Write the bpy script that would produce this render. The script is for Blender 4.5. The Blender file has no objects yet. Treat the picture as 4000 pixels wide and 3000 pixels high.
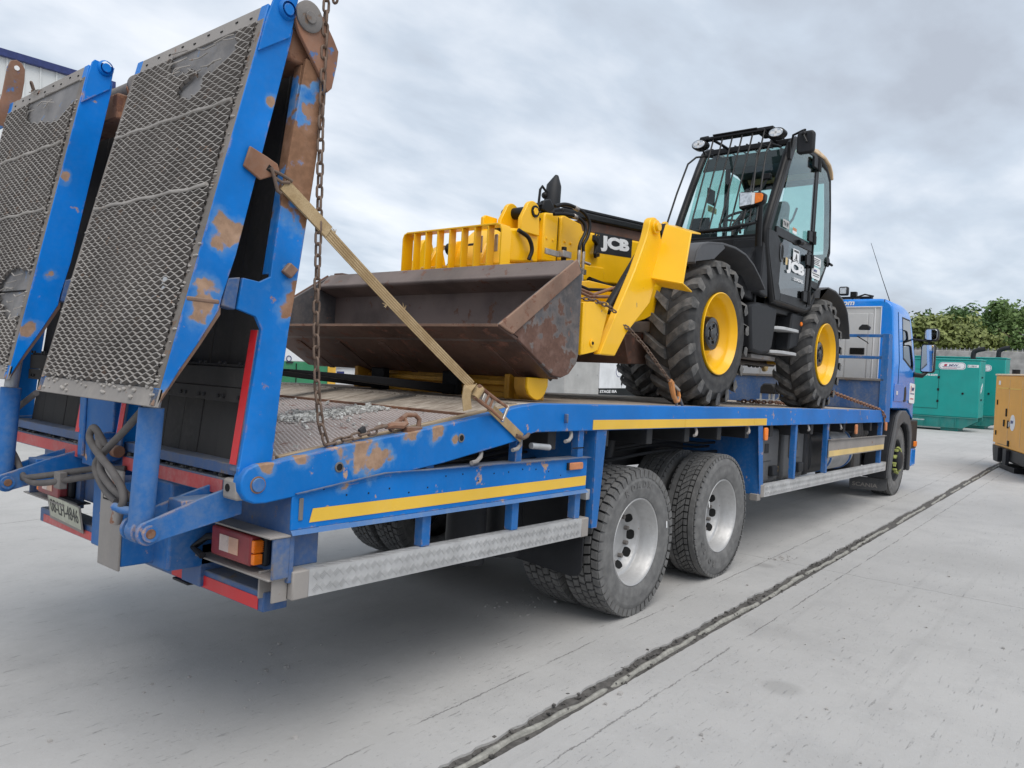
import bpy, bmesh, math, random
from mathutils import Vector, Matrix, noise
rnd = random.Random(7)
S = bpy.context.scene
COL = S.collection

# ------------------------------------------------------------------ camera
TH = math.atan(0.0288)              # the truck stands nose down by this much on the sloping yard
CS, SN = math.cos(TH), math.sin(TH)
EYE = 1.69
ROT = Matrix(((CS, 0, SN), (0, 1, 0), (-SN, 0, CS)))
MT = Matrix.Translation((0, 0, EYE)) @ ROT.to_4x4() @ Matrix.Translation((0, 0, -1.6))   # load frame -> world
_r = ROT @ Vector((0.62979438, -0.77459066, 0.05803745))
_u = ROT @ Vector((-0.03145352, 0.04922482, 0.99829234))
_b = ROT @ Vector((-0.7761248, -0.63054439, 0.00663791))
cam_data = bpy.data.cameras.new('camera')
cam_data.sensor_width = 36.0
cam_data.lens = 27.036
cam_data.clip_end = 2000
cam_data.clip_start = 0.05
cam = bpy.data.objects.new('camera', cam_data)
cam.matrix_world = Matrix(((_r.x, _u.x, _b.x, 0), (_r.y, _u.y, _b.y, 0), (_r.z, _u.z, _b.z, EYE), (0, 0, 0, 1)))
COL.objects.link(cam)
S.camera = cam

# ------------------------------------------------------------------ sky, sun, exposure
SUN_EL, SUN_AZ = math.radians(60), math.radians(240)     # azimuth from +X towards +Y
W = bpy.data.worlds.new('World')
S.world = W
W.use_nodes = True
nt = W.node_tree
nt.nodes.clear()
def wn(t, **k):
    n = nt.nodes.new(t)
    for a, b in k.items():
        setattr(n, a, b)
    return n
wo = wn('ShaderNodeOutputWorld')
bg = wn('ShaderNodeBackground')
bg.inputs['Strength'].default_value = 0.112
sky = wn('ShaderNodeTexSky', sky_type='NISHITA', sun_disc=False)
sky.sun_elevation = SUN_EL
sky.sun_rotation = math.pi / 2 - SUN_AZ
tc = wn('ShaderNodeTexCoord')
sep = wn('ShaderNodeSeparateXYZ')
nt.links.new(tc.outputs['Generated'], sep.inputs[0])
def wmath(op, a, b=None, clamp=False):
    n = wn('ShaderNodeMath', operation=op, use_clamp=clamp)
    for i, v in enumerate((a, b)):
        if v is None: continue
        if isinstance(v, (int, float)): n.inputs[i].default_value = v
        else: nt.links.new(v, n.inputs[i])
    return n.outputs[0]
zz = wmath('ADD', wmath('MAXIMUM', sep.outputs['Z'], 0.0), 0.22)
cx = wmath('DIVIDE', sep.outputs['X'], zz)
cy = wmath('DIVIDE', sep.outputs['Y'], zz)
comb = wn('ShaderNodeCombineXYZ')
nt.links.new(cx, comb.inputs[0]); nt.links.new(cy, comb.inputs[1])
comb.inputs[2].default_value = 3.7
def wnoise(scale, detail, dist, off=0.0):
    mp = wn('ShaderNodeMapping')
    mp.inputs['Location'].default_value = (off, off * .7, 0)
    mp.inputs['Rotation'].default_value = (0, 0, 0.6)
    mp.inputs['Scale'].default_value = (1.0, 1.6, 1.0)
    nt.links.new(comb.outputs[0], mp.inputs['Vector'])
    n = wn('ShaderNodeTexNoise')
    n.inputs['Scale'].default_value = scale
    n.inputs['Detail'].default_value = detail
    n.inputs['Roughness'].default_value = 0.52
    n.inputs['Distortion'].default_value = dist
    nt.links.new(mp.outputs[0], n.inputs['Vector'])
    return n.outputs['Fac']
n1 = wnoise(0.62, 7, 0.25, 2.1)
n2 = wnoise(2.6, 6, 0.2, 4.1)
mixn = wmath('ADD', wmath('MULTIPLY', n1, 0.72), wmath('MULTIPLY', n2, 0.28))
ramp = wn('ShaderNodeValToRGB')
cr = ramp.color_ramp
cr.elements[0].position = 0.385; cr.elements[0].color = (3.2, 3.5, 4.0, 1)
cr.elements[1].position = 0.635; cr.elements[1].color = (6.5, 6.65, 6.9, 1)
e = cr.elements.new(0.475); e.color = (4.0, 4.5, 5.15, 1)
e = cr.elements.new(0.55); e.color = (5.3, 5.65, 6.15, 1)
nt.links.new(mixn, ramp.inputs[0])
mx = wn('ShaderNodeMix', data_type='RGBA')
mx.inputs[0].default_value = 0.93
nt.links.new(sky.outputs[0], mx.inputs[6]); nt.links.new(ramp.outputs[0], mx.inputs[7])
nt.links.new(mx.outputs[2], bg.inputs['Color'])
nt.links.new(bg.outputs[0], wo.inputs[0])

sun_data = bpy.data.lights.new('sun', 'SUN')
sun_data.energy = 1.5
sun_data.angle = math.radians(45)
sun_data.color = (1.0, 0.955, 0.89)
sun = bpy.data.objects.new('sun', sun_data)
_d = Vector((math.cos(SUN_EL) * math.cos(SUN_AZ), math.cos(SUN_EL) * math.sin(SUN_AZ), math.sin(SUN_EL)))
sun.rotation_euler = _d.to_track_quat('Z', 'Y').to_euler()
sun.location = _d * 60
COL.objects.link(sun)
S.view_settings.view_transform = 'Standard'
S.view_settings.look = 'None'
S.view_settings.exposure = 0.54
S.view_settings.gamma = 1.0
S.view_settings.use_curve_mapping = False
S.cycles.max_bounces = 7
S.cycles.transparent_max_bounces = 12

# ------------------------------------------------------------------ materials
class NT:
    def __init__(self, name):
        self.m = bpy.data.materials.new(name)
        self.m.use_nodes = True
        self.t = self.m.node_tree
        self.b = self.t.nodes['Principled BSDF']
        self._tc = None
    def n(self, t, **k):
        x = self.t.nodes.new(t)
        for a, b in k.items(): setattr(x, a, b)
        return x
    def L(self, a, b): self.t.links.new(a, b)
    def obj(self):
        if not self._tc: self._tc = self.n('ShaderNodeTexCoord')
        return self._tc.outputs['Object']
    def math(self, op, a, b=None, c=None, clamp=False):
        x = self.n('ShaderNodeMath', operation=op, use_clamp=clamp)
        for i, v in enumerate((a, b, c)):
            if v is None: continue
            if isinstance(v, (int, float)): x.inputs[i].default_value = v
            else: self.L(v, x.inputs[i])
        return x.outputs[0]
    def noise(self, scale, detail=6, rough=.55, stretch=(1, 1, 1), off=(0, 0, 0), dist=0, vec=None):
        mp = self.n('ShaderNodeMapping')
        mp.inputs['Scale'].default_value = stretch
        mp.inputs['Location'].default_value = off
        self.L(vec or self.obj(), mp.inputs['Vector'])
        x = self.n('ShaderNodeTexNoise')
        x.inputs['Scale'].default_value = scale
        x.inputs['Detail'].default_value = detail
        x.inputs['Roughness'].default_value = rough
        x.inputs['Distortion'].default_value = dist
        self.L(mp.outputs[0], x.inputs['Vector'])
        return x.outputs['Fac']
    def step(self, v, a, b):
        x = self.n('ShaderNodeMapRange', interpolation_type='SMOOTHSTEP')
        x.inputs['From Min'].default_value = a; x.inputs['From Max'].default_value = b
        self.L(v, x.inputs['Value'])
        return x.outputs[0]
    def mix(self, fac, a, b, blend='MIX'):
        x = self.n('ShaderNodeMix', data_type='RGBA', blend_type=blend)
        for i, v in ((0, fac), (6, a), (7, b)):
            if isinstance(v, (int, float)): x.inputs[i].default_value = v
            elif isinstance(v, tuple): x.inputs[i].default_value = (*v, 1) if len(v) == 3 else v
            else: self.L(v, x.inputs[i])
        return x.outputs[2]
    def bump(self, h, strength=.3, dist=.01):
        x = self.n('ShaderNodeBump')
        x.inputs['Strength'].default_value = strength
        x.inputs['Distance'].default_value = dist
        self.L(h, x.inputs['Height'])
        self.L(x.outputs[0], self.b.inputs['Normal'])
    def set(self, **k):
        for a, v in k.items():
            s = self.b.inputs[a.replace('_', ' ')]
            if isinstance(v, (int, float)): s.default_value = v
            elif isinstance(v, tuple): s.default_value = (*v, 1)
            else: self.L(v, s)
        return self.m

RUST = (0.17, 0.068, 0.032)
RUST_PALE = (0.37, 0.235, 0.155)
DUST = (0.30, 0.265, 0.235)
def paint(name, base, rough=.42, vary=.12, dust=.25, dustcol=DUST, rust=.0, rustcol=RUST, patches=(), scale=1.0, metal=0.0, org=(0, 0, 0), topdust=.35, bump=.05, coat=0.0, spec=.5, edge=0.0):
    """painted metal: tone drift, film of dust, chips and rust spots, optional larger bare patches at fixed places"""
    N = NT(name)
    big = N.noise(2.2 * scale, 5)
    fine = N.noise(38 * scale, 8, .65)
    mid = N.noise(9 * scale, 8, .62, off=(3, 1, 7))
    c = N.mix(N.step(big, .3, .7), tuple(x * (1 - vary) for x in base), tuple(min(1, x * (1 + vary)) for x in base))
    geo = N.n('ShaderNodeNewGeometry')
    sx = N.n('ShaderNodeSeparateXYZ'); N.L(geo.outputs['Normal'], sx.inputs[0])
    up = N.math('MULTIPLY', N.math('MAXIMUM', sx.outputs['Z'], 0.0), topdust)
    streak = N.noise(5 * scale, 6, .6, stretch=(1, 1, .25), off=(9, 2, 4))
    df = N.math('MULTIPLY', N.step(N.math('ADD', N.math('MULTIPLY', streak, .6), N.math('MULTIPLY', fine, .4)), .40, .72), dust)
    df = N.math('MINIMUM', N.math('ADD', df, up), .93)
    c = N.mix(df, c, dustcol)
    rm = None
    lob = N.noise(11 * scale, 3, .5, off=(2, 9, 5)) if patches else None
    if rust > 0:
        rm = N.math('MULTIPLY', N.step(mid, .70 - rust * .28, .74 - rust * .22), N.step(fine, .30, .46))
    for (p, r) in patches:
        d = N.n('ShaderNodeVectorMath', operation='DISTANCE')
        N.L(N.obj(), d.inputs[0]); d.inputs[1].default_value = tuple(p[i] - org[i] for i in range(3))
        e = N.math('ADD', N.math('DIVIDE', d.outputs['Value'], r), N.math('MULTIPLY', N.math('SUBTRACT', lob, .5), 4.2))
        e = N.math('ADD', e, N.math('MULTIPLY', N.math('SUBTRACT', mid, .5), 1.6))
        e = N.math('ADD', e, N.math('MULTIPLY', N.math('SUBTRACT', fine, .5), .9))
        m = N.math('SUBTRACT', 1.0, N.step(e, .72, 1.10))
        halo = N.math('MULTIPLY', N.math('SUBTRACT', 1.0, N.step(e, 1.0, 1.9)), .42)
        c = N.mix(halo, c, (.16, .30, .48) if base[2] > .2 else dustcol)
        rm = m if rm is None else N.math('MAXIMUM', rm, m)
    if edge > 0:
        bv = N.n('ShaderNodeBevel'); bv.samples = 3; bv.inputs['Radius'].default_value = .014
        dt = N.n('ShaderNodeVectorMath', operation='DOT_PRODUCT'); N.L(bv.outputs[0], dt.inputs[0]); N.L(geo.outputs['Normal'], dt.inputs[1])
        em = N.math('MULTIPLY', N.step(N.math('SUBTRACT', 1.0, dt.outputs['Value']), .02, .16), N.step(N.math('ADD', N.math('MULTIPLY', mid, .7), N.math('MULTIPLY', fine, .3)), .60 - edge * .2, .70 - edge * .2))
        rm = em if rm is None else N.math('MAXIMUM', rm, em)
    rgh = N.math('ADD', N.math('MULTIPLY', df, .5), rough, clamp=True)
    h = fine
    if rm is not None:
        rc = N.mix(N.step(fine, .35, .65), tuple(x * .78 for x in rustcol), rustcol)
        rc = N.mix(N.step(mid, .45, .75), rc, tuple(min(1, x * 1.2 + .03) for x in rustcol))
        c = N.mix(rm, c, rc)
        rgh = N.math('ADD', rgh, N.math('MULTIPLY', rm, .4), clamp=True)
        h = N.math('SUBTRACT', fine, N.math('MULTIPLY', rm, .7))
    N.bump(h, bump * 6, .002)
    return N.set(Base_Color=c, Roughness=rgh, Metallic=metal, Coat_Weight=coat, Specular_IOR_Level=spec)

def plain(name, col, rough=.5, metal=0.0, vary=.15, scale=12, bump=.1, **k):
    N = NT(name)
    f = N.noise(scale, 7, .6)
    c = N.mix(N.step(f, .3, .7), tuple(x * (1 - vary) for x in col), tuple(min(1, x * (1 + vary)) for x in col))
    g = N.noise(scale * 7, 5, .6)
    if bump: N.bump(g, bump, .002)
    r = N.math('ADD', rough, N.math('MULTIPLY', N.math('SUBTRACT', f, .5), .25), clamp=True)
    return N.set(Base_Color=c, Roughness=r, Metallic=metal, **k)

TO = (6.0, 3.83, 0.0)       # truck origin in the load frame
HO = (6.9, 3.83, 1.475)     # loader origin in the load frame
BLUE = (0.0, 0.160, 0.53)
M = {}
M['blue'] = paint('blue_paint', BLUE, edge=.5, rust=.26, rustcol=RUST_PALE, dust=.10, dustcol=(.16, .22, .32), spec=.22, org=TO,
    patches=(((2.17, 2.57, 1.265), .085), ((2.24, 2.57, 1.215), .06), ((1.86, 2.57, 1.235), .035), ((2.62, 2.57, 1.37), .05), ((2.45, 2.57, 1.345), .045), ((1.70, 2.57, 1.215), .03), ((2.10, 2.57, 1.11), .025), ((2.75, 2.57, 1.29), .02)))
M['blue_dull'] = paint('dusty_blue_paint', (0.012, 0.13, 0.40), edge=.5, spec=.25, rust=.14, rustcol=RUST_PALE, dust=.55, dustcol=(.17, .235, .345), topdust=.6)
M['blue_grime'] = paint('grimy_blue_paint', (0.025, 0.09, 0.25), edge=.5, rust=.2, rustcol=(.16, .12, .09), dust=.8, dustcol=(.20, .205, .22), topdust=.6)
M['ramp_blue'] = paint('ramp_blue_paint', (0.0, 0.172, 0.58), edge=.45, vary=.2, rust=.16, rustcol=RUST_PALE, dust=.09, dustcol=(.2, .28, .38), spec=.22, org=TO,
    patches=(((1.43, 2.60, 1.80), .055), ((1.535, 2.60, 2.06), .06), ((1.31, 2.60, 1.46), .04), ((1.365, 4.01, 1.66), .035), ((1.52, 4.01, 2.40), .022), ((1.46, 4.01, 1.93), .022), ((1.655, 2.60, 2.60), .018)))
M['arm_blue'] = paint('arm_blue_paint', (0.0, 0.165, 0.55), edge=.5, vary=.2, rust=.20, rustcol=(.27, .145, .085), dust=.10, dustcol=(.2, .27, .36), spec=.22, org=TO,
    patches=(((1.86, 2.60, 2.46), .17), ((1.84, 2.60, 2.30), .13), ((1.885, 2.60, 2.60), .10), ((1.805, 2.60, 1.84), .06), ((1.77, 2.60, 1.98), .02), ((1.80, 2.63, 2.80), .07)))
M['rusty'] = paint('rusty_steel', (.23, .105, .055), rough=.75, rust=.6, rustcol=(.13, .05, .028), dust=.3, vary=.3, bump=.12)
M['rust_blue'] = paint('worn_bracket_steel', (.25, .12, .07), rough=.7, rust=.45, rustcol=(.05, .14, .32), dust=.25, vary=.3, scale=1.6)
M['grime'] = paint('grimy_steel', (.16, .15, .145), rough=.8, rust=.35, rustcol=(.14, .09, .06), dust=.5, vary=.25, bump=.12)
M['mesh_steel'] = paint('dusty_mesh_steel', (.33, .305, .28), rough=.75, rust=.25, rustcol=(.24, .15, .10), dust=.6, dustcol=(.40, .375, .35), vary=.25, scale=1.5)
M['mesh_edge'] = paint('muddy_flange', (.17, .15, .135), rough=.85, rust=.4, rustcol=(.14, .09, .06), dust=.6, dustcol=(.24, .22, .20), vary=.3, scale=2)
M['mesh_shade'] = paint('shade_toned_mesh', (.115, .10, .09), rough=.85, rust=.3, rustcol=(.13, .085, .06), dust=.4, dustcol=(.19, .17, .155), vary=.3)  # strand slopes: the shade on their undersides is painted into this colour
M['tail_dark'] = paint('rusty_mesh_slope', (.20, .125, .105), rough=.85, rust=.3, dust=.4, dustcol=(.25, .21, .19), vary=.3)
M['mesh_back'] = paint('muddy_sheet', (.21, .205, .21), rough=.85, rust=.35, rustcol=(.12, .17, .26), dust=.6, dustcol=(.28, .262, .245), vary=.3, scale=1.3)
M['dark'] = plain('dark_chassis_steel', (.022, .022, .024), .7)
M['boards'] = paint('dark_ramp_boards', (.045, .043, .042), rough=.85, dust=.6, dustcol=(.10, .095, .09), vary=.3)
M['tail_deck'] = paint('rusty_tail_deck', (.20, .105, .078), rough=.8, rust=.5, rustcol=(.13, .06, .045), dust=.6, dustcol=(.36, .33, .31), vary=.3, scale=.8)
M['tail_ribs'] = paint('worn_tail_mesh', (.44, .385, .365), rough=.7, rust=.3, rustcol=(.19, .10, .08), dust=.6, dustcol=(.45, .43, .42), vary=.25, scale=.7)
def wood(name, a, b):
    N = NT(name)
    g = N.noise(5, 8, .65, stretch=(.35, 9, 9))
    s = N.noise(2.3, 6, .6, off=(5, 3, 1))
    f = N.noise(60, 4, .6, stretch=(.15, 2, 2))
    c = N.mix(N.step(g, .30, .68), a, b)
    c = N.mix(N.math('MULTIPLY', N.step(s, .5, .75), .5), c, (.17, .125, .095))
    N.bump(N.math('ADD', g, N.math('MULTIPLY', f, .5)), .6, .006)
    return N.set(Base_Color=c, Roughness=.85)
M['wood'] = wood('weathered_deck_timber', (.22, .175, .135), (.54, .475, .40))
M['wood_strip'] = wood('worn_edge_timber', (.28, .20, .12), (.46, .36, .24))
M['tape_red'] = paint('faded_red_tape', (.55, .06, .06), rough=.5, dust=.6, dustcol=(.55, .36, .34), vary=.15, topdust=0)
M['tape_red_bright'] = paint('red_tape', (.60, .018, .025), rough=.4, dust=.2, dustcol=(.5, .2, .2), topdust=0)
M['tape_yellow'] = paint('yellow_tape', (.80, .49, .045), rough=.45, dust=.12, dustcol=(.6, .5, .3), vary=.06, topdust=0)
M['tape_pale'] = paint('dusty_yellow_tape', (.72, .52, .20), rough=.5, dust=.4, dustcol=(.6, .52, .38), topdust=0)
M['alu'] = plain('dull_aluminium', (.56, .56, .56), .42, .75, .12, 9, .15)
M['alu_dusty'] = plain('tread_plate_aluminium', (.50, .50, .50), .5, .35, .14, 7, .2)
M['galv'] = plain('galvanised_steel', (.45, .46, .47), .5, .5)
M['dirty_galv'] = paint('grimy_bracket', (.27, .25, .235), rough=.8, dust=.6, dustcol=(.36, .33, .30), rust=.2)
def rubber(name, col, dustc, amt):
    N = NT(name)
    f = N.noise(14, 7, .6); g = N.noise(90, 5, .6)
    c = N.mix(N.math('MULTIPLY', N.step(f, .3, .75), amt), col, dustc)
    N.bump(g, .25, .002)
    return N.set(Base_Color=c, Roughness=.78)
M['tyre'] = rubber('dusty_tyre_rubber', (.115, .114, .113), (.20, .197, .192), .85)
M['tyre_dark'] = rubber('tread_rubber', (.105, .104, .103), (.185, .182, .178), .85)
M['groove'] = plain('tread_groove', (.014, .014, .014), .9, bump=0)
M['tyre_loader'] = rubber('loader_tyre_rubber', (.030, .030, .031), (.075, .072, .069), .8)
M['lug'] = rubber('loader_lug_rubber', (.06, .06, .06), (.21, .197, .183), .85)
M['black'] = plain('black_paint', (.009, .009, .010), .45, Specular_IOR_Level=.3)
M['tine'] = plain('black_fork_steel', (.010, .010, .011), .75, Specular_IOR_Level=.2)
M['plastic'] = plain('charcoal_plastic', (.020, .021, .024), .55, bump=.2, Specular_IOR_Level=.3)
M['guard_plastic'] = paint('grey_mudguard_plastic', (.06, .062, .068), rough=.55, dust=.3, dustcol=(.16, .16, .165), topdust=.3)
M['plastic_grey'] = paint('dusty_grey_plastic', (.075, .077, .082), rough=.6, dust=.45, dustcol=(.19, .185, .18))
M['gloss_black'] = plain('gloss_black_hub', (.012, .012, .013), .15)
M['rim_silver'] = paint('silver_wheel', (.52, .52, .52), rough=.42, metal=.6, dust=.55, dustcol=(.40, .39, .38), rust=.12, rustcol=(.25, .15, .1), topdust=.2)
M['hole'] = plain('dark_recess', (.006, .006, .006), .9, bump=0)
M['hose'] = plain('dusty_hose', (.11, .10, .095), .75, scale=20)
M['chain'] = paint('rusty_chain_steel', (.17, .115, .085), rough=.62, metal=.45, rust=.4, rustcol=(.15, .075, .045), dust=.4, dustcol=(.26, .22, .19), scale=3, topdust=.15)
M['lens_red'] = plain('dull_red_lens', (.22, .028, .032), .35, vary=.2)
M['lens_white'] = plain('milky_lens', (.62, .50, .44), .3)
M['lens_peach'] = plain('peach_lens', (.62, .36, .25), .35)
M['lens_amber'] = plain('amber_lens', (.85, .20, .01), .25)
M['lens_amber_dusty'] = plain('dusty_amber_lens', (.55, .21, .09), .5)
def plate_mat():
    return paint('grimy_number_plate', (.50, .50, .40), rough=.5, dust=.5, dustcol=(.27, .26, .22), topdust=.1)
M['plate'] = plate_mat()
M['ink'] = plain('dark_print', (.012, .012, .014), .5, bump=0)
M['ink_grey'] = plain('faded_dark_print', (.07, .07, .065), .6, bump=0)
M['white'] = plain('white_print', (.80, .80, .80), .45, vary=.05, bump=0)
M['blue_print'] = plain('navy_print', (.02, .03, .16), .5, bump=0)
M['red_print'] = plain('crimson_print', (.45, .015, .05), .5, bump=0)
M['cab_blue'] = paint('cab_blue_paint', (0.0, 0.235, 0.78), rough=.22, vary=.06, dust=.08, topdust=.05, coat=.5, bump=.01)
M['cab_grey'] = paint('cab_rear_grey', (.58, .58, .575), rough=.45, vary=.05, dust=.25, dustcol=(.45, .43, .41), topdust=.1, bump=.02)
M['cab_white'] = paint('cab_white_trim', (.78, .78, .78), rough=.4, vary=.03, dust=.1, topdust=.1, bump=.01)
M['yellow'] = paint('loader_yellow_paint', (.95, .52, .004), rough=.33, spec=.35, vary=.06, dust=.04, dustcol=(.55, .36, .12), topdust=.08, coat=.25, bump=.02, rust=.05, rustcol=(.35, .2, .06))
M['yellow_dirty'] = paint('dirty_yellow_paint', (.62, .30, .02), rough=.5, vary=.2, dust=.5, dustcol=(.20, .12, .05), rust=.25, rustcol=(.12, .07, .03))
M['cream'] = plain('cream_roof', (.70, .50, .30), .4)
M['bucket'] = paint('worn_bucket_steel', (.12, .068, .052), rough=.6, metal=.25, rust=.55, rustcol=(.17, .075, .048), dust=.35, dustcol=(.21, .15, .12), vary=.35, scale=1.1, bump=.08)
M['bucket_side'] = paint('bucket_side_steel', (.075, .075, .082), rough=.55, metal=.3, rust=.3, rustcol=(.17, .095, .072), dust=.5, dustcol=(.24, .20, .18), vary=.3, org=HO,
    patches=(((3.55, 2.62, 1.75), .23), ((3.3, 2.62, 1.85), .16), ((3.72, 2.62, 1.66), .15)), scale=1.2, bump=.08)
M['bucket_edge'] = paint('worn_cutting_edge', (.25, .145, .10), rough=.55, metal=.3, rust=.4, rustcol=(.19, .085, .05), dust=.4, dustcol=(.36, .27, .20), vary=.3, scale=2)
M['bucket_inner'] = paint('bucket_inner_steel', (.15, .115, .105), rough=.6, metal=.25, rust=.35, rustcol=(.15, .075, .05), dust=.35, dustcol=(.22, .19, .17), vary=.35, scale=1.1, bump=.08)
M['strap'] = None
def strap_mat():
    N = NT('woven_strap')
    w = N.noise(220, 2, .5)
    f = N.noise(9, 6, .6)
    c = N.mix(N.step(f, .35, .7), (.36, .25, .125), (.50, .375, .215))
    c = N.mix(N.math('MULTIPLY', N.step(w, .45, .6), .35), c, (.26, .17, .085))
    N.bump(w, .5, .002)
    return N.set(Base_Color=c, Roughness=.9)
M['strap'] = strap_mat()
M['strap_dark'] = plain('strap_stitching', (.25, .165, .085), .9)
M['steel'] = plain('worn_bright_steel', (.48, .44, .40), .35, .85, .2, 20)
M['orange_hook'] = paint('orange_hook_paint', (.62, .24, .055), rough=.5, rust=.45, rustcol=(.32, .16, .08), scale=4, dust=.2)
def glass(name, tint, gl=.35):
    m = bpy.data.materials.new(name); m.use_nodes = True
    t = m.node_tree; t.nodes.clear()
    o = t.nodes.new('ShaderNodeOutputMaterial')
    a = t.nodes.new('ShaderNodeBsdfTransparent'); a.inputs[0].default_value = (*tint, 1)
    g = t.nodes.new('ShaderNodeBsdfGlossy'); g.inputs['Roughness'].default_value = .03
    g.inputs[0].default_value = (1, 1, 1, 1)
    lw = t.nodes.new('ShaderNodeLayerWeight'); lw.inputs['Blend'].default_value = .5
    pw = t.nodes.new('ShaderNodeMath'); pw.operation = 'POWER'; pw.inputs[1].default_value = 4.0
    ma = t.nodes.new('ShaderNodeMath'); ma.operation = 'MULTIPLY_ADD'; ma.inputs[1].default_value = .75; ma.inputs[2].default_value = gl
    t.links.new(lw.outputs['Facing'], pw.inputs[0]); t.links.new(pw.outputs[0], ma.inputs[0])
    mix = t.nodes.new('ShaderNodeMixShader')
    t.links.new(ma.outputs[0], mix.inputs[0]); t.links.new(a.outputs[0], mix.inputs[1]); t.links.new(g.outputs[0], mix.inputs[2])
    t.links.new(mix.outputs[0], o.inputs[0])
    return m
M['glass'] = glass('tinted_cab_glass', (.66, .84, .82), .04)
M['glass_low'] = glass('dusty_lower_glass', (.25, .29, .30), .10)
M['glass_dark'] = glass('dark_cab_glass', (.16, .19, .20), .14)
M['mirror'] = plain('mirror_glass', (.72, .76, .8), .05, 1.0, 0, 1, 0)
M['lamp_glass'] = plain('clear_lamp_lens', (.62, .64, .66), .12, .7, .3, 30, .4)
M['green'] = paint('green_canopy_paint', (.002, .30, .265), rough=.38, vary=.05, dust=.08, dustcol=(.15, .3, .28), topdust=.15, bump=.01)
M['green_skid'] = paint('green_skid_paint', (.004, .21, .185), rough=.45, dust=.2, topdust=.3)
M['orange'] = paint('ochre_canopy_paint', (.80, .36, .022), rough=.38, vary=.06, dust=.15, dustcol=(.5, .33, .12), topdust=.15)
M['wall'] = plain('rendered_concrete', (.36, .345, .33), .9, vary=.25, scale=3, bump=.3)
M['palisade'] = plain('galvanised_palisade', (.30, .30, .30), .6, .3)
M['shed_white'] = plain('white_cladding', (.74, .75, .76), .5, vary=.03, scale=.4, bump=.02)
M['shed_rib'] = plain('offwhite_cladding', (.66, .67, .66), .5, vary=.03, scale=.4, bump=.02)
M['shed_blue'] = plain('navy_fascia', (.022, .035, .14), .45)
M['cont_green'] = paint('container_green', (.03, .22, .10), rough=.5, dust=.15)
M['cont_white'] = paint('container_white', (.74, .75, .76), rough=.5, dust=.1)
M['cont_yellow'] = paint('container_yellow', (.75, .42, .04), rough=.5, dust=.12)
M['panel_grey'] = paint('grey_steel_panel', (.42, .415, .40), rough=.6, dust=.3, dustcol=(.5, .48, .45))
M['bark'] = plain('bark', (.09, .07, .05), .9)
def leafmat(name, a, b):
    N = NT(name)
    f = N.noise(.7, 4, .6); g = N.noise(9, 3, .6, off=(2, 5, 1))
    c = N.mix(N.step(f, .35, .65), a, b)
    c = N.mix(N.math('MULTIPLY', N.step(g, .4, .7), .5), c, tuple(x * 1.5 for x in b))
    return N.set(Base_Color=c, Roughness=.65)
M['leaf'] = leafmat('leaves_mid_green', (.07, .13, .03), (.13, .20, .055))
M['leaf_olive'] = leafmat('leaves_olive', (.12, .15, .035), (.20, .23, .065))
M['leaf_dark'] = leafmat('leaves_dark_green', (.05, .11, .028), (.095, .165, .05))

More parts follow.
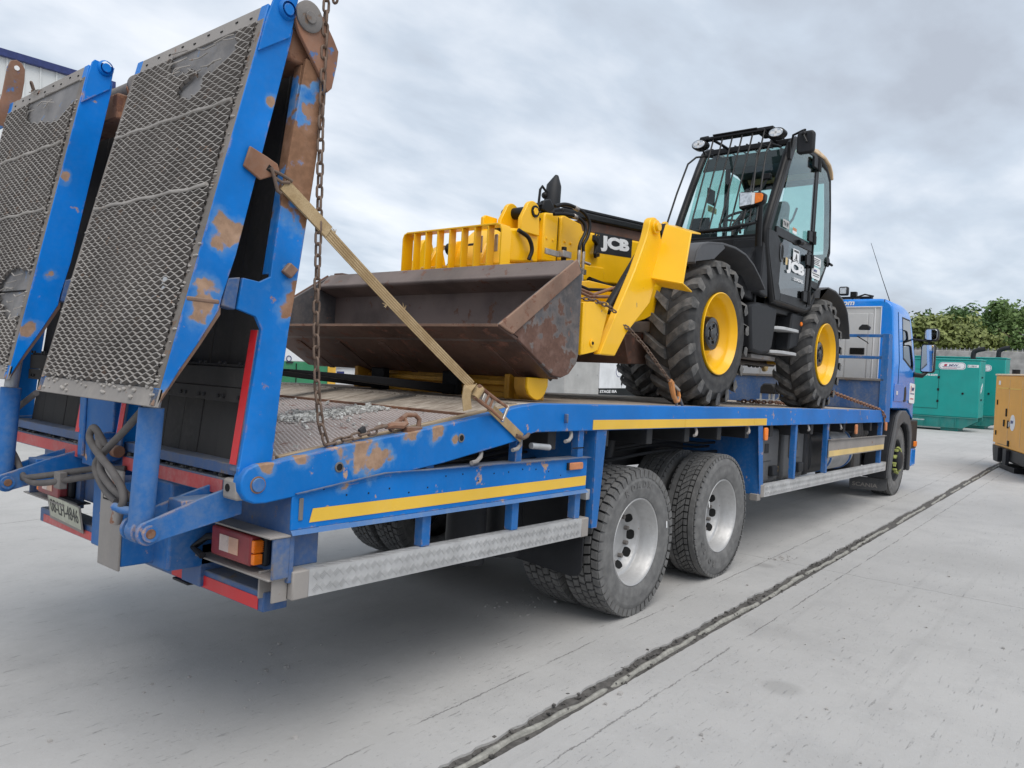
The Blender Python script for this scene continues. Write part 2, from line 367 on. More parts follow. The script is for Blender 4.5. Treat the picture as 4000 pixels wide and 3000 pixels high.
def ground_mat():
    N = NT('yard_concrete')
    s = N.n('ShaderNodeSeparateXYZ'); N.L(N.obj(), s.inputs[0])
    X, Y = s.outputs['X'], s.outputs['Y']
    big = N.noise(.35, 6, .6); mid = N.noise(2.6, 7, .62, off=(4, 2, 0)); fine = N.noise(24, 8, .68); grit = N.noise(120, 4, .6)
    broom = N.noise(26, 6, .62, stretch=(.22, 1.7, 1), off=(1, 8, 0))
    c = N.mix(N.step(big, .35, .68), (.405, .398, .388), (.462, .454, .442))
    c = N.mix(N.math('MULTIPLY', N.step(mid, .42, .72), .40), c, (.34, .335, .33))
    c = N.mix(N.math('MULTIPLY', N.step(fine, .50, .72), .30), c, (.50, .495, .49))
    pit = N.math('MULTIPLY', N.step(broom, .60, .68), N.step(fine, .42, .56))
    pore = N.math('MULTIPLY', N.step(N.noise(55, 3, .6, stretch=(.7, 1.1, 1)), .63, .69), N.step(mid, .30, .62))
    c = N.mix(N.math('MULTIPLY', pore, .42), c, (.22, .215, .21))
    c = N.mix(N.math('MULTIPLY', pit, .55), c, (.20, .195, .19))
    c = N.mix(N.math('MULTIPLY', N.step(grit, .62, .72), .30), c, (.24, .235, .23))
    st = N.noise(.9, 5, .6, off=(11, 3, 2))
    c = N.mix(N.math('MULTIPLY', N.step(st, .56, .74), .30), c, (.25, .245, .24))
    for (sx_, sy_, sr, sa) in ((4.12, 1.42, .10, .30), (3.4, 3.4, .55, .20), (4.9, 3.1, .4, .22), (1.9, 2.9, .5, .12), (2.6, 1.0, .45, .10), (8.2, 1.2, .5, .12), (6.6, 2.45, .10, .35), (12.0, 1.0, .8, .10)):
        dd = N.n('ShaderNodeVectorMath', operation='DISTANCE'); N.L(N.obj(), dd.inputs[0]); dd.inputs[1].default_value = (sx_, sy_, 0)
        q = N.math('ADD', N.math('DIVIDE', dd.outputs['Value'], sr), N.math('MULTIPLY', N.math('SUBTRACT', mid, .5), 2.2))
        c = N.mix(N.math('MULTIPLY', N.math('SUBTRACT', 1.0, N.step(q, .5, 1.3)), sa), c, (.17, .165, .158))
    ty1 = N.noise(3.2, 5, .6, stretch=(.10, 2.4, 1), off=(3, 1, 7))
    c = N.mix(N.math('MULTIPLY', N.step(ty1, .58, .74), .16), c, (.22, .215, .21))
    wob = N.math('MULTIPLY', N.math('SUBTRACT', N.noise(5, 6, .7), .5), .05)
    wob2 = N.math('MULTIPLY', N.math('SUBTRACT', N.noise(40, 4, .7), .5), .02)
    tot = None
    def line(coord, pos, half, brk):
        d = N.math('ABSOLUTE', N.math('SUBTRACT', N.math('ADD', N.math('ADD', coord, wob), wob2), pos))
        l = N.math('SUBTRACT', 1.0, N.step(d, half * .5, half * 1.6))
        return N.math('MULTIPLY', l, N.step(mid, brk - .06, brk + .06))
    for coord, pos, half, brk in ((Y, 2.505, .0035, .46), (Y, 1.85, .0035, .46), (X, 6.87, .003, .25), (X, 18.6, .004, .2), (X, -3.2, .004, .2), (Y, 8.1, .006, .2), (X, 30.5, .006, .2)):
        l = line(coord, pos, half, brk)
        tot = l if tot is None else N.math('MAXIMUM', tot, l)
    c = N.mix(N.math('MULTIPLY', tot, .62), c, (.11, .105, .10))
    h = N.math('ADD', N.math('MULTIPLY', fine, .55), N.math('MULTIPLY', grit, .25))
    h = N.math('SUBTRACT', h, N.math('MULTIPLY', pore, .5))
    h = N.math('SUBTRACT', h, N.math('ADD', N.math('MULTIPLY', pit, .6), N.math('MULTIPLY', tot, .9)))
    N.bump(h, .6, .006)
    return N.set(Base_Color=c, Roughness=.88)
M['ground'] = ground_mat()
M['joint_bed'] = plain('joint_dirt', (.10, .094, .088), .95, vary=.35, scale=30, bump=.6)
M['joint_rod'] = plain('joint_foam_rod', (.30, .292, .262), .8, vary=.25, scale=25, bump=.5)
M['stone'] = plain('pale_gravel', (.52, .52, .50), .9, vary=.4, scale=30)

# ------------------------------------------------------------------ mesh helpers
ORG = {}
def V(*a): return Vector(a)
class MB:
    def __init__(s): s.v = []; s.f = []; s.mi = []
    def add(s, vs, fs, mi=0):
        o = len(s.v); s.v += [tuple(p) for p in vs]
        for f in fs: s.f.append(tuple(i + o for i in f)); s.mi.append(mi)
        return s
    def box(s, a, b, mi=0):
        x0, y0, z0 = a; x1, y1, z1 = b
        return s.add([(x0, y0, z0), (x1, y0, z0), (x1, y1, z0), (x0, y1, z0), (x0, y0, z1), (x1, y0, z1), (x1, y1, z1), (x0, y1, z1)],
            [(0, 3, 2, 1), (4, 5, 6, 7), (0, 1, 5, 4), (1, 2, 6, 5), (2, 3, 7, 6), (3, 0, 4, 7)], mi)
    def obox(s, c, ax, ay, az, mi=0):
        c = Vector(c); ax, ay, az = Vector(ax), Vector(ay), Vector(az)
        vs = [c + i * ax + j * ay + k * az for k in (-1, 1) for (i, j) in ((-1, -1), (1, -1), (1, 1), (-1, 1))]
        return s.add(vs, [(0, 3, 2, 1), (4, 5, 6, 7), (0, 1, 5, 4), (1, 2, 6, 5), (2, 3, 7, 6), (3, 0, 4, 7)], mi)
    def bar(s, p, q, w, h, up=(0, 0, 1), mi=0):
        p, q = Vector(p), Vector(q); d = (q - p); l = d.length; d = d / l
        u = Vector(up); a = d.cross(u)
        if a.length < 1e-4: a = d.cross(Vector((1, 0, 0)))
        a.normalize(); b = a.cross(d)
        return s.obox((p + q) / 2, d * l / 2, a * w / 2, b * h / 2, mi)
    def prism(s, poly, lo, hi, plane='xz', mi=0):
        n = len(poly)
        def P(a, b, t): return {'xz': (a, t, b), 'yz': (t, a, b), 'xy': (a, b, t)}[plane]
        vs = [P(a, b, lo) for a, b in poly] + [P(a, b, hi) for a, b in poly]
        fs = [tuple(range(n)), tuple(range(2 * n - 1, n - 1, -1))] + [(i, (i + 1) % n, n + (i + 1) % n, n + i) for i in range(n)]
        return s.add(vs, fs, mi)
    def tube(s, path, r, seg=8, closed=False, mi=0, caps=True, flat=None):
        path = [Vector(p) for p in path]; n = len(path)
        rs = r if isinstance(r, (list, tuple)) else [r] * n
        rings = []; ref = None
        for i, p in enumerate(path):
            if closed: t = path[(i + 1) % n] - path[i - 1]
            else: t = path[min(i + 1, n - 1)] - path[max(i - 1, 0)]
            t.normalize()
            if ref is None:
                ref = t.cross(Vector((0, 0, 1)))
                if ref.length < .1: ref = t.cross(Vector((1, 0, 0)))
            ref = ref - t * ref.dot(t); ref.normalize()
            b = t.cross(ref)
            rings.append([p + (ref * math.cos(2 * math.pi * k / seg) + b * math.sin(2 * math.pi * k / seg)) * rs[i] for k in range(seg)])
        o = []; fs = []
        for rg in rings: o += rg
        m = n if closed else n - 1
        for i in range(m):
            j = (i + 1) % n
            for k in range(seg):
                fs.append((i * seg + k, i * seg + (k + 1) % seg, j * seg + (k + 1) % seg, j * seg + k))
        if not closed and caps:
            fs.append(tuple(range(seg - 1, -1, -1))); fs.append(tuple((n - 1) * seg + k for k in range(seg)))
        return s.add(o, fs, mi)
    def cyl(s, p, q, r, seg=16, mi=0, r2=None): return s.tube([p, q], [r, r if r2 is None else r2], seg, mi=mi)
    def lathe(s, prof, c=(0, 0, 0), axis='y', seg=32, mi=0, closed=False):
        """prof: (radius, offset along axis)"""
        vs = []; n = len(prof)
        for k in range(seg):
            a = 2 * math.pi * k / seg
            for r, o in prof:
                if axis == 'y': p = (c[0] + r * math.cos(a), c[1] + o, c[2] + r * math.sin(a))
                elif axis == 'x': p = (c[0] + o, c[1] + r * math.cos(a), c[2] + r * math.sin(a))
                else: p = (c[0] + r * math.cos(a), c[1] + r * math.sin(a), c[2] + o)
                vs.append(p)
        fs = []
        m = n if closed else n - 1
        for k in range(seg):
            j = (k + 1) % seg
            for i in range(m):
                i2 = (i + 1) % n
                fs.append((k * n + i, k * n + i2, j * n + i2, j * n + i))
        return s.add(vs, fs, mi)
    def ball(s, c, r, seg=10, rings=6, sc=(1, 1, 1), mi=0):
        vs = [(c[0], c[1], c[2] - r * sc[2])]
        for i in range(1, rings):
            a = math.pi * i / rings - math.pi / 2
            for k in range(seg):
                b = 2 * math.pi * k / seg
                vs.append((c[0] + r * sc[0] * math.cos(a) * math.cos(b), c[1] + r * sc[1] * math.cos(a) * math.sin(b), c[2] + r * sc[2] * math.sin(a)))
        vs.append((c[0], c[1], c[2] + r * sc[2])); n = len(vs) - 1; fs = []
        for k in range(seg):
            fs.append((0, 1 + (k + 1) % seg, 1 + k)); fs.append((n, n - seg + k, n - seg + (k + 1) % seg))
            for i in range(rings - 2):
                a = 1 + i * seg
                fs.append((a + k, a + (k + 1) % seg, a + seg + (k + 1) % seg, a + seg + k))
        return s.add(vs, fs, mi)
    def quad(s, a, b, c, d, mi=0): return s.add([a, b, c, d], [(0, 1, 2, 3)], mi)
    def ribbon(s, path, wdir, w, t, mi=0):
        """flat band along path, width along wdir"""
        path = [Vector(p) for p in path]; wd = Vector(wdir).normalized(); n = len(path); vs = []
        for i, p in enumerate(path):
            tg = (path[min(i + 1, n - 1)] - path[max(i - 1, 0)]).normalized()
            w2 = (wd - tg * wd.dot(tg)).normalized(); nn = tg.cross(w2)
            for a, b in ((-1, -1), (1, -1), (1, 1), (-1, 1)): vs.append(p + w2 * a * w / 2 + nn * b * t / 2)
        fs = [(0, 1, 2, 3), tuple((n - 1) * 4 + k for k in (3, 2, 1, 0))]
        for i in range(n - 1):
            for k in range(4): fs.append((i * 4 + k, i * 4 + (k + 1) % 4, i * 4 + 4 + (k + 1) % 4, i * 4 + 4 + k))
        return s.add(vs, fs, mi)
    def build(s, name, mat, parent=None, bevel=0.0, smooth=True, kind=None, label=None, org=None):
        if parent is not None: org = ORG[parent.name]
        if org is None: org = (0, 0, 0)
        me = bpy.data.meshes.new(name)
        ox, oy, oz = org
        me.from_pydata([(x - ox, y - oy, z - oz) for x, y, z in s.v], [], s.f)
        mats = mat if isinstance(mat, (list, tuple)) else [mat]
        for m in mats: me.materials.append(m)
        if len(mats) > 1: me.polygons.foreach_set('material_index', s.mi)
        bm = bmesh.new(); bm.from_mesh(me)
        bmesh.ops.recalc_face_normals(bm, faces=bm.faces)
        bm.to_mesh(me); bm.free()
        if smooth:
            me.shade_smooth()
            me.set_sharp_from_angle(angle=math.radians(38))
        o = bpy.data.objects.new(name, me); COL.objects.link(o)
        if parent is not None: o.parent = parent
        ORG[o.name] = tuple(org)
        if bevel:
            b = o.modifiers.new('bevel', 'BEVEL'); b.width = bevel; b.segments = 2; b.limit_method = 'ANGLE'; b.angle_limit = math.radians(40)
            b.harden_normals = False
        if kind: o['kind'] = kind
        if label: o['label'] = label
        return o
def tag(o, label, cat, group=None, kind=None):
    if label: o['label'] = label
    if cat: o['category'] = cat
    if group: o['group'] = group
    if kind: o['kind'] = kind
    return o
def thing(name, org, label, cat, group=None, load=False, rotz=0.0):
    o = bpy.data.objects.new(name, None); COL.objects.link(o)
    o.empty_display_size = .2
    if load: o.matrix_world = MT @ Matrix.Translation(org)
    else: o.matrix_world = Matrix.Translation(org) @ Matrix.Rotation(rotz, 4, 'Z')
    ORG[o.name] = tuple(org) if not rotz else (0, 0, 0)
    return tag(o, label, cat, group)
def top(o, org, load=False):
    """place a single-mesh top-level object whose mesh was built about org"""
    o.matrix_world = (MT @ Matrix.Translation(org)) if load else Matrix.Translation(org)
    return o
def place(src, parent, off, name=None):
    """copy of a part (and its own parts) under parent, moved by off"""
    c = src.copy(); COL.objects.link(c); c.parent = parent
    c.location = Vector(src.location) + Vector(off)
    ORG[c.name] = ORG[src.name]
    for ch in src.children:
        d = ch.copy(); COL.objects.link(d); d.parent = c; ORG[d.name] = ORG[ch.name]
    return c
TEXTC = {}
def text(string, size, mat, parent, org, xd, yd, name='lettering', bold=0.0, sx=1.0, align='LEFT', ext=.0008, shear=0.0, fit=None):
    c = bpy.data.curves.new('t', 'FONT'); c.body = string; c.size = size; c.align_x = align; c.align_y = 'BOTTOM_BASELINE'
    c.offset = bold * size; c.extrude = ext; c.shear = shear; c.resolution_u = 3
    o = bpy.data.objects.new('t', c); COL.objects.link(o)
    dg = bpy.context.evaluated_depsgraph_get()
    me = bpy.data.meshes.new_from_object(o.evaluated_get(dg))
    bpy.data.objects.remove(o); bpy.data.curves.remove(c)
    xd, yd = Vector(xd).normalized(), Vector(yd).normalized(); zd = xd.cross(yd)
    po = ORG[parent.name]
    if fit:
        xs = [v.co.x for v in me.vertices]; ys = [v.co.y for v in me.vertices]
        for v in me.vertices:
            v.co.x = (v.co.x - min(xs)) / (max(xs) - min(xs)) * fit[0] / sx; v.co.y = (v.co.y - min(ys)) / (max(ys) - min(ys)) * fit[1]
    for v in me.vertices:
        p = Vector(org) + xd * v.co.x * sx + yd * v.co.y + zd * v.co.z
        v.co = p - Vector(po)
    me.materials.clear(); me.materials.append(mat)
    me.name = name
    t = bpy.data.objects.new(name, me); COL.objects.link(t); t.parent = parent; ORG[t.name] = po
    return t
def arc(cx, cz, r, a0, a1, n):
    return [(cx + r * math.cos(math.radians(a0 + (a1 - a0) * i / n)), cz + r * math.sin(math.radians(a0 + (a1 - a0) * i / n))) for i in range(n + 1)]
def rrect(w, h, r, n=4, cx=0, cy=0):
    p = []
    for (sx, sy, a) in ((1, 1, 0), (-1, 1, 90), (-1, -1, 180), (1, -1, 270)):
        p += arc(cx + sx * (w / 2 - r), cy + sy * (h / 2 - r), r, a, a + 90, n)
    return p
def exp_mesh(o, u, v, n, Lu, Lv, pu, pv, w, t, jit=.0015, seed=1, skip=None, lipw=.0035):
    """expanded metal: rows of zig-zag strands that meet at their bonds"""
    R = random.Random(seed); mb = MB(); o, u, v, n = Vector(o), Vector(u), Vector(v), Vector(n)
    rows = int(Lv / (pv / 2)); per = int(Lu / pu)
    for j in range(rows):
        vc = (j + .5) * pv / 2; ph = 0 if j % 2 == 0 else .5
        pts = []
        for i in range(per * 4 + 1):
            k = i / 4 + ph * .0
            q = (i + (2 if ph else 0)) % 4
            s = 1 if q in (0, 1) else -1
            uu = (i // 2) * pu / 2 + (0.06 if i % 2 == 0 else .19) * pu
            pts.append((uu + R.uniform(-jit, jit), vc + s * (pv / 4 - w * .25) + R.uniform(-jit, jit), R.uniform(0, jit)))
        run = []
        def flush(run):
            if len(run) < 2: return
            vs = []; fs = []
            for (a, b, c) in run:
                P = o + u * a + v * b + n * c
                vs += [P - v * w / 2, P + v * (w / 2 - lipw) + n * t, P + v * w / 2 + n * t, P + v * w / 2]
            for i in range(len(run) - 1):
                for k in range(3): fs.append((i * 4 + k, i * 4 + k + 1, i * 4 + 5 + k, i * 4 + 4 + k))
            mb.add(vs[:0], [])
            o_ = len(mb.v); mb.v += [tuple(q) for q in vs]
            for i_, f_ in enumerate(fs): mb.f.append(tuple(q + o_ for q in f_)); mb.mi.append(0 if i_ % 3 else 1)  # sloping faces get the darker second material, lips the first
        for p in pts:
            if skip and skip(p[0], p[1]): flush(run); run = []
            else: run.append(p)
        flush(run)
    return mb
def link_mesh(pitch, r, name, mat, wid=None):
    """one chain link lying along x, about its centre"""
    L = pitch / 2; rad = (wid or pitch * .62) / 2
    path = [(L * .62 + rad * math.cos(a), rad * math.sin(a), 0) for a in [math.radians(-90 + 30 * i) for i in range(7)]]
    path += [(-L * .62 - rad * math.cos(a), -rad * math.sin(a), 0) for a in [math.radians(-90 + 30 * i) for i in range(7)]]
    mb = MB(); mb.tube(path, r, 7, closed=True)
    me = bpy.data.meshes.new(name); me.from_pydata(mb.v, [], mb.f); me.materials.append(mat); me.shade_smooth()
    return me
def chain(root, me, path, pitch, twist0=0.0):
    """links along a polyline (load frame points); alternate links turned a quarter"""
    pts = [Vector(p) for p in path]; segs = [(pts[i], pts[i + 1]) for i in range(len(pts) - 1)]
    tot = sum((b - a).length for a, b in segs); n = int(tot / pitch); org = Vector(ORG[root.name])
    def at(d):
        for a, b in segs:
            l = (b - a).length
            if d <= l: return a + (b - a) * (d / l)
            d -= l
        return pts[-1]
    for i in range(n):
        p, q = at(i * pitch), at((i + 1) * pitch)
        d = (q - p).normalized(); c = (p + q) / 2
        up = Vector((0, 1, 0)) if abs(d.y) < .8 else Vector((0, 0, 1))
        y = (up - d * up.dot(d)).normalized(); z = d.cross(y)
        a = twist0 + (math.pi / 2 if i % 2 else 0) + rnd.uniform(-.25, .25)
        y2 = y * math.cos(a) + z * math.sin(a); z2 = d.cross(y2)
        o = bpy.data.objects.new('link', me); COL.objects.link(o); o.parent = root
        m = Matrix((d, y2, z2)).transposed().to_4x4(); m.translation = c - org
        o.matrix_local = m

# ------------------------------------------------------------------ yard
def ragged(y0, amp, seed):
    R = random.Random(seed); xs = []; x = -4.0
    while x < 60:
        xs.append(x); x += .035 if x < 9 else .12 if x < 20 else .6
    out = []
    for x in xs:
        a = noise.noise(Vector((x * 2.1, seed * 7.3, 0))) * .6 + noise.noise(Vector((x * 9.0, seed * 3.1, 4))) * .45 + R.uniform(-.25, .25)
        out.append((x, y0 + amp * a))
    return out
gr = MB()
for edge, far, big in ((ragged(2.166, .030, 1), 2.4, 300.0), (ragged(2.040, .008, 2), 1.8, -300.0)):
    n = len(edge)
    vs = [(x, y, 0) for x, y in edge] + [(x, far, 0) for x, y in edge] + [(x, y, -.06) for x, y in edge]
    fs = [(i, i + 1, n + i + 1, n + i) for i in range(n - 1)] + [(i, i + 1, 2 * n + i + 1, 2 * n + i) for i in range(n - 1)]
    gr.add(vs, fs)
    x0, x1 = edge[0][0], edge[-1][0]
    gr.quad((x0, far, 0), (x1, far, 0), (x1, big, 0), (x0, big, 0))
gr.quad((-300, -300, 0), (-4.0, -300, 0), (-4.0, 300, 0), (-300, 300, 0))
gr.quad((edge[-1][0], -300, 0), (400, -300, 0), (400, 300, 0), (edge[-1][0], 300, 0))
ground = gr.build('ground', M['ground'], smooth=False); ground['kind'] = 'structure'
mb = MB(); mb.quad((-4, 1.99, -.012), (59, 1.99, -.012), (59, 2.23, -.012), (-4, 2.23, -.012))
jb = mb.build('joint_bed', M['joint_bed'], smooth=False); jb['kind'] = 'structure'
# foam backing rod lying torn in the open joint
mb = MB()
x = -2.0; seg = 0
while x < 17.4:
    L = rnd.uniform(.5, 1.3); pts = []; rr = []
    k = 0
    while k * .03 <= L:
        xx = x + k * .03
        pts.append((xx, 2.092 + .010 * math.sin(xx * 3.1) + .004 * math.sin(xx * 17), -.012 + .005 * math.sin(xx * 5 + 1)))
        rr.append(.0165 + .0025 * math.sin(xx * 23) + rnd.uniform(-.0015, .0015)); k += 1
    rr[0] = .006; rr[-1] = .006
    mb.tube(pts, rr, 8); x += L + rnd.choice((-.02, .03, .12, .35))
rod = mb.build('joint_filler', M['joint_rod']); rod['kind'] = 'structure'
# grit crumbs along the joint
mb = MB()
for i in range(420):
    xx = rnd.uniform(.9, 9); s = rnd.uniform(.003, .010)
    mb.obox((xx, rnd.choice((2.125, 2.14, 2.06)) + rnd.gauss(0, .02), rnd.uniform(-.02, .004)), (s, rnd.uniform(-s, s) * .5, 0), (0, s * .8, 0), (0, rnd.uniform(-s, s) * .4, s * .6))
tag(mb.build('joint_crumbs', M['joint_bed'], smooth=False), None, None, kind='stuff')
mb = MB()
for (cx, cy, n, sp) in ((4.4, 3.2, 40, .25), (7.05, 2.42, 30, .10), (2.35, 3.6, 20, .3), (5.3, 1.2, 30, 1.2), (3.2, 1.4, 26, .8), (2.0, 3.4, 25, .7)):
    for i in range(n):
        s = abs(rnd.gauss(0, .004)) + .002
        mb.obox((cx + rnd.gauss(0, sp), cy + rnd.gauss(0, sp * .5), s * .5), (s, s * .3, 0), (-s * .2, s * .8, 0), (0, s * .2, s * .6))
tag(mb.build('grit', M['wall'], smooth=False), None, None, kind='stuff')

# ------------------------------------------------------------------ transporter truck (load frame coordinates)
YR, YL = 2.57, 5.09
T = thing('plant_transporter', TO, 'blue three axle plant transporter lorry with folded rear ramps and flat timber deck', 'truck', load=True)
def tb(name, a, b, mat, bevel=.004, par=None, **k):
    return MB().box(a, b).build(name, M[mat] if isinstance(mat, str) else mat, par or T, bevel, **k)
def tp(name, poly, lo, hi, mat, plane='xz', bevel=.004, par=None, **k):
    return MB().prism(poly, lo, hi, plane).build(name, M[mat], par or T, bevel, **k)
TOPL = [(1.60, 1.155), (1.606, 1.18), (1.624, 1.203), (1.662, 1.219), (1.753, 1.225), (2.039, 1.276), (2.486, 1.334), (2.797, 1.380), (3.249, 1.455), (3.42, 1.473), (10.95, 1.473)]
BOTL = [(10.95, 1.312), (3.40, 1.312), (3.355, 1.304), (3.208, 1.263), (2.683, 1.177), (2.174, 1.112), (1.847, 1.083), (1.71, 1.068), (1.66, 1.070), (1.622, 1.088), (1.603, 1.118)]
def tz(x):
    for (a, b), (c, d) in zip(TOPL, TOPL[1:]):
        if a <= x <= c: return b + (d - b) * (x - a) / (c - a)
    return 1.473
tp('side_rail', TOPL + BOTL, YR, 2.63, 'blue', bevel=.006)
tp('side_rail', TOPL + BOTL, 5.03, YL, 'blue_dull', bevel=.006)
# pivot pin and details on the near rail
pv = MB().cyl((1.670, 2.572, 1.142), (1.670, 2.560, 1.142), .027, 24).build('pivot_pin', M['blue_dull'], T, .002)
MB().lathe([(.033, .001), (.033, -.003), (.0275, -.003)], (1.670, 2.57, 1.142), 'y', 24).build('rust_ring', M['rusty'], pv)
for x, z in ((2.79, 1.295), (2.05, 1.19)):
    h = MB().cyl((x, 2.5725, z), (x, 2.567, z), .016, 14).build('rail_hole', M['hole'], T)
    MB().lathe([(.022, .001), (.022, -.004), (.015, -.005)], (x, 2.57, z), 'y', 16).build('rim', M['grime'], h)
tb('latch', (3.660, 2.545, 1.362), (3.672, 2.57, 1.415), 'blue_grime')
# rope hooks under the deck edge
for x in (2.95, 3.27, 3.75, 5.42, 6.44, 8.0, 9.1):
    z0 = 1.305 if x > 3.3 else tz(x) - .185
    MB().tube([(x + .02, 2.60, z0 + .03), (x + .02, 2.59, z0 - .01), (x, 2.575, z0 - .028), (x - .05, 2.555, z0 - .045), (x - .10, 2.545, z0 - .048)], .011, 8).build('rope_hook', M['dirty_galv'], T)
MB().tube([(3.40, 2.60, 1.235), (3.55, 2.585, 1.222)], .018, 10).build('tool_handle', M['galv'], T)
# chassis
for y in (3.40, 4.18):
    tb('chassis_rail', (1.95, y, .93), (12.9, y + .08, 1.20), 'dark')
tb('rear_box', (1.86, 2.64, .78), (2.02, 5.02, 1.12), 'blue_grime')
for i in range(13):
    x = 3.6 + i * .58
    tb('cross_bearer', (x, 2.632, 1.20), (x + .08, 5.028, 1.428), 'dark')
for x in (2.15, 2.7):
    tb('cross_bearer', (x, 2.632, tz(x) - .14), (x + .07, 5.028, tz(x) - .035), 'dark')
tb('centre_panel', (2.05, 3.34, .92), (8.6, 3.36, 1.25), 'dark')
# deck: timber boards, tail plate with expanded mesh
n = 12; w = (5.03 - 2.63) / n
for i in range(n):
    y = 2.63 + i * w
    dz = rnd.uniform(-.003, .003)
    tb('plank', (3.30, y + .003, 1.43), (10.98, y + w - .003, 1.471 + dz), 'wood', .003)
    p = [(2.96, tz(2.96) - .045), (3.295, 1.418), (3.295, 1.462 + dz), (2.96, tz(2.96) - .004 + dz)]
    tp('tail_plank', p, y + .003, y + w - .003, 'wood', bevel=.003)
tp('tail_plate', [(1.74, 1.190), (2.95, tz(2.95) - .03), (2.95, tz(2.95) - .014), (1.74, 1.206)], 2.665, 4.995, 'tail_deck', bevel=0)
tp('tail_lip', [(2.945, tz(2.95) - .03), (2.965, tz(2.95) - .03), (2.965, tz(2.95) + .003), (2.945, tz(2.95) + .003)], 2.665, 4.995, 'rusty', bevel=.002)
dv = Vector((2.94 - 1.76, 0, tz(2.94) - .014 - 1.208)); Ld = dv.length; dv.normalize()
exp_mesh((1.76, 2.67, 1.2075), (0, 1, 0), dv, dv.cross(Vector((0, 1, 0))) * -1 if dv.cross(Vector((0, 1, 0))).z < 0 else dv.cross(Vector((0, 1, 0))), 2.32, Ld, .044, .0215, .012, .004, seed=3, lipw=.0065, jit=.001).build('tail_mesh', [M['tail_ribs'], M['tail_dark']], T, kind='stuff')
for y in (2.632, 4.998):
    tp('edge_strip', [(1.80, tz(1.80) - .03), (3.30, tz(3.30) - .03), (3.30, tz(3.30) + .004), (3.1, tz(3.1) + .008), (2.4, tz(2.4) + .010), (1.80, tz(1.80) + .006)], y, y + .03, 'wood_strip', bevel=.004)
# lashing ring on the near rail
MB().tube([(2.36 + .0, 2.61, 1.335), (2.40, 2.612, 1.372), (2.46, 2.615, 1.405), (2.515, 2.615, 1.405), (2.54, 2.612, 1.385), (2.535, 2.61, 1.355), (2.53, 2.61, 1.335)], .012, 10).build('lashing_ring', M['rusty'], T)
tb('ring_tab', (2.44, 2.58, 1.318), (2.535, 2.625, 1.352), 'rusty')
MB().tube([(5.16, 2.62, 1.455), (5.15, 2.62, 1.51), (5.17, 2.62, 1.535), (5.20, 2.62, 1.525), (5.27, 2.62, 1.455)], .010, 8).build('lashing_ring', M['grime'], T)
# yellow tape on the deck edge
for a, b in ((3.968, 5.20), (5.204, 6.52), (6.524, 6.815)): tb('reflective_tape', (a, 2.5665, 1.318), (b, 2.569, 1.378), 'tape_yellow', 0)
# near side skirt
sk = tp('side_skirt', [(1.83, .948), (1.83, 1.09), (2.30, 1.149), (3.935, 1.149), (3.935, .957)], 2.572, 2.582, 'blue', bevel=.003, label='blue rear side skirt with a yellow reflective stripe')
MB().prism([(1.84, 1.092), (2.30, 1.149), (3.95, 1.149), (3.95, 1.153), (2.30, 1.153), (1.84, 1.096)], 2.555, 2.66).build('top_flange', M['blue_grime'], sk)
MB().quad((1.83, 2.572, .948), (3.935, 2.572, .957), (3.945, 2.556, .938), (1.83, 2.556, .930)).build('lower_flange', M['blue_dull'], sk)
mb = MB(); mb.add([(1.915, 2.5695, .972), (3.925, 2.5695, .982), (3.927, 2.5695, 1.040), (1.93, 2.5695, 1.028)], [(0, 1, 2, 3)])
mb.build('reflective_stripe', M['tape_yellow'], sk)
mb = MB(); mb.prism([(a + 3.796, b + 1.106) for a, b in rrect(.14, .042, .012)], 2.553, 2.572)
mk = mb.build('marker_lamp', M['lens_amber_dusty'], sk, .004)
MB().box((3.716, 2.556, 1.084), (3.728, 2.572, 1.128)).build('lamp_back', M['plastic'], sk, .002)
mb = MB()
for i in range(16):
    px, pz = 1.98 + i * .12, rnd.uniform(1.05, 1.12)
    mb.cyl((px, 2.573, pz), (px, 2.5700, pz), .004, 6)
mb.build('rivet', M['hole'], sk, kind='stuff')
MB().box((1.862, 2.5655, .985), (1.882, 2.572, 1.075)).build('slot', M['grime'], sk, .004)

def tread_plate(x0, x1, y0, y1, z0, z1, name):
    """aluminium under-run rail with raised bars on its face and top"""
    mb = MB(); mb.box((x0, y0, z0), (x1, y1, z1))
    p = .034; i = 0
    nx = int((x1 - x0 - .02) / p); nz = int((z1 - z0 - .008) / p)
    for i in range(nx):
        for j in range(nz):
            cx = x0 + .02 + (i + .5) * p; cz = z0 + .004 + (j + .5) * (z1 - z0 - .008) / nz
            d = 1 if (i + j) % 2 else -1
            for k in (-2, -1, 0, 1, 2):
                q = Vector((cx + k * .0062 * .75 * 1.0, y0 - .0004, cz - d * k * .0062 * .75))
                mb.obox(q, (.0115 * .72, 0, .0115 * .72 * d), (0, .0018, 0), (-.0014 * d, 0, .0014))
    for i in range(nx):
        cx = x0 + .02 + (i + .5) * p
        for j in (0, 1):
            d = 1 if (i + j) % 2 else -1
            for k in (-1, 0, 1):
                mb.obox((cx + k * .007, y0 + .014 + j * .028, z1), (.009, .007 * d, 0), (-.0012 * d, .0015, 0), (0, 0, .0016))
    r = mb.build(name, M['alu_dusty'], T)
    return r
tread_plate(1.932, 3.912, 2.572, 2.632, .668, .778, 'underrun_rail')
tread_plate(6.860, 11.19, 2.572, 2.632, .664, .772, 'underrun_rail')
for a, b in ((1.852, 1.932), (3.912, 3.985), (6.78, 6.862), (11.19, 11.215)):
    tb('rail_end', (a, 2.568, .664), (b, 2.634, .780), 'dirty_galv', .006)
mb = MB(); mb.box((1.845, 2.60, .665), (1.853, 2.70, .765)); mb.box((1.78, 2.69, .66), (1.86, 2.70, .77)); mb.box((1.78, 2.60, .66), (1.853, 2.61, .765))
mb.build('rail_bracket', M['dirty_galv'], T, .003)
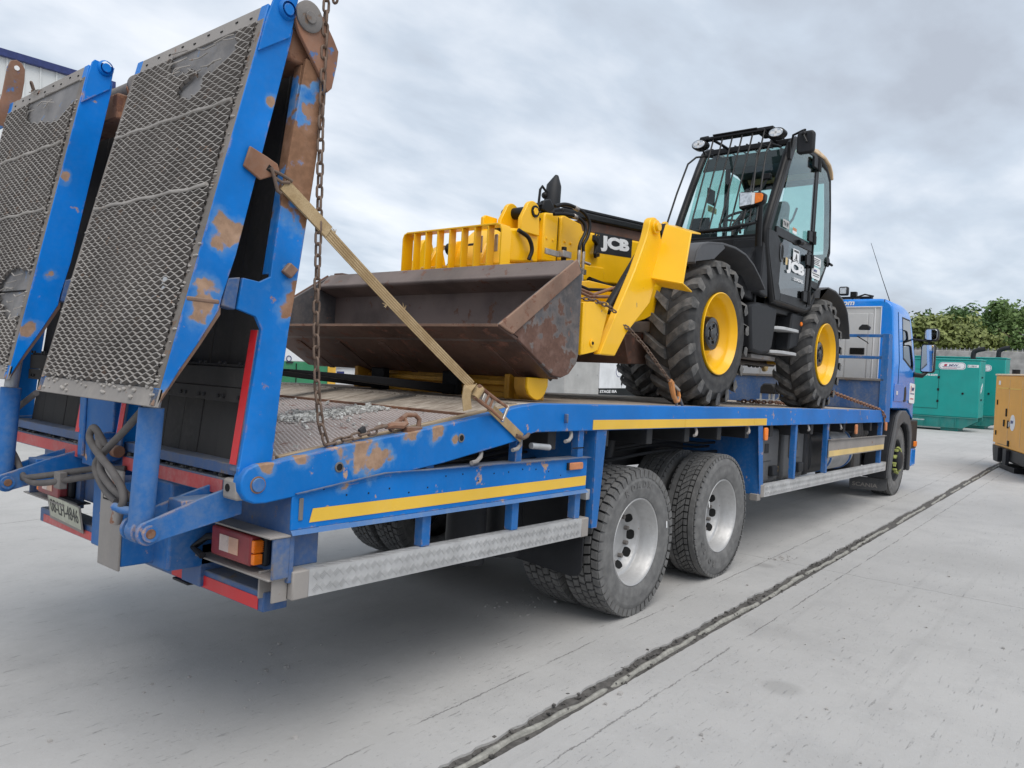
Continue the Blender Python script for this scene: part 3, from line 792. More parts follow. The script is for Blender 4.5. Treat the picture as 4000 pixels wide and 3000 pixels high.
# posts carrying rails and skirts
for a, b, z0, z1 in ((2.535, 2.635, .78, 1.20), (3.20, 3.31, .78, 1.29), (3.80, 3.91, .78, 1.313), (7.52, 7.715, .775, 1.312), (8.53, 8.725, .775, 1.312), (10.86, 11.01, .770, 1.312)):
    mb = MB(); mb.box((b - .056, 2.590, z0), (b, 2.642, z1))
    mb.build('side_post', M['blue_dull'], T, .003)
tb('cable_tie', (3.795, 2.588, 1.205), (3.915, 2.59, 1.212), 'hole', 0)
# plates before and behind the bogie
mb = MB(); mb.add([(4.036, 2.580, .703), (4.10, 2.580, .700), (4.154, 2.580, 1.312), (4.036, 2.580, 1.312), (4.036, 2.588, .703), (4.10, 2.588, .700), (4.154, 2.588, 1.312), (4.036, 2.588, 1.312)], [(0, 1, 2, 3), (7, 6, 5, 4), (0, 4, 5, 1), (1, 5, 6, 2), (2, 6, 7, 3), (3, 7, 4, 0)])
mb.box((4.036, 2.5885, .703), (4.044, 3.25, 1.312))
mb.build('bogie_plate', M['blue_dull'], T, .003)
tb('tread_bracket', (3.99, 2.60, .88), (4.03, 2.66, .945), 'alu_dusty')
mb = MB(); mb.prism([(6.648, 1.312), (6.752, 1.312), (6.856, .667), (6.76, .700)], 2.574, 2.582)
mb.box((6.752, 2.583, .69), (6.762, 3.35, 1.312))
mb.build('bogie_plate', M['blue_dull'], T, .003)
tb('rail_foot', (6.72, 2.576, .64), (6.80, 2.65, .70), 'dirty_galv')
# rubber flaps behind the rear axle
mb = MB()
fl = [(2.62, .90), (3.30, .90), (3.30, .47), (3.22, .42), (2.70, .385), (2.64, .40), (2.62, .44)]
mb.prism(fl, 4.012, 4.022, 'yz')
mb.build('mud_flap', M['plastic'], T, .003)
mb = MB(); mb.prism([(7.66 - a, b) for a, b in fl], 4.012, 4.022, 'yz'); mb.build('mud_flap', M['plastic'], T, .003)
# tanks, boxes and pipework between the axles
for a, b in ((6.93, 7.68), (7.80, 8.42)):
    bx = tb('battery_box', (a, 2.75, .74), (b, 3.25, 1.26), 'plastic_grey', .03)
    MB().prism(rrect(.34, .26, .03, 3, (a + b) / 2, 1.08), 2.738, 2.752).build('lid_panel', M['plastic_grey'], bx, .006)
    MB().box(((a + b) / 2 - .05, 2.733, 1.03), ((a + b) / 2 + .05, 2.739, 1.12)).build('recess', M['plastic'], bx, .002)
    MB().box((b - .27, 2.70, .80), (b - .13, 2.75, .90)).build('catch', M['plastic'], bx, .01)
    MB().box((b - .125, 2.744, .83), (b - .015, 2.7505, .885)).build('reflector', M['tape_yellow'], bx)
mb = MB(); mb.box((8.46, 2.75, .74), (8.62, 3.25, 1.25)); mb.build('side_box', M['plastic'], T, .03)
tk = MB().prism(rrect(.56, .50, .14, 6, 3.03, .975), 8.66, 9.22, 'yz').build('black_tank', M['plastic'], T, .02)
tk = MB().prism(rrect(.54, .50, .20, 8, 3.02, .965), 9.24, 10.30, 'yz').build('fuel_tank', M['alu_dusty'], T, .01)
for x in (9.36, 10.16):
    MB().prism(rrect(.56, .52, .21, 8, 3.02, .965), x, x + .05, 'yz').build('tank_strap', M['blue_dull'], tk, .004)
for i in range(5):
    x = 10.28 + i * .12
    MB().tube([(x, 2.74 + .01 * i, 1.31), (x + .01, 2.74, 1.16), (x + .02, 2.78, 1.10)], .042, 10).build('air_pipe', M['hose'], T)
tb('filter_can', (9.75, 2.80, 1.20), (10.15, 3.1, 1.30), 'dirty_galv', .04)
tb('bracket_plate', (10.40, 2.76, .70), (10.66, 2.80, 1.08), 'grime', .004)
pn = tp('front_skirt', [(8.69, .938), (8.70, 1.130), (11.09, 1.142), (11.06, .948)], 2.574, 2.584, 'dirty_galv', bevel=.003, label='dusty grey front side skirt with a pale yellow stripe')
MB().box((8.69, 2.556, 1.130), (11.10, 2.60, 1.139)).build('top_flange', M['grime'], pn)
mb = MB(); mb.add([(8.70, 2.5722, .952), (11.045, 2.5722, .960), (11.05, 2.5722, 1.020), (8.705, 2.5722, 1.016)], [(0, 1, 2, 3)]); mb.build('reflective_stripe', M['tape_pale'], pn)
for x, z in ((6.80, 1.238), (9.67, 1.24), (11.06, 1.258)):
    m_ = MB().prism(rrect(.075, .115, .02, 3, x, z), 2.553, 2.574).build('marker_lamp', M['lens_amber'] if x < 9 else M['lens_amber_dusty'], T, .005)

# ---------------------------------------------------- wheels
def carcass(mb, R, w, rb, sh=.03, mi=0, seg=56):
    """tyre body; axis y, outer side towards -y, centred"""
    h = w / 2
    pr = [(rb, -h * .74), (rb + .012, -h * .90), (rb + .035, -h * .965), (rb + (R - rb) * .35, -h), (rb + (R - rb) * .38, -h * 1.004), (rb + (R - rb) * .42, -h * .998), (rb + (R - rb) * .62, -h * .985), (rb + (R - rb) * .64, -h * .992), (rb + (R - rb) * .68, -h * .98), (R - sh, -h * .93), (R - sh * .4, -h * .86)]
    tr = [(R - sh * .4, -h * .86), (R - sh * .15, -h * .75), (R - .0, -h * .4)]
    for q in (1, -1): mb.lathe([(r, o * q) for r, o in pr], (0, 0, 0), 'y', seg, mi)
    mb.lathe(tr + [(r, -o) for r, o in reversed(tr)], (0, 0, 0), 'y', seg, 2)
def blk(mb, R, t0, t1, y0, y1, r0, r1, sk=0.0, mi=0, ch=.0):
    P = lambda t, y, r: (r * math.cos(t), y, r * math.sin(t))
    vs = [P(t0, y0, r0), P(t0 + sk, y1, r0), P(t1 + sk, y1, r0), P(t1, y0, r0),
          P(t0 + ch, y0 + .002, r1), P(t0 + sk + ch, y1 - .002, r1), P(t1 + sk - ch, y1 - .002, r1), P(t1 - ch, y0 + .002, r1)]
    mb.add(vs, [(4, 5, 6, 7), (0, 1, 5, 4), (1, 2, 6, 5), (2, 3, 7, 6), (3, 0, 4, 7)], mi)
def drive_tyre():
    R, w = .505, .285; mb = MB(); carcass(mb, R - .014, w, .292)
    n = 50; cols = [(-.130, -.084), (-.075, -.030), (-.021, .021), (.030, .075), (.084, .130)]
    for i in range(n):
        t = 2 * math.pi * i / n; d = 2 * math.pi / n
        for j, (a, b) in enumerate(cols):
            o = (j % 2) * d * .5
            blk(mb, R, t + o, t + o + d * .80, a, b, R - .022, R - (.004 if j in (0, 4) else 0), sk=d * (.12 if j % 2 else -.12), mi=1, ch=.003)
        for s in (-1, 1):
            y0, y1 = (s * .140, s * .128) if s < 0 else (.128, .140)
            blk(mb, R, t + d * .05, t + d * .80, y0, y1, R - .06, R - .010, mi=1)
    return mb
def rib_tyre():
    R, w = .505, .285; mb = MB(); carcass(mb, R - .012, w, .292)
    n = 60; d = 2 * math.pi / n
    for i in range(n):
        t = d * i
        blk(mb, R, t, t + d * .82, -.066, -.038, R - .02, R, mi=1, ch=.002); blk(mb, R, t + d * .3, t + d * 1.12, .038, .066, R - .02, R, mi=1, ch=.002)
        blk(mb, R, t, t + d * .82, -.030, .000, R - .02, R, sk=d * .5, mi=1, ch=.002); blk(mb, R, t + d * .5, t + d * 1.32, .000, .030, R - .02, R, sk=d * .5, mi=1, ch=.002)
        for s in (-1, 1):
            y0, y1 = (-.118, -.075) if s < 0 else (.075, .118)
            blk(mb, R, t, t + d * 1.0, y0, y1, R - .02, R - .001, mi=1, ch=.0006)
            y0, y1 = (-.134, -.121) if s < 0 else (.121, .134)
            blk(mb, R, t, t + d * .75, y0, y1, R - .03, R - .007, mi=1, ch=.002)
    return mb
def dish_rim(mb, y_out):
    """deep dished steel wheel; y_out = outer flange plane (negative = towards camera)"""
    y = y_out
    pr = [(.300, y + .016), (.301, y + .002), (.295, y - .004), (.287, y), (.282, y + .016), (.272, y + .030), (.270, y + .065), (.264, y + .075), (.260, y + .108), (.254, y + .122), (.240, y + .128), (.232, y + .138), (.224, y + .155), (.190, y + .186), (.170, y + .190), (.140, y + .190), (.130, y + .180), (.0, y + .178)]
    mb.lathe(pr, (0, 0, 0), 'y', 48)
def rear_wheel(pos, tyre_me, both=True, inner=True, side=-1):
    """dual wheel: outer + inner tyre; parts tyre, rim (> hand_hole, wheel_nut)"""
    for k, off in enumerate((0.0, .345)):
        t = bpy.data.objects.new('tyre', tyre_me); COL.objects.link(t); t.parent = T; ORG[t.name] = TO
        t.location = Vector(pos) - Vector(TO) + Vector((0, -side * off, 0)); t.rotation_euler = (0, rnd.uniform(0, 6), 0)
        if k == 0:
            r = bpy.data.objects.new('wheel_rim', RIM if side < 0 else RIML); COL.objects.link(r); r.parent = T; ORG[r.name] = TO
            r.location = Vector(pos) - Vector(TO)
            if side < 0:
                a0 = rnd.uniform(0, 1)
                for q in range(10):
                    a = a0 + q * 2 * math.pi / 10
                    h = bpy.data.objects.new('hand_hole', HH); COL.objects.link(h); h.parent = r; ORG[h.name] = TO
                    h.rotation_euler = (0, -a, 0)
                    m = bpy.data.objects.new('wheel_nut', WNUT); COL.objects.link(m); m.parent = r; ORG[m.name] = TO
                    m.location = (.1675 * math.cos(a + .3), 0, .1675 * math.sin(a + .3))
def mesh_of(mb, name, mats, bev=0):
    o = mb.build(name, mats); me = o.data; bpy.data.objects.remove(o); return me
DRIVE = mesh_of(drive_tyre(), 'drive_tyre', [M['tyre'], M['tyre_dark'], M['groove']])
RIBT = mesh_of(rib_tyre(), 'rib_tyre', [M['tyre'], M['tyre_dark'], M['groove']])
yo = -.125
mb = MB(); dish_rim(mb, yo); mb.lathe([(.30, yo + .02), (.30, .12)], (0, 0, 0), 'y', 40); RIM = mesh_of(mb, 'dish_rim', M['rim_silver'])
mb = MB(); dish_rim(mb, yo); mb.lathe([(.30, yo + .02), (.30, .12)], (0, 0, 0), 'y', 40); mb.v = [(x, -y, z) for x, y, z in mb.v]; RIML = mesh_of(mb, 'dish_rim', M['rim_silver'])
mb = MB(); hc = Vector((.206, yo + .1695, 0)); e1, e2 = Vector((-.739, .674, 0)), Vector((0, 0, 1)); mb.add([hc + (e1 * math.cos(a) + e2 * math.sin(a)) * .036 + Vector((-.674, -.739, 0)) * .002 for a in [i * math.pi / 10 for i in range(20)]], [tuple(range(20))]); HH = mesh_of(mb, 'hand_hole', M['hole'])
mb = MB(); mb.cyl((0, yo + .16, 0), (0, yo + .19, 0), .016, 6); WNUT = mesh_of(mb, 'wheel_nut', M['grime'])
def gz(x): return -.09 + .0288 * x
for x, me in ((4.63, DRIVE), (6.00, RIBT)):
    rear_wheel((x, 2.575 + .1425, gz(x) + .497), me)
    rear_wheel((x, 5.085 - .1425, gz(x) + .497), me, side=1)
    MB().cyl((x, 2.85, gz(x) + .497), (x, 4.85, gz(x) + .497), .085, 16).build('axle', M['dark'], T)
    MB().ball((x, 3.83, gz(x) + .497), .22, 14, 8).build('differential', M['dark'], T)
for x, z in ((5.02, .62), (5.72, .70)):
    MB().obox((x, 2.5735, z), (.006, 0, .001), (0, .0015, 0), (-.004, 0, .024)).build('paint_mark', M['white'], T)
for cx, word, a0 in ((4.63, 'ROADX', 118), (6.0, 'ROADX', 250)):
    for q, ch in enumerate(word):
        a = math.radians(a0 - q * 11); zc = gz(cx) + .497
        if ch == '-': continue
        u_ = Vector((math.sin(a), 0, -math.cos(a))); r_ = Vector((math.cos(a), 0, math.sin(a)))
        text(ch, .062, M['tyre_dark'], T, Vector((cx, 2.5735, zc)) + r_ * .375 - u_ * .025, u_, r_, bold=.03, sx=1.1, ext=.0015)
# spring and damper in the bogie well
MB().cyl((4.95, 3.1, .85), (5.02, 3.1, 1.22), .055, 12).build('damper', M['plastic'], T)
MB().cyl((5.02, 3.02, 1.22), (5.02, 3.2, 1.22), .04, 12).build('damper_bush', M['plastic'], T)
for x in (3.4, 3.75):
    MB().cyl((x, 3.05, .50), (x, 3.05, .95), .12, 16).build('air_bellow', M['plastic'], T)
for y, z, r in ((3.05, 1.14, .012), (3.10, 1.10, .010), (3.02, 1.06, .014)):
    MB().tube([(2.0 + .02 * i * 1.0 + i * .22, y + .03 * math.sin(i * 1.3 + z * 9), z + .025 * math.sin(i * .9)) for i in range(30)], r, 7).build('air_line', M['plastic'], T)
MB().cyl((4.9, 3.83, .62), (10.8, 3.83, .80), .06, 14).build('drive_shaft', M['dark'], T)
for x in (4.63, 6.0):
    for y in (3.25, 4.41):
        mb = MB()
        for q in range(4): mb.tube([(x - .62, y, gz(x) + .66 - q * .022), (x, y, gz(x) + .58 - q * .022), (x + .62, y, gz(x) + .66 - q * .022)], .018, 6)
        mb.build('leaf_spring', M['dark'], T, kind='stuff')
# steered front wheels
def front_wheel(y, side):
    c = (12.06, y, gz(12.06) + .497)
    t = bpy.data.objects.new('tyre', RIBT); COL.objects.link(t); t.parent = T; ORG[t.name] = TO; t.location = Vector(c) - Vector(TO)
    s = side; mb = MB()
    pr = [(.300, .10), (.301, .002), (.292, -.004), (.283, .004), (.272, .03), (.262, .06), (.24, .075), (.215, .05), (.19, .02), (.14, .012), (.135, -.055), (.11, -.075), (.0, -.08)]
    mb.lathe([(r, (o + yo) * (1 if s < 0 else -1)) for r, o in pr], c, 'y', 40)
    r = mb.build('wheel_rim', M['plastic'], T)
    if s < 0:
        for q in range(10):
            a = q * 2 * math.pi / 10 + .2
            p = Vector((c[0] + .168 * math.cos(a), c[1] + yo + .01, c[2] + .168 * math.sin(a)))
            nb = MB(); nb.cyl(p, p + Vector((0, -.055, 0)), .017, 6)
            d = Vector((math.cos(a + 1.2), 0, math.sin(a + 1.2)))
            nb.obox(p + Vector((0, -.035, 0)) + d * .018, d * .026, (0, .016, 0), d.cross(Vector((0, 1, 0))) * .012)
            nb.build('nut_indicator', NUTM, r)
NUTM = plain('lime_nut_indicator', (.42, .46, .14), .5)
front_wheel(2.62 + .1425, -1); front_wheel(5.04 - .1425, 1)
MB().cyl((12.06, 2.9, gz(12) + .45), (12.06, 4.8, gz(12) + .45), .07, 12).build('axle', M['dark'], T)
ar = [(11.43, .53), (11.44, .62), (11.52, .95), (11.66, 1.20), (11.73, 1.33), (11.78, 1.40), (11.98, 1.47), (12.22, 1.47), (12.45, 1.40), (12.62, 1.25), (12.69, 1.12), (12.66, .60), (12.60, .58), (12.60, .95), (12.52, 1.15), (12.38, 1.26), (12.12, 1.31), (11.90, 1.25), (11.74, 1.10), (11.60, .80), (11.54, .53)]
tp('mudguard', ar, 2.572, 2.62, 'plastic_grey', bevel=.012)
tp('mudguard', ar, 2.62, 2.92, 'plastic', bevel=.01)
tp('mudguard', ar, 4.74, 5.08, 'plastic_grey', bevel=.012)
mf = MB().prism([(2.61, .52), (3.10, .52), (3.10, .345), (3.06, .335), (2.66, .352), (2.61, .375)], 11.50, 11.512, 'yz').build('mud_flap', M['plastic_grey'], T, .003)
text('SCANIA', .075, M['dirty_galv'], mf, (11.4985, 3.06, .385), (0, -1, 0), (0, 0, 1), bold=.02, sx=1.25)
tb('engine_block', (11.2, 3.1, .7), (12.8, 4.6, 1.40), 'dark')
tb('gearbox_shield', (10.9, 2.95, .52), (11.5, 3.4, .85), 'plastic', .03)

# ---------------------------------------------------- driver's cab
def cab_section(x, zt, zb, inset=0.0):
    r = .15; p = []
    yr, yl = 2.600 + inset, 5.060 - inset
    def side(z): return .0 if z < 2.15 else .055 * (z - 2.15) / .75
    zs = [zb, min(1.75, zt - .2), min(2.15, zt - .19), zt - r]
    for z in zs: p.append((x, yr + side(z), z))
    y0 = yr + side(zt - r)
    for i in range(1, 6):
        a = math.pi - i * math.pi / 10
        p.append((x, y0 + .17 + .17 * math.cos(a), zt - r + r * math.sin(a)))
    q = [(x, 7.66 - y, z) for (x, y, z) in reversed(p)]
    return p + q
st = [(11.46, 2.985, 1.50, .01), (11.49, 3.01, 1.50, 0), (12.20, 3.02, 1.50, 0), (12.42, 2.995, 1.50, 0), (12.56, 2.92, 1.48, .005), (12.68, 2.70, 1.42, .01), (12.84, 2.34, 1.36, .02), (12.97, 2.02, 1.34, .04), (13.05, 1.72, 1.34, .06)]
rows = [cab_section(*s) for s in st]; k = len(rows[0]); mb = MB()
mb.add([p for r in rows for p in r], [(i * k + j, i * k + j + 1, (i + 1) * k + j + 1, (i + 1) * k + j) for i in range(len(rows) - 1) for j in range(k - 1)] + [tuple(range(k)), tuple((len(rows) - 1) * k + j for j in range(k - 1, -1, -1))] + [((i + 1) * k, i * k, i * k + k - 1, (i + 1) * k + k - 1) for i in range(len(rows) - 1)])
cab = mb.build('cab', M['cab_blue'], T, .012)
def cy(z, d=.004): return 2.600 - d + (0 if z < 2.15 else .055 * (z - 2.15) / .75)
def cab_poly(name, pts, mat, d, par=cab, thick=.006, bevel=0.0):
    mb = MB(); n = len(pts)
    vs = [(x, cy(z, d), z) for x, z in pts] + [(x, cy(z, d - thick), z) for x, z in pts]
    mb.add(vs, [tuple(range(n)), tuple(range(2 * n - 1, n - 1, -1))] + [(i, (i + 1) % n, n + (i + 1) % n, n + i) for i in range(n)])
    return mb.build(name, M[mat], par, bevel)
dr = cab_poly('door', [(11.74, 1.62), (11.74, 2.15), (11.74, 2.84), (12.44, 2.84), (12.58, 2.52), (12.66, 2.15), (12.72, 1.9), (12.70, 1.62)], 'cab_blue', .008, bevel=.004)
cab_poly('window_seal', [(11.93, 2.20), (11.93, 2.80), (12.40, 2.80), (12.57, 2.15), (12.56, 2.06), (12.25, 2.12)], 'plastic', .0105, thick=.004)
cab_poly('window', [(11.955, 2.225), (11.955, 2.775), (12.385, 2.775), (12.545, 2.15), (12.54, 2.09), (12.26, 2.145)], 'glass_dark', .0125, thick=.002)
cab_poly('door_gap', [(11.728, 1.60), (11.728, 2.15), (11.728, 2.85), (11.738, 2.85), (11.738, 2.15), (11.738, 1.60)], 'hole', .0045, thick=.003)
cab_poly('locker_panel', [(11.52, 1.60), (11.52, 1.84), (12.02, 1.84), (12.06, 1.60)], 'cab_blue', .011, bevel=.004)
cab_poly('handle_recess', [(12.10, 1.60), (12.10, 1.80), (12.20, 1.82), (12.24, 1.72), (12.22, 1.60)], 'plastic', .010)
stk = cab_poly('sticker', [(12.45, 1.585), (12.42, 1.60), (12.42, 1.86), (12.45, 1.88), (12.74, 1.87), (12.76, 1.85), (12.76, 1.60), (12.74, 1.58)], 'white', .0135, thick=.004)
MB().add([(12.48, 2.5855, 1.74), (12.52, 2.5855, 1.74), (12.52, 2.5855, 1.84), (12.48, 2.5855, 1.84)], [(0, 1, 2, 3)]).build('red_bar', M['red_print'], stk)
text('MW', .075, M['blue_print'], stk, (12.54, 2.585, 1.765), (1, 0, 0), (0, 0, 1), bold=.03, sx=1.15)
MB().add([(12.46, 2.5855, 1.715), (12.73, 2.5855, 1.715), (12.73, 2.5855, 1.73), (12.46, 2.5855, 1.73)], [(0, 1, 2, 3)]).build('rule', M['blue_print'], stk)
text('www.mwhire.com', .03, M['red_print'], stk, (12.46, 2.585, 1.64), (1, 0, 0), (0, 0, 1), bold=.02)
text('380', .075, M['cab_white'], cab, (11.60, 2.5855, 1.69), (1, 0, 0), (0, 0, 1), bold=.02)
# grey rear wall with pressed panels
rw = MB().box((11.440, 2.795, 1.52), (11.475, 4.865, 2.893)).build('rear_wall', M['cab_grey'], cab, .006)
mb = MB(); mb.box((11.425, 2.79, 1.53), (11.441, 2.80, 2.893)); mb.box((11.425, 2.79, 2.885), (11.441, 4.87, 2.900)); mb.box((11.428, 2.868, 1.53), (11.441, 2.880, 2.884)); mb.build('trim', M['cab_white'], rw, .002)
for a, b, c, d in ((2.895, 2.95, 1.55, 2.80), (2.965, 3.24, 1.55, 2.80), (3.26, 3.62, 1.55, 2.86), (3.65, 4.05, 1.55, 2.86), (4.08, 4.45, 1.55, 2.86), (4.48, 4.80, 1.55, 2.80)):
    MB().box((11.430, a, c), (11.441, b, d)).build('pressed_panel', M['cab_grey'], rw, .005)
vt = MB().box((11.418, 2.985, 2.226), (11.431, 3.18, 2.318)).build('vent', M['plastic'], rw, .005)
for i in range(6): MB().box((11.413, 2.995, 2.236 + i * .0135), (11.418, 3.17, 2.242 + i * .0135)).build('louvre', M['black'], vt)
text('www.mwhire.com', .105, M['white'], cab, (11.455, 3.165, 2.925), (0, -1, 0), (0, 0, 1), bold=.03, sx=1.15, align='RIGHT', shear=.2)
MB().box((11.46, 2.765, 2.90), (11.475, 2.772, 3.0)).build('roof_seam', M['hole'], cab)
wl = MB().box((11.44, 3.26, 3.065), (11.53, 3.385, 3.19)).build('roof_lamp', M['plastic'], cab, .02)
MB().box((11.434, 3.28, 3.085), (11.441, 3.365, 3.17)).build('lens', M['lamp_glass'], wl, .004)
MB().box((11.50, 2.98, 3.02), (11.56, 3.48, 3.05)).build('roof_bar', M['black'], cab, .005)
mb = MB(); mb.tube([(11.52, 3.22, 3.02), (11.53, 3.05, 3.08), (11.6, 2.95, 3.06)], .012, 8); mb.box((11.50, 3.16, 3.05), (11.58, 3.24, 3.12)); mb.box((11.54, 2.96, 3.02), (11.62, 3.12, 3.055)); mb.build('roof_bracket', M['black'], cab, .003)
MB().tube([(11.715, 2.76, 2.99), (11.55, 2.84, 3.30), (11.30, 2.95, 3.76)], [.006, .0045, .003], 6).build('aerial', M['black'], cab)
MB().box((12.62, 2.70, 2.62), (12.80, 4.95, 2.80)).build('sun_visor', M['plastic'], cab, .02)
mb = MB(); mb.box((12.60, 2.585, .90), (13.08, 2.64, 1.33)); mb.build('step_panel', M['plastic'], cab, .02)
mb = MB(); mb.box((12.76, 2.59, .62), (13.10, 5.07, .92)); mb.build('bumper', M['cab_blue'], cab, .04)
MB().box((12.86, 2.565, .93), (13.02, 2.60, 1.01)).build('indicator', M['lens_amber'], cab, .008)
MB().box((12.78, 2.63, 1.02), (13.09, 5.03, 1.34)).build('grille', M['plastic'], cab, .03)
for s, y in ((-1, 2.44), (1, 5.22)):
    mi = MB().prism(rrect(.19, .43, .04, 4, y, 2.262), 12.74, 12.84, 'yz').build('mirror', M['plastic'], cab, .02)
    MB().prism(rrect(.16, .395, .03, 4, y, 2.262), 12.732, 12.741, 'yz').build('mirror_glass', M['mirror'], mi, .003)
    mi2 = MB().prism(rrect(.19, .19, .05, 4, y - .03 * -s, 2.615), 12.74, 12.84, 'yz').build('mirror', M['plastic'], cab, .02)
    MB().prism(rrect(.16, .155, .04, 4, y - .03 * -s, 2.615), 12.732, 12.741, 'yz').build('mirror_glass', M['mirror'], mi2, .003)
    mb = MB(); ys = 2.60 if s < 0 else 5.06
    mb.tube([(12.55, ys + .03 * -s, 2.53), (12.78, y, 2.52)], .014, 8); mb.tube([(12.62, ys, 2.01), (12.72, y + .06 * -s, 2.00), (12.78, y, 2.06)], [.04, .035, .02], 10); mb.tube([(12.78, y, 2.05), (12.78, y, 2.53)], .012, 8)
    mb.build('mirror_arm', M['black'], cab)
# ---------------------------------------------------- headboard
hb = tb('headboard', (11.035, 2.62, 1.474), (11.075, 5.04, 1.855), 'blue_grime', .004)
MB().box((11.01, 2.612, 1.855), (11.09, 5.048, 1.888)).build('cap', M['grime'], hb, .004)
MB().add([(11.034, 2.95 + .22 * i, z) for i in range(10) for z in (1.50, 1.84)], [(2 * i, 2 * i + 1, 2 * i + 1, 2 * i) for i in range(0)]) 
for z in (2.460, 2.168):
    MB().box((11.03, 2.655, z - .020), (11.07, 5.005, z + .020)).build('rail', M['blue_dull'], hb, .004)
for y in (2.572, 5.00):
    mb = MB(); mb.prism([(11.02, 1.312), (11.27, 1.312), (11.235, 1.86), (11.17, 2.486), (11.02, 2.486), (11.02, 1.86)], y, y + .012); mb.box((11.010, y, 1.312), (11.020, y + .085, 2.486))
    mb.build('post', M['blue_dull'], hb, .004)
lp = MB().prism([(2.82, 2.575), (2.855, 2.605), (2.92, 2.607), (2.955, 2.57), (2.962, 2.535), (2.83, 2.535)], 10.98, 11.06, 'yz').build('work_lamp', M['plastic'], hb, .008)
MB().tube([(11.02, 2.98, 2.45), (11.02, 2.85, 2.37), (11.02, 2.835, 2.35)], .008, 6).build('lamp_lead', M['black'], hb)

# ---------------------------------------------------- rear end
rb = tb('rear_beam', (1.632, 2.70, 1.078), (1.78, 5.02, 1.146), 'blue_grime', .006)
for a, b in ((2.75, 3.60), (4.10, 5.01)):
    MB().box((1.628, a, 1.084), (1.631, b, 1.140)).build('reflective_tape', M['tape_red'], rb)
for q in (2.60, 4.96): tb('beam_end', (1.60, q, 1.080), (1.70, q + .10, 1.160), 'dirty_galv', .012)
for y in (2.66,): MB().cyl((1.601, y, 1.125), (1.597, y, 1.125), .015, 12).build('end_hole', M['hole'], T)
mb = MB()
for i in range(60):
    y = rnd.choice((rnd.uniform(2.75, 3.6), rnd.uniform(4.1, 5.0))); r = rnd.uniform(.006, .016)
    mb.ball((1.64 + rnd.uniform(0, .05), y, 1.148 + r * .2), r, 6, 4, (1, 1.3, .7))
mb.build('packed_dirt', M['joint_bed'], rb, kind='stuff')
# central column between the ramps
mb = MB(); mb.box((1.62, 3.70, 1.06), (1.66, 4.02, 1.62)); mb.box((1.66, 3.70, 1.06), (1.95, 3.74, 1.62)); mb.box((1.66, 3.98, 1.06), (1.95, 4.02, 1.62)); mb.box((1.606, 3.985, 1.10), (1.62, 4.045, 1.62))
mb.build('centre_column', M['blue_dull'], T, .006)
mb = MB(); mb.cyl((1.60, 3.62, 1.165), (1.60, 3.71, 1.165), .050, 20); mb.lathe([(.075, .09), (.082, .075), (.082, .06), (.0, .06)], (1.60, 3.62, 1.165), 'y', 24)
pb = mb.build('pivot_boss', M['blue_dull'], T, .004)
MB().cyl((1.60, 3.575, 1.165), (1.60, 3.62, 1.165), .028, 16).build('pin', M['rusty'], pb, .003)
# legs hanging below the beam
tb('support_leg', (1.575, 3.60, .715), (1.80, 3.765, 1.10), 'blue_dull', .008)
lg = tb('support_leg', (1.490, 3.265, .715), (1.66, 3.455, 1.075), 'blue_dull', .008)
mb = MB(); mb.box((1.478, 3.262, .70), (1.490, 3.458, 1.12)); mb.build('leg_plate', M['dirty_galv'], lg, .004)
mb = MB(); mb.box((1.4745, 3.335, .985), (1.478, 3.425, 1.035)); mb.box((1.4745, 3.40, 1.045), (1.478, 3.43, 1.052)); mb.build('slot', M['hole'], lg)
mb = MB(); mb.box((1.472, 3.345, .992), (1.476, 3.415, 1.03)); mb.build('latch_plate', M['dirty_galv'], lg, .002)
tb('support_leg', (1.63, 3.14, .70), (1.86, 3.42, 1.078), 'blue_dull', .01)
# under-run bumper
bp = tb('bumper', (1.80, 2.685, .600), (1.915, 5.00, .682), 'blue_grime', .006)
mb = MB(); mb.box((1.797, 2.72, .606), (1.7995, 3.42, .658)); mb.build('reflective_tape', M['tape_red_bright'], bp)
mb = MB(); mb.box((1.797, 4.24, .606), (1.7995, 4.94, .650)); mb.build('reflective_tape', M['tape_red'], bp)
tb('mount_block', (1.78, 3.14, .61), (1.92, 3.30, .80), 'blue_grime')
tb('tow_foot', (1.79, 3.26, .588), (1.86, 3.40, .600), 'plastic')
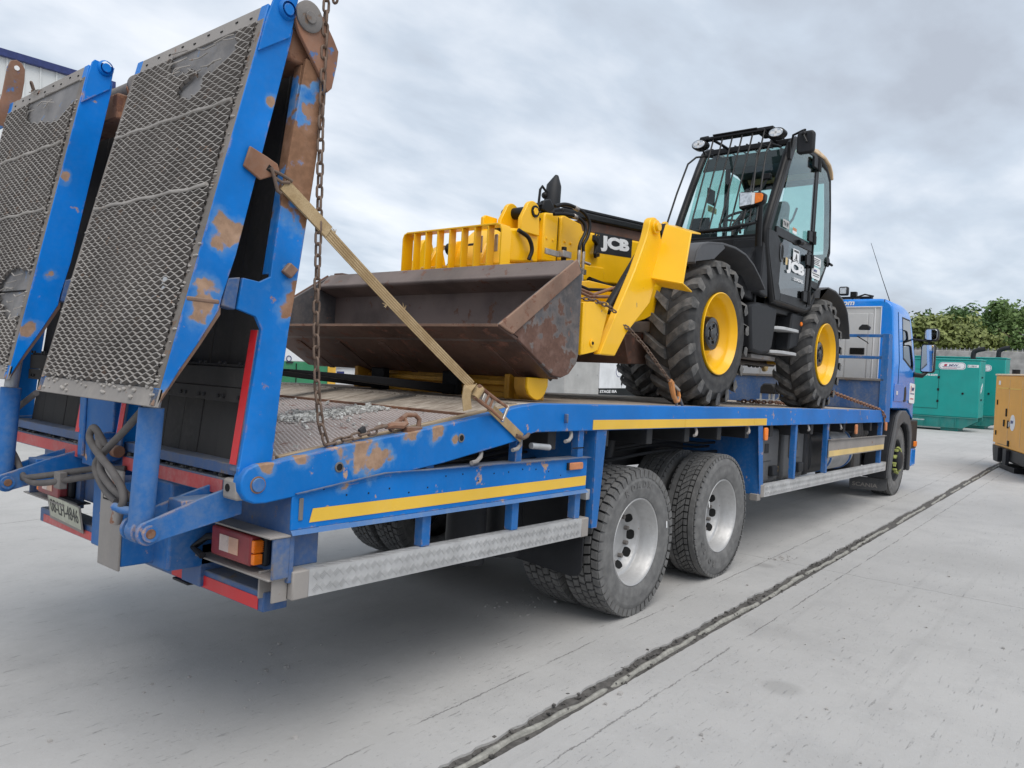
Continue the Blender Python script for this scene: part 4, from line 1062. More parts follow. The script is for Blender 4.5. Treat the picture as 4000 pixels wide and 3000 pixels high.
# tail lamp boxes
def lamp_box(y0, y1, near):
    bxm = MB(); bxm.box((1.835, y0, .735), (1.860, y1, 1.085))
    b = bxm.build('lamp_bracket', M['blue_grime'], T, .003)
    s = [y0 - .012, y1]
    MB().box((1.740, y0 - .008, .922), (1.835, y1 - .04, .930)).build('shelf', M['dirty_galv'], b, .002)
    MB().box((1.752, y0 + .01, .752), (1.90, y1 + .06, .760)).build('shelf', M['dirty_galv'], b, .002)
    c = y0 if near else y1 - .012
    MB().box((1.760, c - .004, .7605), (1.834, c + .008, .9215)).build('cheek', M['blue_grime'], b, .002)
    L = MB(); yy0, yy1 = (y0 + .115, y0 + .445) if near else (y0 + .05, y0 + .38)
    l = MB().box((1.800, yy0, .782), (1.834, yy1, .912)).build('tail_lamp', M['plastic'], T, .012)
    MB().box((1.752, yy0 + .028, .785), (1.805, yy1 - .004, .909)).build('lens', M['lens_red'], l, .010)
    MB().box((1.7495, yy0 + .185, .815), (1.7515, yy0 + .255, .882)).build('lens', M['lens_white'], l)
    MB().box((1.7495, yy0 + .115, .815), (1.7515, yy0 + .185, .882)).build('lens', M['lens_peach'], l)
    q = (yy0 + .004, yy0 + .026) if near else (yy1 - .003, yy1 + .02)
    MB().box((1.754, q[0], .842), (1.796, q[1], .893)).build('indicator', M['lens_amber'], l, .004)
    MB().box((1.754, q[0], .795), (1.796, q[1], .838)).build('indicator', M['lens_amber'], l, .004)
    mb = MB()
    for k in range(6): mb.box((1.752, q[0] - .001, .847 + k * .0075), (1.797, q[0] + .003, .850 + k * .0075))
    mb.build('lens_rib', M['lens_amber'], l)
lamp_box(2.580, 3.11, True); lamp_box(4.55, 5.08, False)
MB().tube([(1.80, 3.0, .86), (1.78, 3.10, .84), (1.74, 3.14, .79), (1.74, 3.06, .77)], .016, 8).build('lamp_cable', M['plastic'], T)
MB().cyl((1.83, 3.02, .845), (1.79, 3.02, .845), .032, 14).build('grommet', M['plastic'], T)
for y, z in ((3.10, .89), (3.02, .915)): MB().cyl((1.835, y, z), (1.822, y, z), .015, 6).build('bolt', M['blue_grime'], T)
# number plate
npb = MB().obox((1.775, 4.585, .715), (.004, 0, .0), (0, .225, .008), (-.012, 0, .075)).build('number_plate_holder', M['dirty_galv'], T, .004)
npl = MB().obox((1.768, 4.575, .722), (.002, 0, 0), (0, .208, .008), (-.010, 0, .062)).build('number_plate', M['plate'], T, .002)
text('08-LH-4846', .086, M['ink_grey'], npl, (1.7700, 4.76, .697), (0, -1, -.038), (-.16, -.0, 1), bold=.0, fit=(.375, .075))
MB().box((1.755, 4.38, .785), (1.80, 4.78, .797)).build('plate_lamp', M['plastic'], T, .004)
# hydraulic rams and their lugs, one per ramp
def ram_set(off):
    pr = [(1.335 + .045 * math.cos(a), .972 + .045 * math.sin(a)) for a in [math.radians(125 + 20 * i) for i in range(10)]]
    poly = pr + [(1.40, .945), (1.70, 1.005), (1.70, 1.130), (1.52, 1.080), (1.36, 1.025)]
    for y in (2.715, 2.835):
        MB().prism(poly, y + off, y + off + .016).build('ram_lug', M['blue_dull'], T, .003)
    MB().box((1.46, 2.7315 + off, 1.02), (1.70, 2.8345 + off, 1.075)).build('lug_web', M['blue_dull'], T, .004)
    p = MB().cyl((1.335, 2.70 + off, .972), (1.335, 2.87 + off, .972), .018, 14).build('ram_pin', M['rusty'], T, .002)
    MB().lathe([(.030, .0), (.030, -.014), (.0185, -.014)], (1.335, 2.715 + off, .972), 'y', 18).build('collar', M['blue_dull'], p)
    mb = MB(); mb.cyl((1.335, 2.783 + off, .975), (1.352, 2.783 + off, 1.42), .044, 20); mb.cyl((1.335, 2.755 + off, .972), (1.335, 2.812 + off, .972), .046, 18)
    r = mb.build('ramp_ram', M['blue_dull'], T, .003)
    MB().cyl((1.352, 2.783 + off, 1.42), (1.40, 2.783 + off, 1.90), .030, 16).build('piston_rod', M['galv'], r)
    MB().tube([(1.33, 2.80 + off, 1.035), (1.30, 2.85 + off, 1.04), (1.29, 2.90 + off, 1.045)], .016, 10).build('port', M['blue_dull'], r)
ram_set(0); ram_set(1.41)
# hydraulic hoses looped over the near ram
H = [[(1.36, 2.86, 1.41), (1.355, 2.98, 1.325), (1.35, 3.12, 1.235), (1.34, 3.19, 1.17), (1.335, 3.15, 1.12), (1.33, 3.06, 1.075), (1.33, 2.97, 1.05)],
     [(1.36, 3.16, 1.24), (1.34, 3.20, 1.30), (1.335, 3.23, 1.305), (1.33, 3.235, 1.262), (1.325, 3.13, 1.21), (1.315, 2.99, 1.165), (1.305, 2.88, 1.115), (1.30, 2.85, 1.07), (1.30, 2.885, 1.03), (1.30, 2.90, 1.0)],
     [(1.345, 3.20, 1.29), (1.34, 3.15, 1.20), (1.33, 3.12, 1.15), (1.32, 3.03, 1.115), (1.315, 2.93, 1.09), (1.34, 2.83, 1.07)]]
def smooth_path(p, n=5):
    P = [Vector(q) for q in p]; P = [P[0] * 2 - P[1]] + P + [P[-1] * 2 - P[-2]]; out = []
    for i in range(1, len(P) - 2):
        for k in range(n):
            t = k / n; a, b, c, d = P[i - 1:i + 3]
            out.append(.5 * ((2 * b) + (c - a) * t + (2 * a - 5 * b + 4 * c - d) * t * t + (3 * b - a - 3 * c + d) * t ** 3))
    out.append(P[-2]); return out
for h in H: MB().tube(smooth_path(h), .0145, 10).build('hydraulic_hose', M['hose'], T)
mb = MB()
for i in range(10): mb.lathe([(.021, -.002), (.024, 0), (.021, .002)], (1.325 + .002 * i, 2.93 - .008 * i, 1.09 - .004 * i), 'y', 10)
mb.build('spring_guard', M['hose'], T)
MB().cyl((1.30, 2.883, 1.035), (1.30, 2.905, .985), .020, 12).build('hose_fitting', M['dirty_galv'], T)
H = [[(1.43, 4.10, 1.40), (1.42, 4.30, 1.315), (1.41, 4.45, 1.235), (1.40, 4.52, 1.20), (1.40, 4.36, 1.14), (1.40, 4.22, 1.07), (1.40, 4.12, 1.0), (1.40, 3.98, .985), (1.42, 3.78, 1.015), (1.52, 3.62, 1.055), (1.62, 3.55, 1.06)],
     [(1.40, 4.46, 1.01), (1.40, 4.34, .98), (1.40, 4.16, .985), (1.42, 3.86, 1.035), (1.52, 3.66, 1.08), (1.62, 3.55, 1.09)]]
for h in H: MB().tube(smooth_path(h), .0145, 10).build('hydraulic_hose', M['hose'], T)
MB().box((1.415, 3.735, .985), (1.45, 3.80, 1.06)).build('hose_clamp', M['grime'], T, .004)

# ---------------------------------------------------- folded ramps
def ramp(off, k):
    """outer flap with mesh face + inner arm; off = shift in y; k = seed"""
    y0, y1 = 2.60 + off, 3.65 + off
    v = Vector((.2213, 0, .9752)); nrm = Vector((-.9752, 0, .2213)); P0 = Vector((1.275, y0, 1.432))
    fl = MB()
    def pt(s, d): q = P0 + v * s - nrm * d; return (q.x, q.z)
    fl.prism([pt(.0, .010), pt(1.555, .010), pt(1.555, .020), pt(.02, .016)], y0 + .045, y1 - .045)
    fl = fl.build('ramp_flap', M['mesh_back'], T, .0)
    side = [pt(0, 0), pt(.40, 0), pt(1.0, 0), pt(1.564, 0), (1.735, 2.90), (1.727, 2.845), (1.546, 1.995), (1.50, 1.835), (1.49, 1.785), (1.42, 1.665), (1.354, 1.562), (1.285, 1.440)]
    for a, b in ((y0, y0 + .05), (y1 - .05, y1)):
        MB().prism(side, a, b).build('side_beam', M['ramp_blue'], fl, .005)
    # rusty weld line along the tapered toe
    for a in (y0 - .002, y1 - .046):
        mb = MB(); mb.tube([(1.280, a + .024, 1.434), (1.354, a + .024, 1.557), (1.42, a + .024, 1.660), (1.49, a + .024, 1.780), (1.495, a + .024, 1.80)], [.012, .015, .016, .018, .012], 7)
        mb.build('weld_bead', M['bucket_edge'], fl)
    if k == 1: MB().box((1.364, y0 - .003, 1.808), (1.490, y0 + .03, 1.826)).build('weld_seam', M['bucket_edge'], fl, .006)
    # toe plate, top plate, cross bars
    def strip(s0, s1, d0, d1, name, mat, ya=.02, yb=.02, bev=.002):
        return MB().prism([pt(s0, d0), pt(s1, d0), pt(s1, d1), pt(s0, d1)], y0 + ya, y1 - yb).build(name, M[mat], fl, bev)
    strip(.0, .065, .000, .012, 'toe_plate', 'dirty_galv', 0, 0)
    tpz = strip(1.50, 1.562, .0015, .010, 'top_plate', 'dirty_galv', .052, .052)
    for i in range(9):
        q = P0 + v * (1.525 + .012 * (i % 2)) + nrm * .0 + Vector((0, .10 + .105 * i, 0)); MB().obox(q, nrm * .0016, (0, .008, 0), v * .0028).build('slot', M['hole'], fl)
    for s in (.825, 1.168):
        path = [P0 + v * (s + .004 * math.sin(i * 1.7 + k)) + nrm * .011 + Vector((0, .055 + .94 * i / 14, 0)) for i in range(15)]
        MB().tube(path, [.007 + .0012 * math.sin(i * 2.3) for i in range(15)], 7).build('cross_bar', M['mesh_steel'], fl)
    strip(.425, .432, .004, .011, 'plate_joint', 'hole')
    R = random.Random(k)
    holes = [(1.30, .42, .06), (1.42, .30, .10), (1.46, .52, .09)] if k == 1 else [(1.44, .25, .16), (1.46, .45, .15), (.44, .2, .12), (.36, .12, .09)]
    def skip(a, b):
        for (hs, hu, r) in holes:
            if ((b + .068 - hs) / (r * .8)) ** 2 + ((a + .03 - hu) / (r * 1.5)) ** 2 < 1: return True
        return False
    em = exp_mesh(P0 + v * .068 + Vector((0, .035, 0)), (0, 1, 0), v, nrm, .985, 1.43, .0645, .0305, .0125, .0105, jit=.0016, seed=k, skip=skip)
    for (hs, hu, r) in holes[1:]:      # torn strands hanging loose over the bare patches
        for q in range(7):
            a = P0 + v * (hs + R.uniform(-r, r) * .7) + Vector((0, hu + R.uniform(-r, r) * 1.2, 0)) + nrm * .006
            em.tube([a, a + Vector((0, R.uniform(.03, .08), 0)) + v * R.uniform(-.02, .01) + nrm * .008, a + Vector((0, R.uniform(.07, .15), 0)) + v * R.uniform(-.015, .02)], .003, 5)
    em.build('expanded_mesh', [M['mesh_steel'], M['mesh_shade']], fl)
    # mud and weld lumps at the edges of the mesh
    mb = MB()
    for i in range(110):
        s = R.uniform(.05, 1.5); q = P0 + v * s + nrm * .003 + Vector((0, R.choice((.035, 1.015)) + R.gauss(0, .010), 0)); r = R.uniform(.003, .008)
        mb.ball(q, r, 6, 4, (1, 1.8, .7))
    for i in range(60):
        q = P0 + v * abs(R.gauss(.06, .02)) + nrm * .002 + Vector((0, R.uniform(.03, 1.02), 0)); r = R.uniform(.004, .011); mb.ball(q, r, 6, 4, (.7, 1.5, .8))
    mb.build('weld_lumps', M['mesh_steel'], fl, kind='stuff')
    # lug arm at the head of the flap
    low = [(1.584, 2.763), (1.716, 2.860), (1.732, 2.95), (1.738, 2.97), (1.645, 2.985), (1.632, 2.97), (1.612, 2.90)]
    high = [(1.584, 2.763), (1.716, 2.860), (1.732, 2.95), (1.755, 3.10), (1.758, 3.17), (1.742, 3.20), (1.715, 3.212), (1.685, 3.20), (1.668, 3.16), (1.640, 2.99), (1.612, 2.90)]
    MB().prism(high if k == 1 else low, y0 - .012, y0 - .001).build('lug_arm', M['ramp_blue'], fl, .003)
    MB().prism([(x - (.06 if k == 2 else 0), z) for x, z in high] if k == 2 else low[:3] + [(1.642, 2.955), (1.612, 2.90)], y1 + .001, y1 + .014).build('lug_arm', M['rust_blue'] if k == 2 else M['ramp_blue'], fl, .003)
    if k == 2: MB().cyl((1.655, y1 - .002, 3.165), (1.655, y1 + .017, 3.165), .014, 12).build('lug_hole', M['white'], fl)
    for ya, yb in ((.002, .050), (1.0, 1.048)):
        strip(.066, 1.50, -.0015, .004, 'flange_face', 'mesh_edge', ya, 1.05 - yb)
    b_ = MB(); b_.lathe([(.030, -.020), (.038, -.008), (.038, .004)], (1.693, y0 - .010, 2.955), 'y', 18); b_.cyl((1.693, y0 - .030, 2.955), (1.693, y0, 2.955), .022, 14)
    b_.build('lug_boss', M['ramp_blue'], fl, .002)
    # buffer block
    MB().prism([(1.522, 1.908), (1.571, 1.919), (1.557, 1.796), (1.500, 1.806)], y0 + .004, y0 + .06).build('buffer_block', M['blue_grime'], fl, .004)
    # ---- inner arm
    sp = [(1.604, 1.205), (1.606, 1.160), (1.735, 1.175), (1.747, 1.217), (1.769, 1.521), (1.789, 1.735), (1.808, 1.873), (1.829, 2.039), (1.866, 2.353), (1.904, 2.715), (1.90, 2.80), (1.801, 2.814), (1.765, 2.56), (1.734, 2.322), (1.702, 2.018), (1.696, 1.937), (1.651, 1.912), (1.579, 1.918), (1.563, 1.800), (1.642, 1.779), (1.668, 1.733), (1.640, 1.480), (1.623, 1.329), (1.608, 1.208)]
    am = MB().prism(sp, y0, y0 + .018).build('ramp_arm', M['arm_blue'], T, .004)
    MB().prism(sp, y1 - .018, y1).build('side_plate', M['arm_blue'], am, .004)
    for ya in (y0 + .0185, y1 - .066):
        MB().prism([(1.606, 1.19), (1.616, 1.19), (1.676, 1.730), (1.666, 1.732)], ya, ya + .048).build('rear_flange', M['blue_grime'], am, .002)
        MB().prism([(1.6035, 1.215), (1.6055, 1.215), (1.6655, 1.730), (1.6635, 1.730)], ya + .002, ya + .046).build('reflective_tape', M['tape_red_bright'], am)
        MB().prism([(1.700, 1.95), (1.712, 1.95), (1.805, 2.79), (1.793, 2.79)], ya, ya + .048).build('rear_flange', M['arm_blue'], am, .002)
    for i in range(6):
        a = y0 + .068 + i * .152; d = R.uniform(-.003, .003)
        MB().prism([(1.720 + d, 1.20), (1.735 + d, 1.20), (1.905 + d, 2.90), (1.890 + d, 2.90)], a + .002, a + .150).build('board', M['boards'], am, .003)
    cb = MB(); cb.box((1.70, y0 + .067, 1.500), (1.712, y1 - .067, 1.580)); cb.box((1.695, y0 + .067, 1.440), (1.72, y1 - .067, 1.498)); cb.box((1.712, y0 + .067, 1.58), (1.745, y1 - .067, 1.592))
    cb = cb.build('cross_angle', M['boards'], am, .003)
    for i in range(6):
        for z in (1.462, 1.596):
            for q in (.13, .17): MB().cyl((1.694, y0 + q + i * .152, z), (1.686, y0 + q + i * .152, z), .008, 6).build('bolt', M['dark'], cb)
    lb = MB(); lb.box((1.640, y0 + .03, 1.163), (1.652, y1 - .03, 1.206)); lb.box((1.652, y0 + .03, 1.195), (1.74, y1 - .03, 1.206)); lb.build('foot_angle', M['blue_grime'], am, .003)
    # head bracket with roller
    hp = [(1.726, 2.944), (1.742, 3.0), (1.785, 3.028), (1.821, 3.02), (1.862, 2.985), (1.912, 2.923), (1.938, 2.884), (1.934, 2.83), (1.915, 2.728), (1.894, 2.705), (1.865, 2.751), (1.749, 2.891)]
    for a in (y0 - .020, y1 + .002):
        MB().prism(hp, a, a + .018).build('head_bracket', M['rust_blue'], am, .003)
    MB().box((1.70, y0 + .02, 2.79), (1.85, y1 - .02, 2.92)).build('head_tube', M['rusty'], am, .01)
    hd = MB(); hd.lathe([(.055, .016), (.060, .008), (.060, -.006), (.052, -.010), (.0, -.010)], (1.787, y0 - .022, 2.965), 'y', 24); hd = hd.build('head_disc', M['grime'], am)
    MB().cyl((1.787, y0 - .032, 2.960), (1.787, y0 - .040, 2.960), .024, 16).build('pin', M['grime'], hd, .002)
    MB().cyl((1.79, y0 + .02, 2.955), (1.79, y1 - .02, 2.955), .05, 16).build('roller', M['grime'], am)
    return fl, am
f1, a1 = ramp(0.0, 1)
f2, a2 = ramp(1.41, 2)
_p = Vector((1.275, 4.01, 1.432)) - Vector(TO)
f2.matrix_local = Matrix.Translation(_p + Vector((0, 0, .031))) @ Matrix.Rotation(-.046, 4, 'Y') @ Matrix.Translation(-_p)
# lashing lug welded to the near ramp
lb = MB(); lb.add([(x, y, z) for y in (2.585, 2.597) for x, z in ((1.548, 2.325), (1.570, 2.405), (1.640, 2.385), (1.690, 2.368), (1.700, 2.345), (1.690, 2.325), (1.620, 2.290))], [(0, 1, 2, 3, 4, 5, 6), (13, 12, 11, 10, 9, 8, 7)] + [(i, (i + 1) % 7, 7 + (i + 1) % 7, 7 + i) for i in range(7)])
lb = lb.build('lashing_lug', M['rusty'], f1, .004)
MB().box((1.636, 2.582, 2.330), (1.664, 2.5845, 2.352)).build('eye', M['hole'], lb) if False else None
MB().prism([(1.640, 2.334), (1.652, 2.356), (1.672, 2.344), (1.660, 2.326)], 2.5835, 2.5848).build('eye_hole', M['hole'], f1)
MB().obox((1.773, 2.592, 1.972), (.016, 0, .02), (0, .012, 0), (-.02, 0, .012)).build('welded_nut', M['bucket_edge'], a1, .006)

# ------------------------------------------------------------------ telescopic loader on the deck
H = thing('telescopic_loader', HO, 'yellow telescopic loader with black cab and rusty bucket chained down on the deck', 'loader', load=True)
def hb_(name, a, b, mat, bevel=.006, par=None, **k): return MB().box(a, b).build(name, M[mat], par or H, bevel, **k)
def hp_(name, poly, lo, hi, mat, plane='xz', bevel=.006, par=None, **k): return MB().prism(poly, lo, hi, plane).build(name, M[mat], par or H, bevel, **k)
# ---- wheels
def loader_tyre(flip):
    R, w = .605, .40; mb = MB(); carcass(mb, R - .042, w - .02, .325, .06, seg=64)
    n = 19; d = 2 * math.pi / n; f = -1 if flip else 1
    for s in (-1, 1):
        for i in range(n):
            t0 = i * d + (d / 2 if s > 0 else 0)
            path = [(0.02, .012), (-.03, .05), (-.105, .10), (-.165, .150), (-.205, .192)]
            wd = [.088, .078, .068, .070, .078]; hs = [R - .008, R, R, R - .004, R - .022]
            vs = []
            for (dt, y), ww, r in zip(path, wd, hs):
                for q, (e, rr) in enumerate(((-1, R - .055), (-.78, r), (.78, r), (1, R - .055))):
                    t = (t0 + dt) * 1 + e * ww; vs.append((rr * math.cos(t), s * y, rr * math.sin(t)))
            # shoulder drop down the sidewall
            for q, (e, rr) in enumerate(((-1, R - .12), (-.7, R - .10), (.7, R - .10), (1, R - .12))):
                t = t0 - .215 + e * .05; vs.append((rr * math.cos(t), s * .203, rr * math.sin(t)))
            fs = []
            for a in range(5):
                for q in range(3): fs.append((a * 4 + q, a * 4 + q + 1, a * 4 + 5 + q, a * 4 + 4 + q))
            fs.append((0, 1, 2, 3)); fs.append((23, 22, 21, 20))
            mb.add(vs, fs, 1)
    return mb
LT = mesh_of(loader_tyre(False), 'loader_tyre', [M['tyre_loader'], M['lug'], M['tyre_loader']])
mb = MB(); Y0 = -.19
mb.lathe([(.325, .17), (.325, Y0 + .03), (.336, Y0 + .012), (.337, Y0 - .002), (.330, Y0 - .006), (.322, Y0 + .004), (.316, Y0 + .022), (.300, Y0 + .035), (.292, Y0 + .06), (.285, Y0 + .10), (.262, Y0 + .125), (.250, Y0 + .15), (.235, Y0 + .175), (.19, Y0 + .185), (.0, Y0 + .186)], (0, 0, 0), 'y', 56)
LRIM = mesh_of(mb, 'loader_rim', M['yellow'])
mb = MB(); mb.lathe([(.140, .0), (.140, -.105), (.132, -.118), (.10, -.122), (.094, -.116), (.05, -.116), (.045, -.126), (.0, -.127)], (0, Y0 + .185, 0), 'y', 32)
for q in range(5):
    a = q * 2 * math.pi / 5; mb.obox((.07 * math.cos(a), Y0 + .185 - .122, .07 * math.sin(a)), (.012 * math.cos(a), 0, .012 * math.sin(a)), (0, .005, 0), (-.008 * math.sin(a), 0, .008 * math.cos(a)))
LHUB = mesh_of(mb, 'loader_hub', M['gloss_black'])
mb = MB(); mb.cyl((0, Y0 + .188, 0), (0, Y0 + .165, 0), .016, 6); mb.cyl((0, Y0 + .165, 0), (0, Y0 + .152, 0), .010, 8); LNUT = mesh_of(mb, 'loader_nut', M['steel'])
def put(me, name, par, loc, rot=(0, 0, 0)):
    o = bpy.data.objects.new(name, me); COL.objects.link(o); o.parent = par; o.location = loc; o.rotation_euler = rot; ORG[o.name] = ORG[par.name]; return o
for x in (5.93, 8.68):
    for y, s in ((2.85, 0), (4.79, 1)):
        loc = Vector((x, y, 2.066)) - Vector(HO)
        w = put(LT, 'wheel', H, loc, (0, rnd.uniform(0, 6), 0))
        # a wheel's rim, hub and nuts are parts of the wheel
        w.rotation_euler = (0, 0, 0)
        r = put(LRIM, 'rim', w, (0, 0, 0), (0, 0, math.pi * s)); 
        h = put(LHUB, 'hub', w, (0, 0, 0), (0, 0, math.pi * s))
        if s == 0:
            for q in range(8):
                a = q * math.pi / 4 + .25; put(LNUT, 'wheel_nut', w, (.165 * math.cos(a), 0, .165 * math.sin(a)))
# ---- chassis
hb_('chassis', (5.1, 3.42, 1.93), (9.25, 4.24, 2.40), 'black', .02)
hb_('front_axle', (5.86, 3.05, 1.98), (6.02, 4.6, 2.14), 'grime', .03)
hb_('rear_axle', (8.60, 3.05, 1.98), (8.76, 4.6, 2.14), 'grime', .03)
hp_('belly_plate', [(5.15, 2.0), (5.75, 2.05), (5.86, 1.80), (5.25, 1.77)], 3.1, 4.55, 'bucket', bevel=.006)
hp_('front_casting', [(4.35, 2.1), (5.3, 2.25), (5.55, 2.06), (5.45, 1.90), (5.1, 1.86), (4.5, 1.84)], 3.2, 4.45, 'grime', bevel=.02)
hb_('axle_bolt_plate', (5.42, 3.02, 2.03), (5.60, 3.25, 2.12), 'grime', .008)
hb_('engine_cover', (6.3, 4.32, 2.30), (9.05, 4.95, 2.86), 'black', .05)
hb_('counterweight', (8.95, 3.0, 1.95), (9.35, 4.66, 2.75), 'yellow', .05)
# ---- mudguards
out = [(5.400, 2.575), (5.43, 2.66), (5.50, 2.725), (5.62, 2.765), (5.886, 2.803), (6.139, 2.812), (6.36, 2.79), (6.553, 2.727), (6.71, 2.64), (6.838, 2.554)]
inn = [(x + (.012 if x < 5.6 else -.004 if x > 6.4 else 0), z - .018) for x, z in reversed(out)]
fg = hp_('mudguard', out + inn, 2.662, 3.20, 'guard_plastic', bevel=.004)
lip = out + [(6.838, 2.552), (6.545, 2.492), (6.47, 2.585), (6.33, 2.675), (6.149, 2.742), (5.961, 2.751), (5.833, 2.702), (5.74, 2.648), (5.68, 2.632)]
hp_('skirt', out[:5] + [(5.93, 2.765), (5.83, 2.705), (5.74, 2.648), (5.66, 2.63)], 2.664, 2.676, 'guard_plastic', bevel=.003, par=fg)
out2 = [(8.38, 2.66), (8.40, 2.748), (8.647, 2.798), (8.913, 2.791), (9.166, 2.737), (9.33, 2.66), (9.412, 2.593), (9.50, 2.44), (9.545, 2.315)]
inn2 = [(x - .014, z - .018) for x, z in reversed(out2)]
hp_('mudguard', out2 + inn2, 2.662, 3.15, 'guard_plastic', bevel=.004)
hp_('mudguard', [(x, z) for x, z in out + inn], 4.46, 5.0, 'plastic', bevel=.004)
# ---- side boxes and steps
hp_('tool_box', [(6.76, 2.404), (6.95, 2.445), (7.209, 2.454), (7.40, 2.44), (7.44, 2.40), (7.36, 2.06), (7.28, 1.985), (7.10, 1.965), (6.847, 1.982)], 2.76, 3.3, 'plastic', bevel=.03)
hp_('step_box', [(7.86, 2.445), (8.20, 2.44), (8.25, 2.40), (8.05, 2.10), (7.80, 2.055)], 2.76, 3.25, 'plastic', bevel=.02)
MB().lathe([(.024, 0), (.022, -.010), (.012, -.016), (.0, -.017)], (8.115, 2.758, 2.345), 'y', 16).build('side_marker', M['lens_amber'], H)
hb_('step_well', (7.40, 2.90, 1.98), (7.90, 3.2, 2.46), 'black', .004)
for a, b, z in ((7.42, 7.92, 2.248), (7.40, 7.89, 2.012)):
    st_ = MB(); st_.prism([(a, 2.80), (a + .06, 2.735), (a + .12, 2.715), (b - .08, 2.70), (b, 2.71), (b, 2.90), (a, 2.90)], z - .012, z + .018, 'xy'); st_.build('step', M['alu_dusty'], H, .004)
hb_('step_bracket', (6.95, 2.80, 1.925), (7.55, 3.0, 1.965), 'grime', .005)
hb_('sill', (6.95, 2.80, 2.40), (8.25, 3.66, 2.52), 'black', .01)
hb_('fuel_filler', (7.55, 2.89, 2.36), (7.70, 2.905, 2.44), 'black', .004)
MB().cyl((6.8, 3.55, 2.35), (5.3, 3.55, 2.45), .03, 8).build('hydraulic_pipe', M['black'], H)
# ---- boom (slopes down to its head)
def bz(x, b): return b + .08 * (x - 5.3)
bm_ = hp_('boom', [(5.27, bz(5.27, 2.44)), (9.1, bz(9.1, 2.44)), (9.1, bz(9.1, 2.86)), (5.27, bz(5.27, 2.86))], 3.61, 3.97, 'yellow', bevel=.02)
hp_('boom_collar', [(4.925, 2.555), (5.272, 2.585), (5.272, 2.80), (5.21, 2.90), (4.96, 2.925), (4.925, 2.90)], 3.598, 3.98, 'yellow', bevel=.012)
hp_('boom_collar', [(4.70, 2.52), (4.885, 2.535), (4.885, 2.895), (4.87, 2.915), (4.715, 2.895), (4.70, 2.87)], 3.592, 3.985, 'yellow', bevel=.012)
hp_('boom_collar', [(4.925, 2.43), (5.6, 2.46), (5.6, 2.60), (4.925, 2.56)], 3.60, 3.98, 'yellow', bevel=.012)
hp_('boom_gap', [(4.886, 2.53), (4.924, 2.53), (4.924, 2.90), (4.886, 2.90)], 3.62, 3.95, 'black', bevel=0)
hp_('inner_boom', [(4.28, 2.45), (4.699, 2.50), (4.699, 2.765), (4.29, 2.70)], 3.625, 3.95, 'yellow', bevel=.02)
hp_('boom_nose', [(4.28, 2.45), (4.60, 2.49), (4.45, 2.2), (4.20, 1.86), (3.95, 1.86), (4.0, 2.3), (4.1, 2.55), (4.28, 2.70)], 3.64, 3.94, 'yellow', bevel=.02)
hp_('slide_rail', [(4.95, bz(4.95, 2.955)), (8.8, bz(8.8, 2.955)), (8.8, bz(8.8, 3.01)), (4.95, bz(4.95, 3.01))], 3.60, 3.70, 'black', bevel=.012)
hp_('slide_rail', [(4.95, bz(4.95, 3.02)), (8.8, bz(8.8, 3.02)), (8.8, bz(8.8, 3.045)), (4.95, bz(4.95, 3.045))], 3.63, 3.66, 'plastic', bevel=.008)
hp_('boom_top_shade', [(5.272, bz(5.27, 2.861)), (8.9, bz(8.9, 2.861)), (8.9, bz(8.9, 2.955)), (5.272, bz(5.27, 2.955))], 3.64, 3.94, 'bucket', bevel=.008)  # dark brown colour stands in for the shade beneath the slide rail
mb = MB()
for x, z in ((4.74, 2.70), (4.82, 2.70), (4.99, 2.715), (5.07, 2.715)): mb = MB().cyl((x, 3.594, z), (x, 3.585, z), .010, 8).build('bolt', M['yellow'], H, .002)
# lugs and roller on top of the head
def lug(y, dx=0):
    p = [(4.43 + dx, 2.70), (4.43 + dx, 2.80)] + [(4.565 + dx + .085 * math.cos(math.radians(a)), 2.865 + .085 * math.sin(math.radians(a))) for a in range(165, -20, -15)] + [(4.66 + dx, 2.70)]
    return MB().prism(p, y, y + .035).build('boom_lug', M['yellow'], H, .006)
lug(3.60); lug(3.80)
hp_('boom_lug', [(4.30, 2.69), (4.30, 2.80), (4.33, 2.82), (4.46, 2.82), (4.46, 2.69)], 3.86, 3.89, 'yellow')
MB().cyl((4.585, 3.59, 2.875), (4.585, 3.90, 2.875), .045, 18).build('lug_pin', M['black'], H)
MB().cyl((4.585, 3.585, 2.875), (4.585, 3.60, 2.875), .030, 6).build('pin_nut', M['yellow'], H, .003)
mb = MB()
for i in range(6): mb.lathe([(.055, -.006), (.072, 0), (.055, .006)], (4.70 + .002 * i, 3.63 + .02 * i, 2.90), 'y', 14)
mb.build('hose_reel', M['plastic'], H)
hp_('boom_head_bracket', [(4.70, 2.92), (4.80, 2.90), (4.86, 2.96), (4.80, 3.02), (4.72, 2.99)], 3.62, 3.66, 'black', bevel=.008)
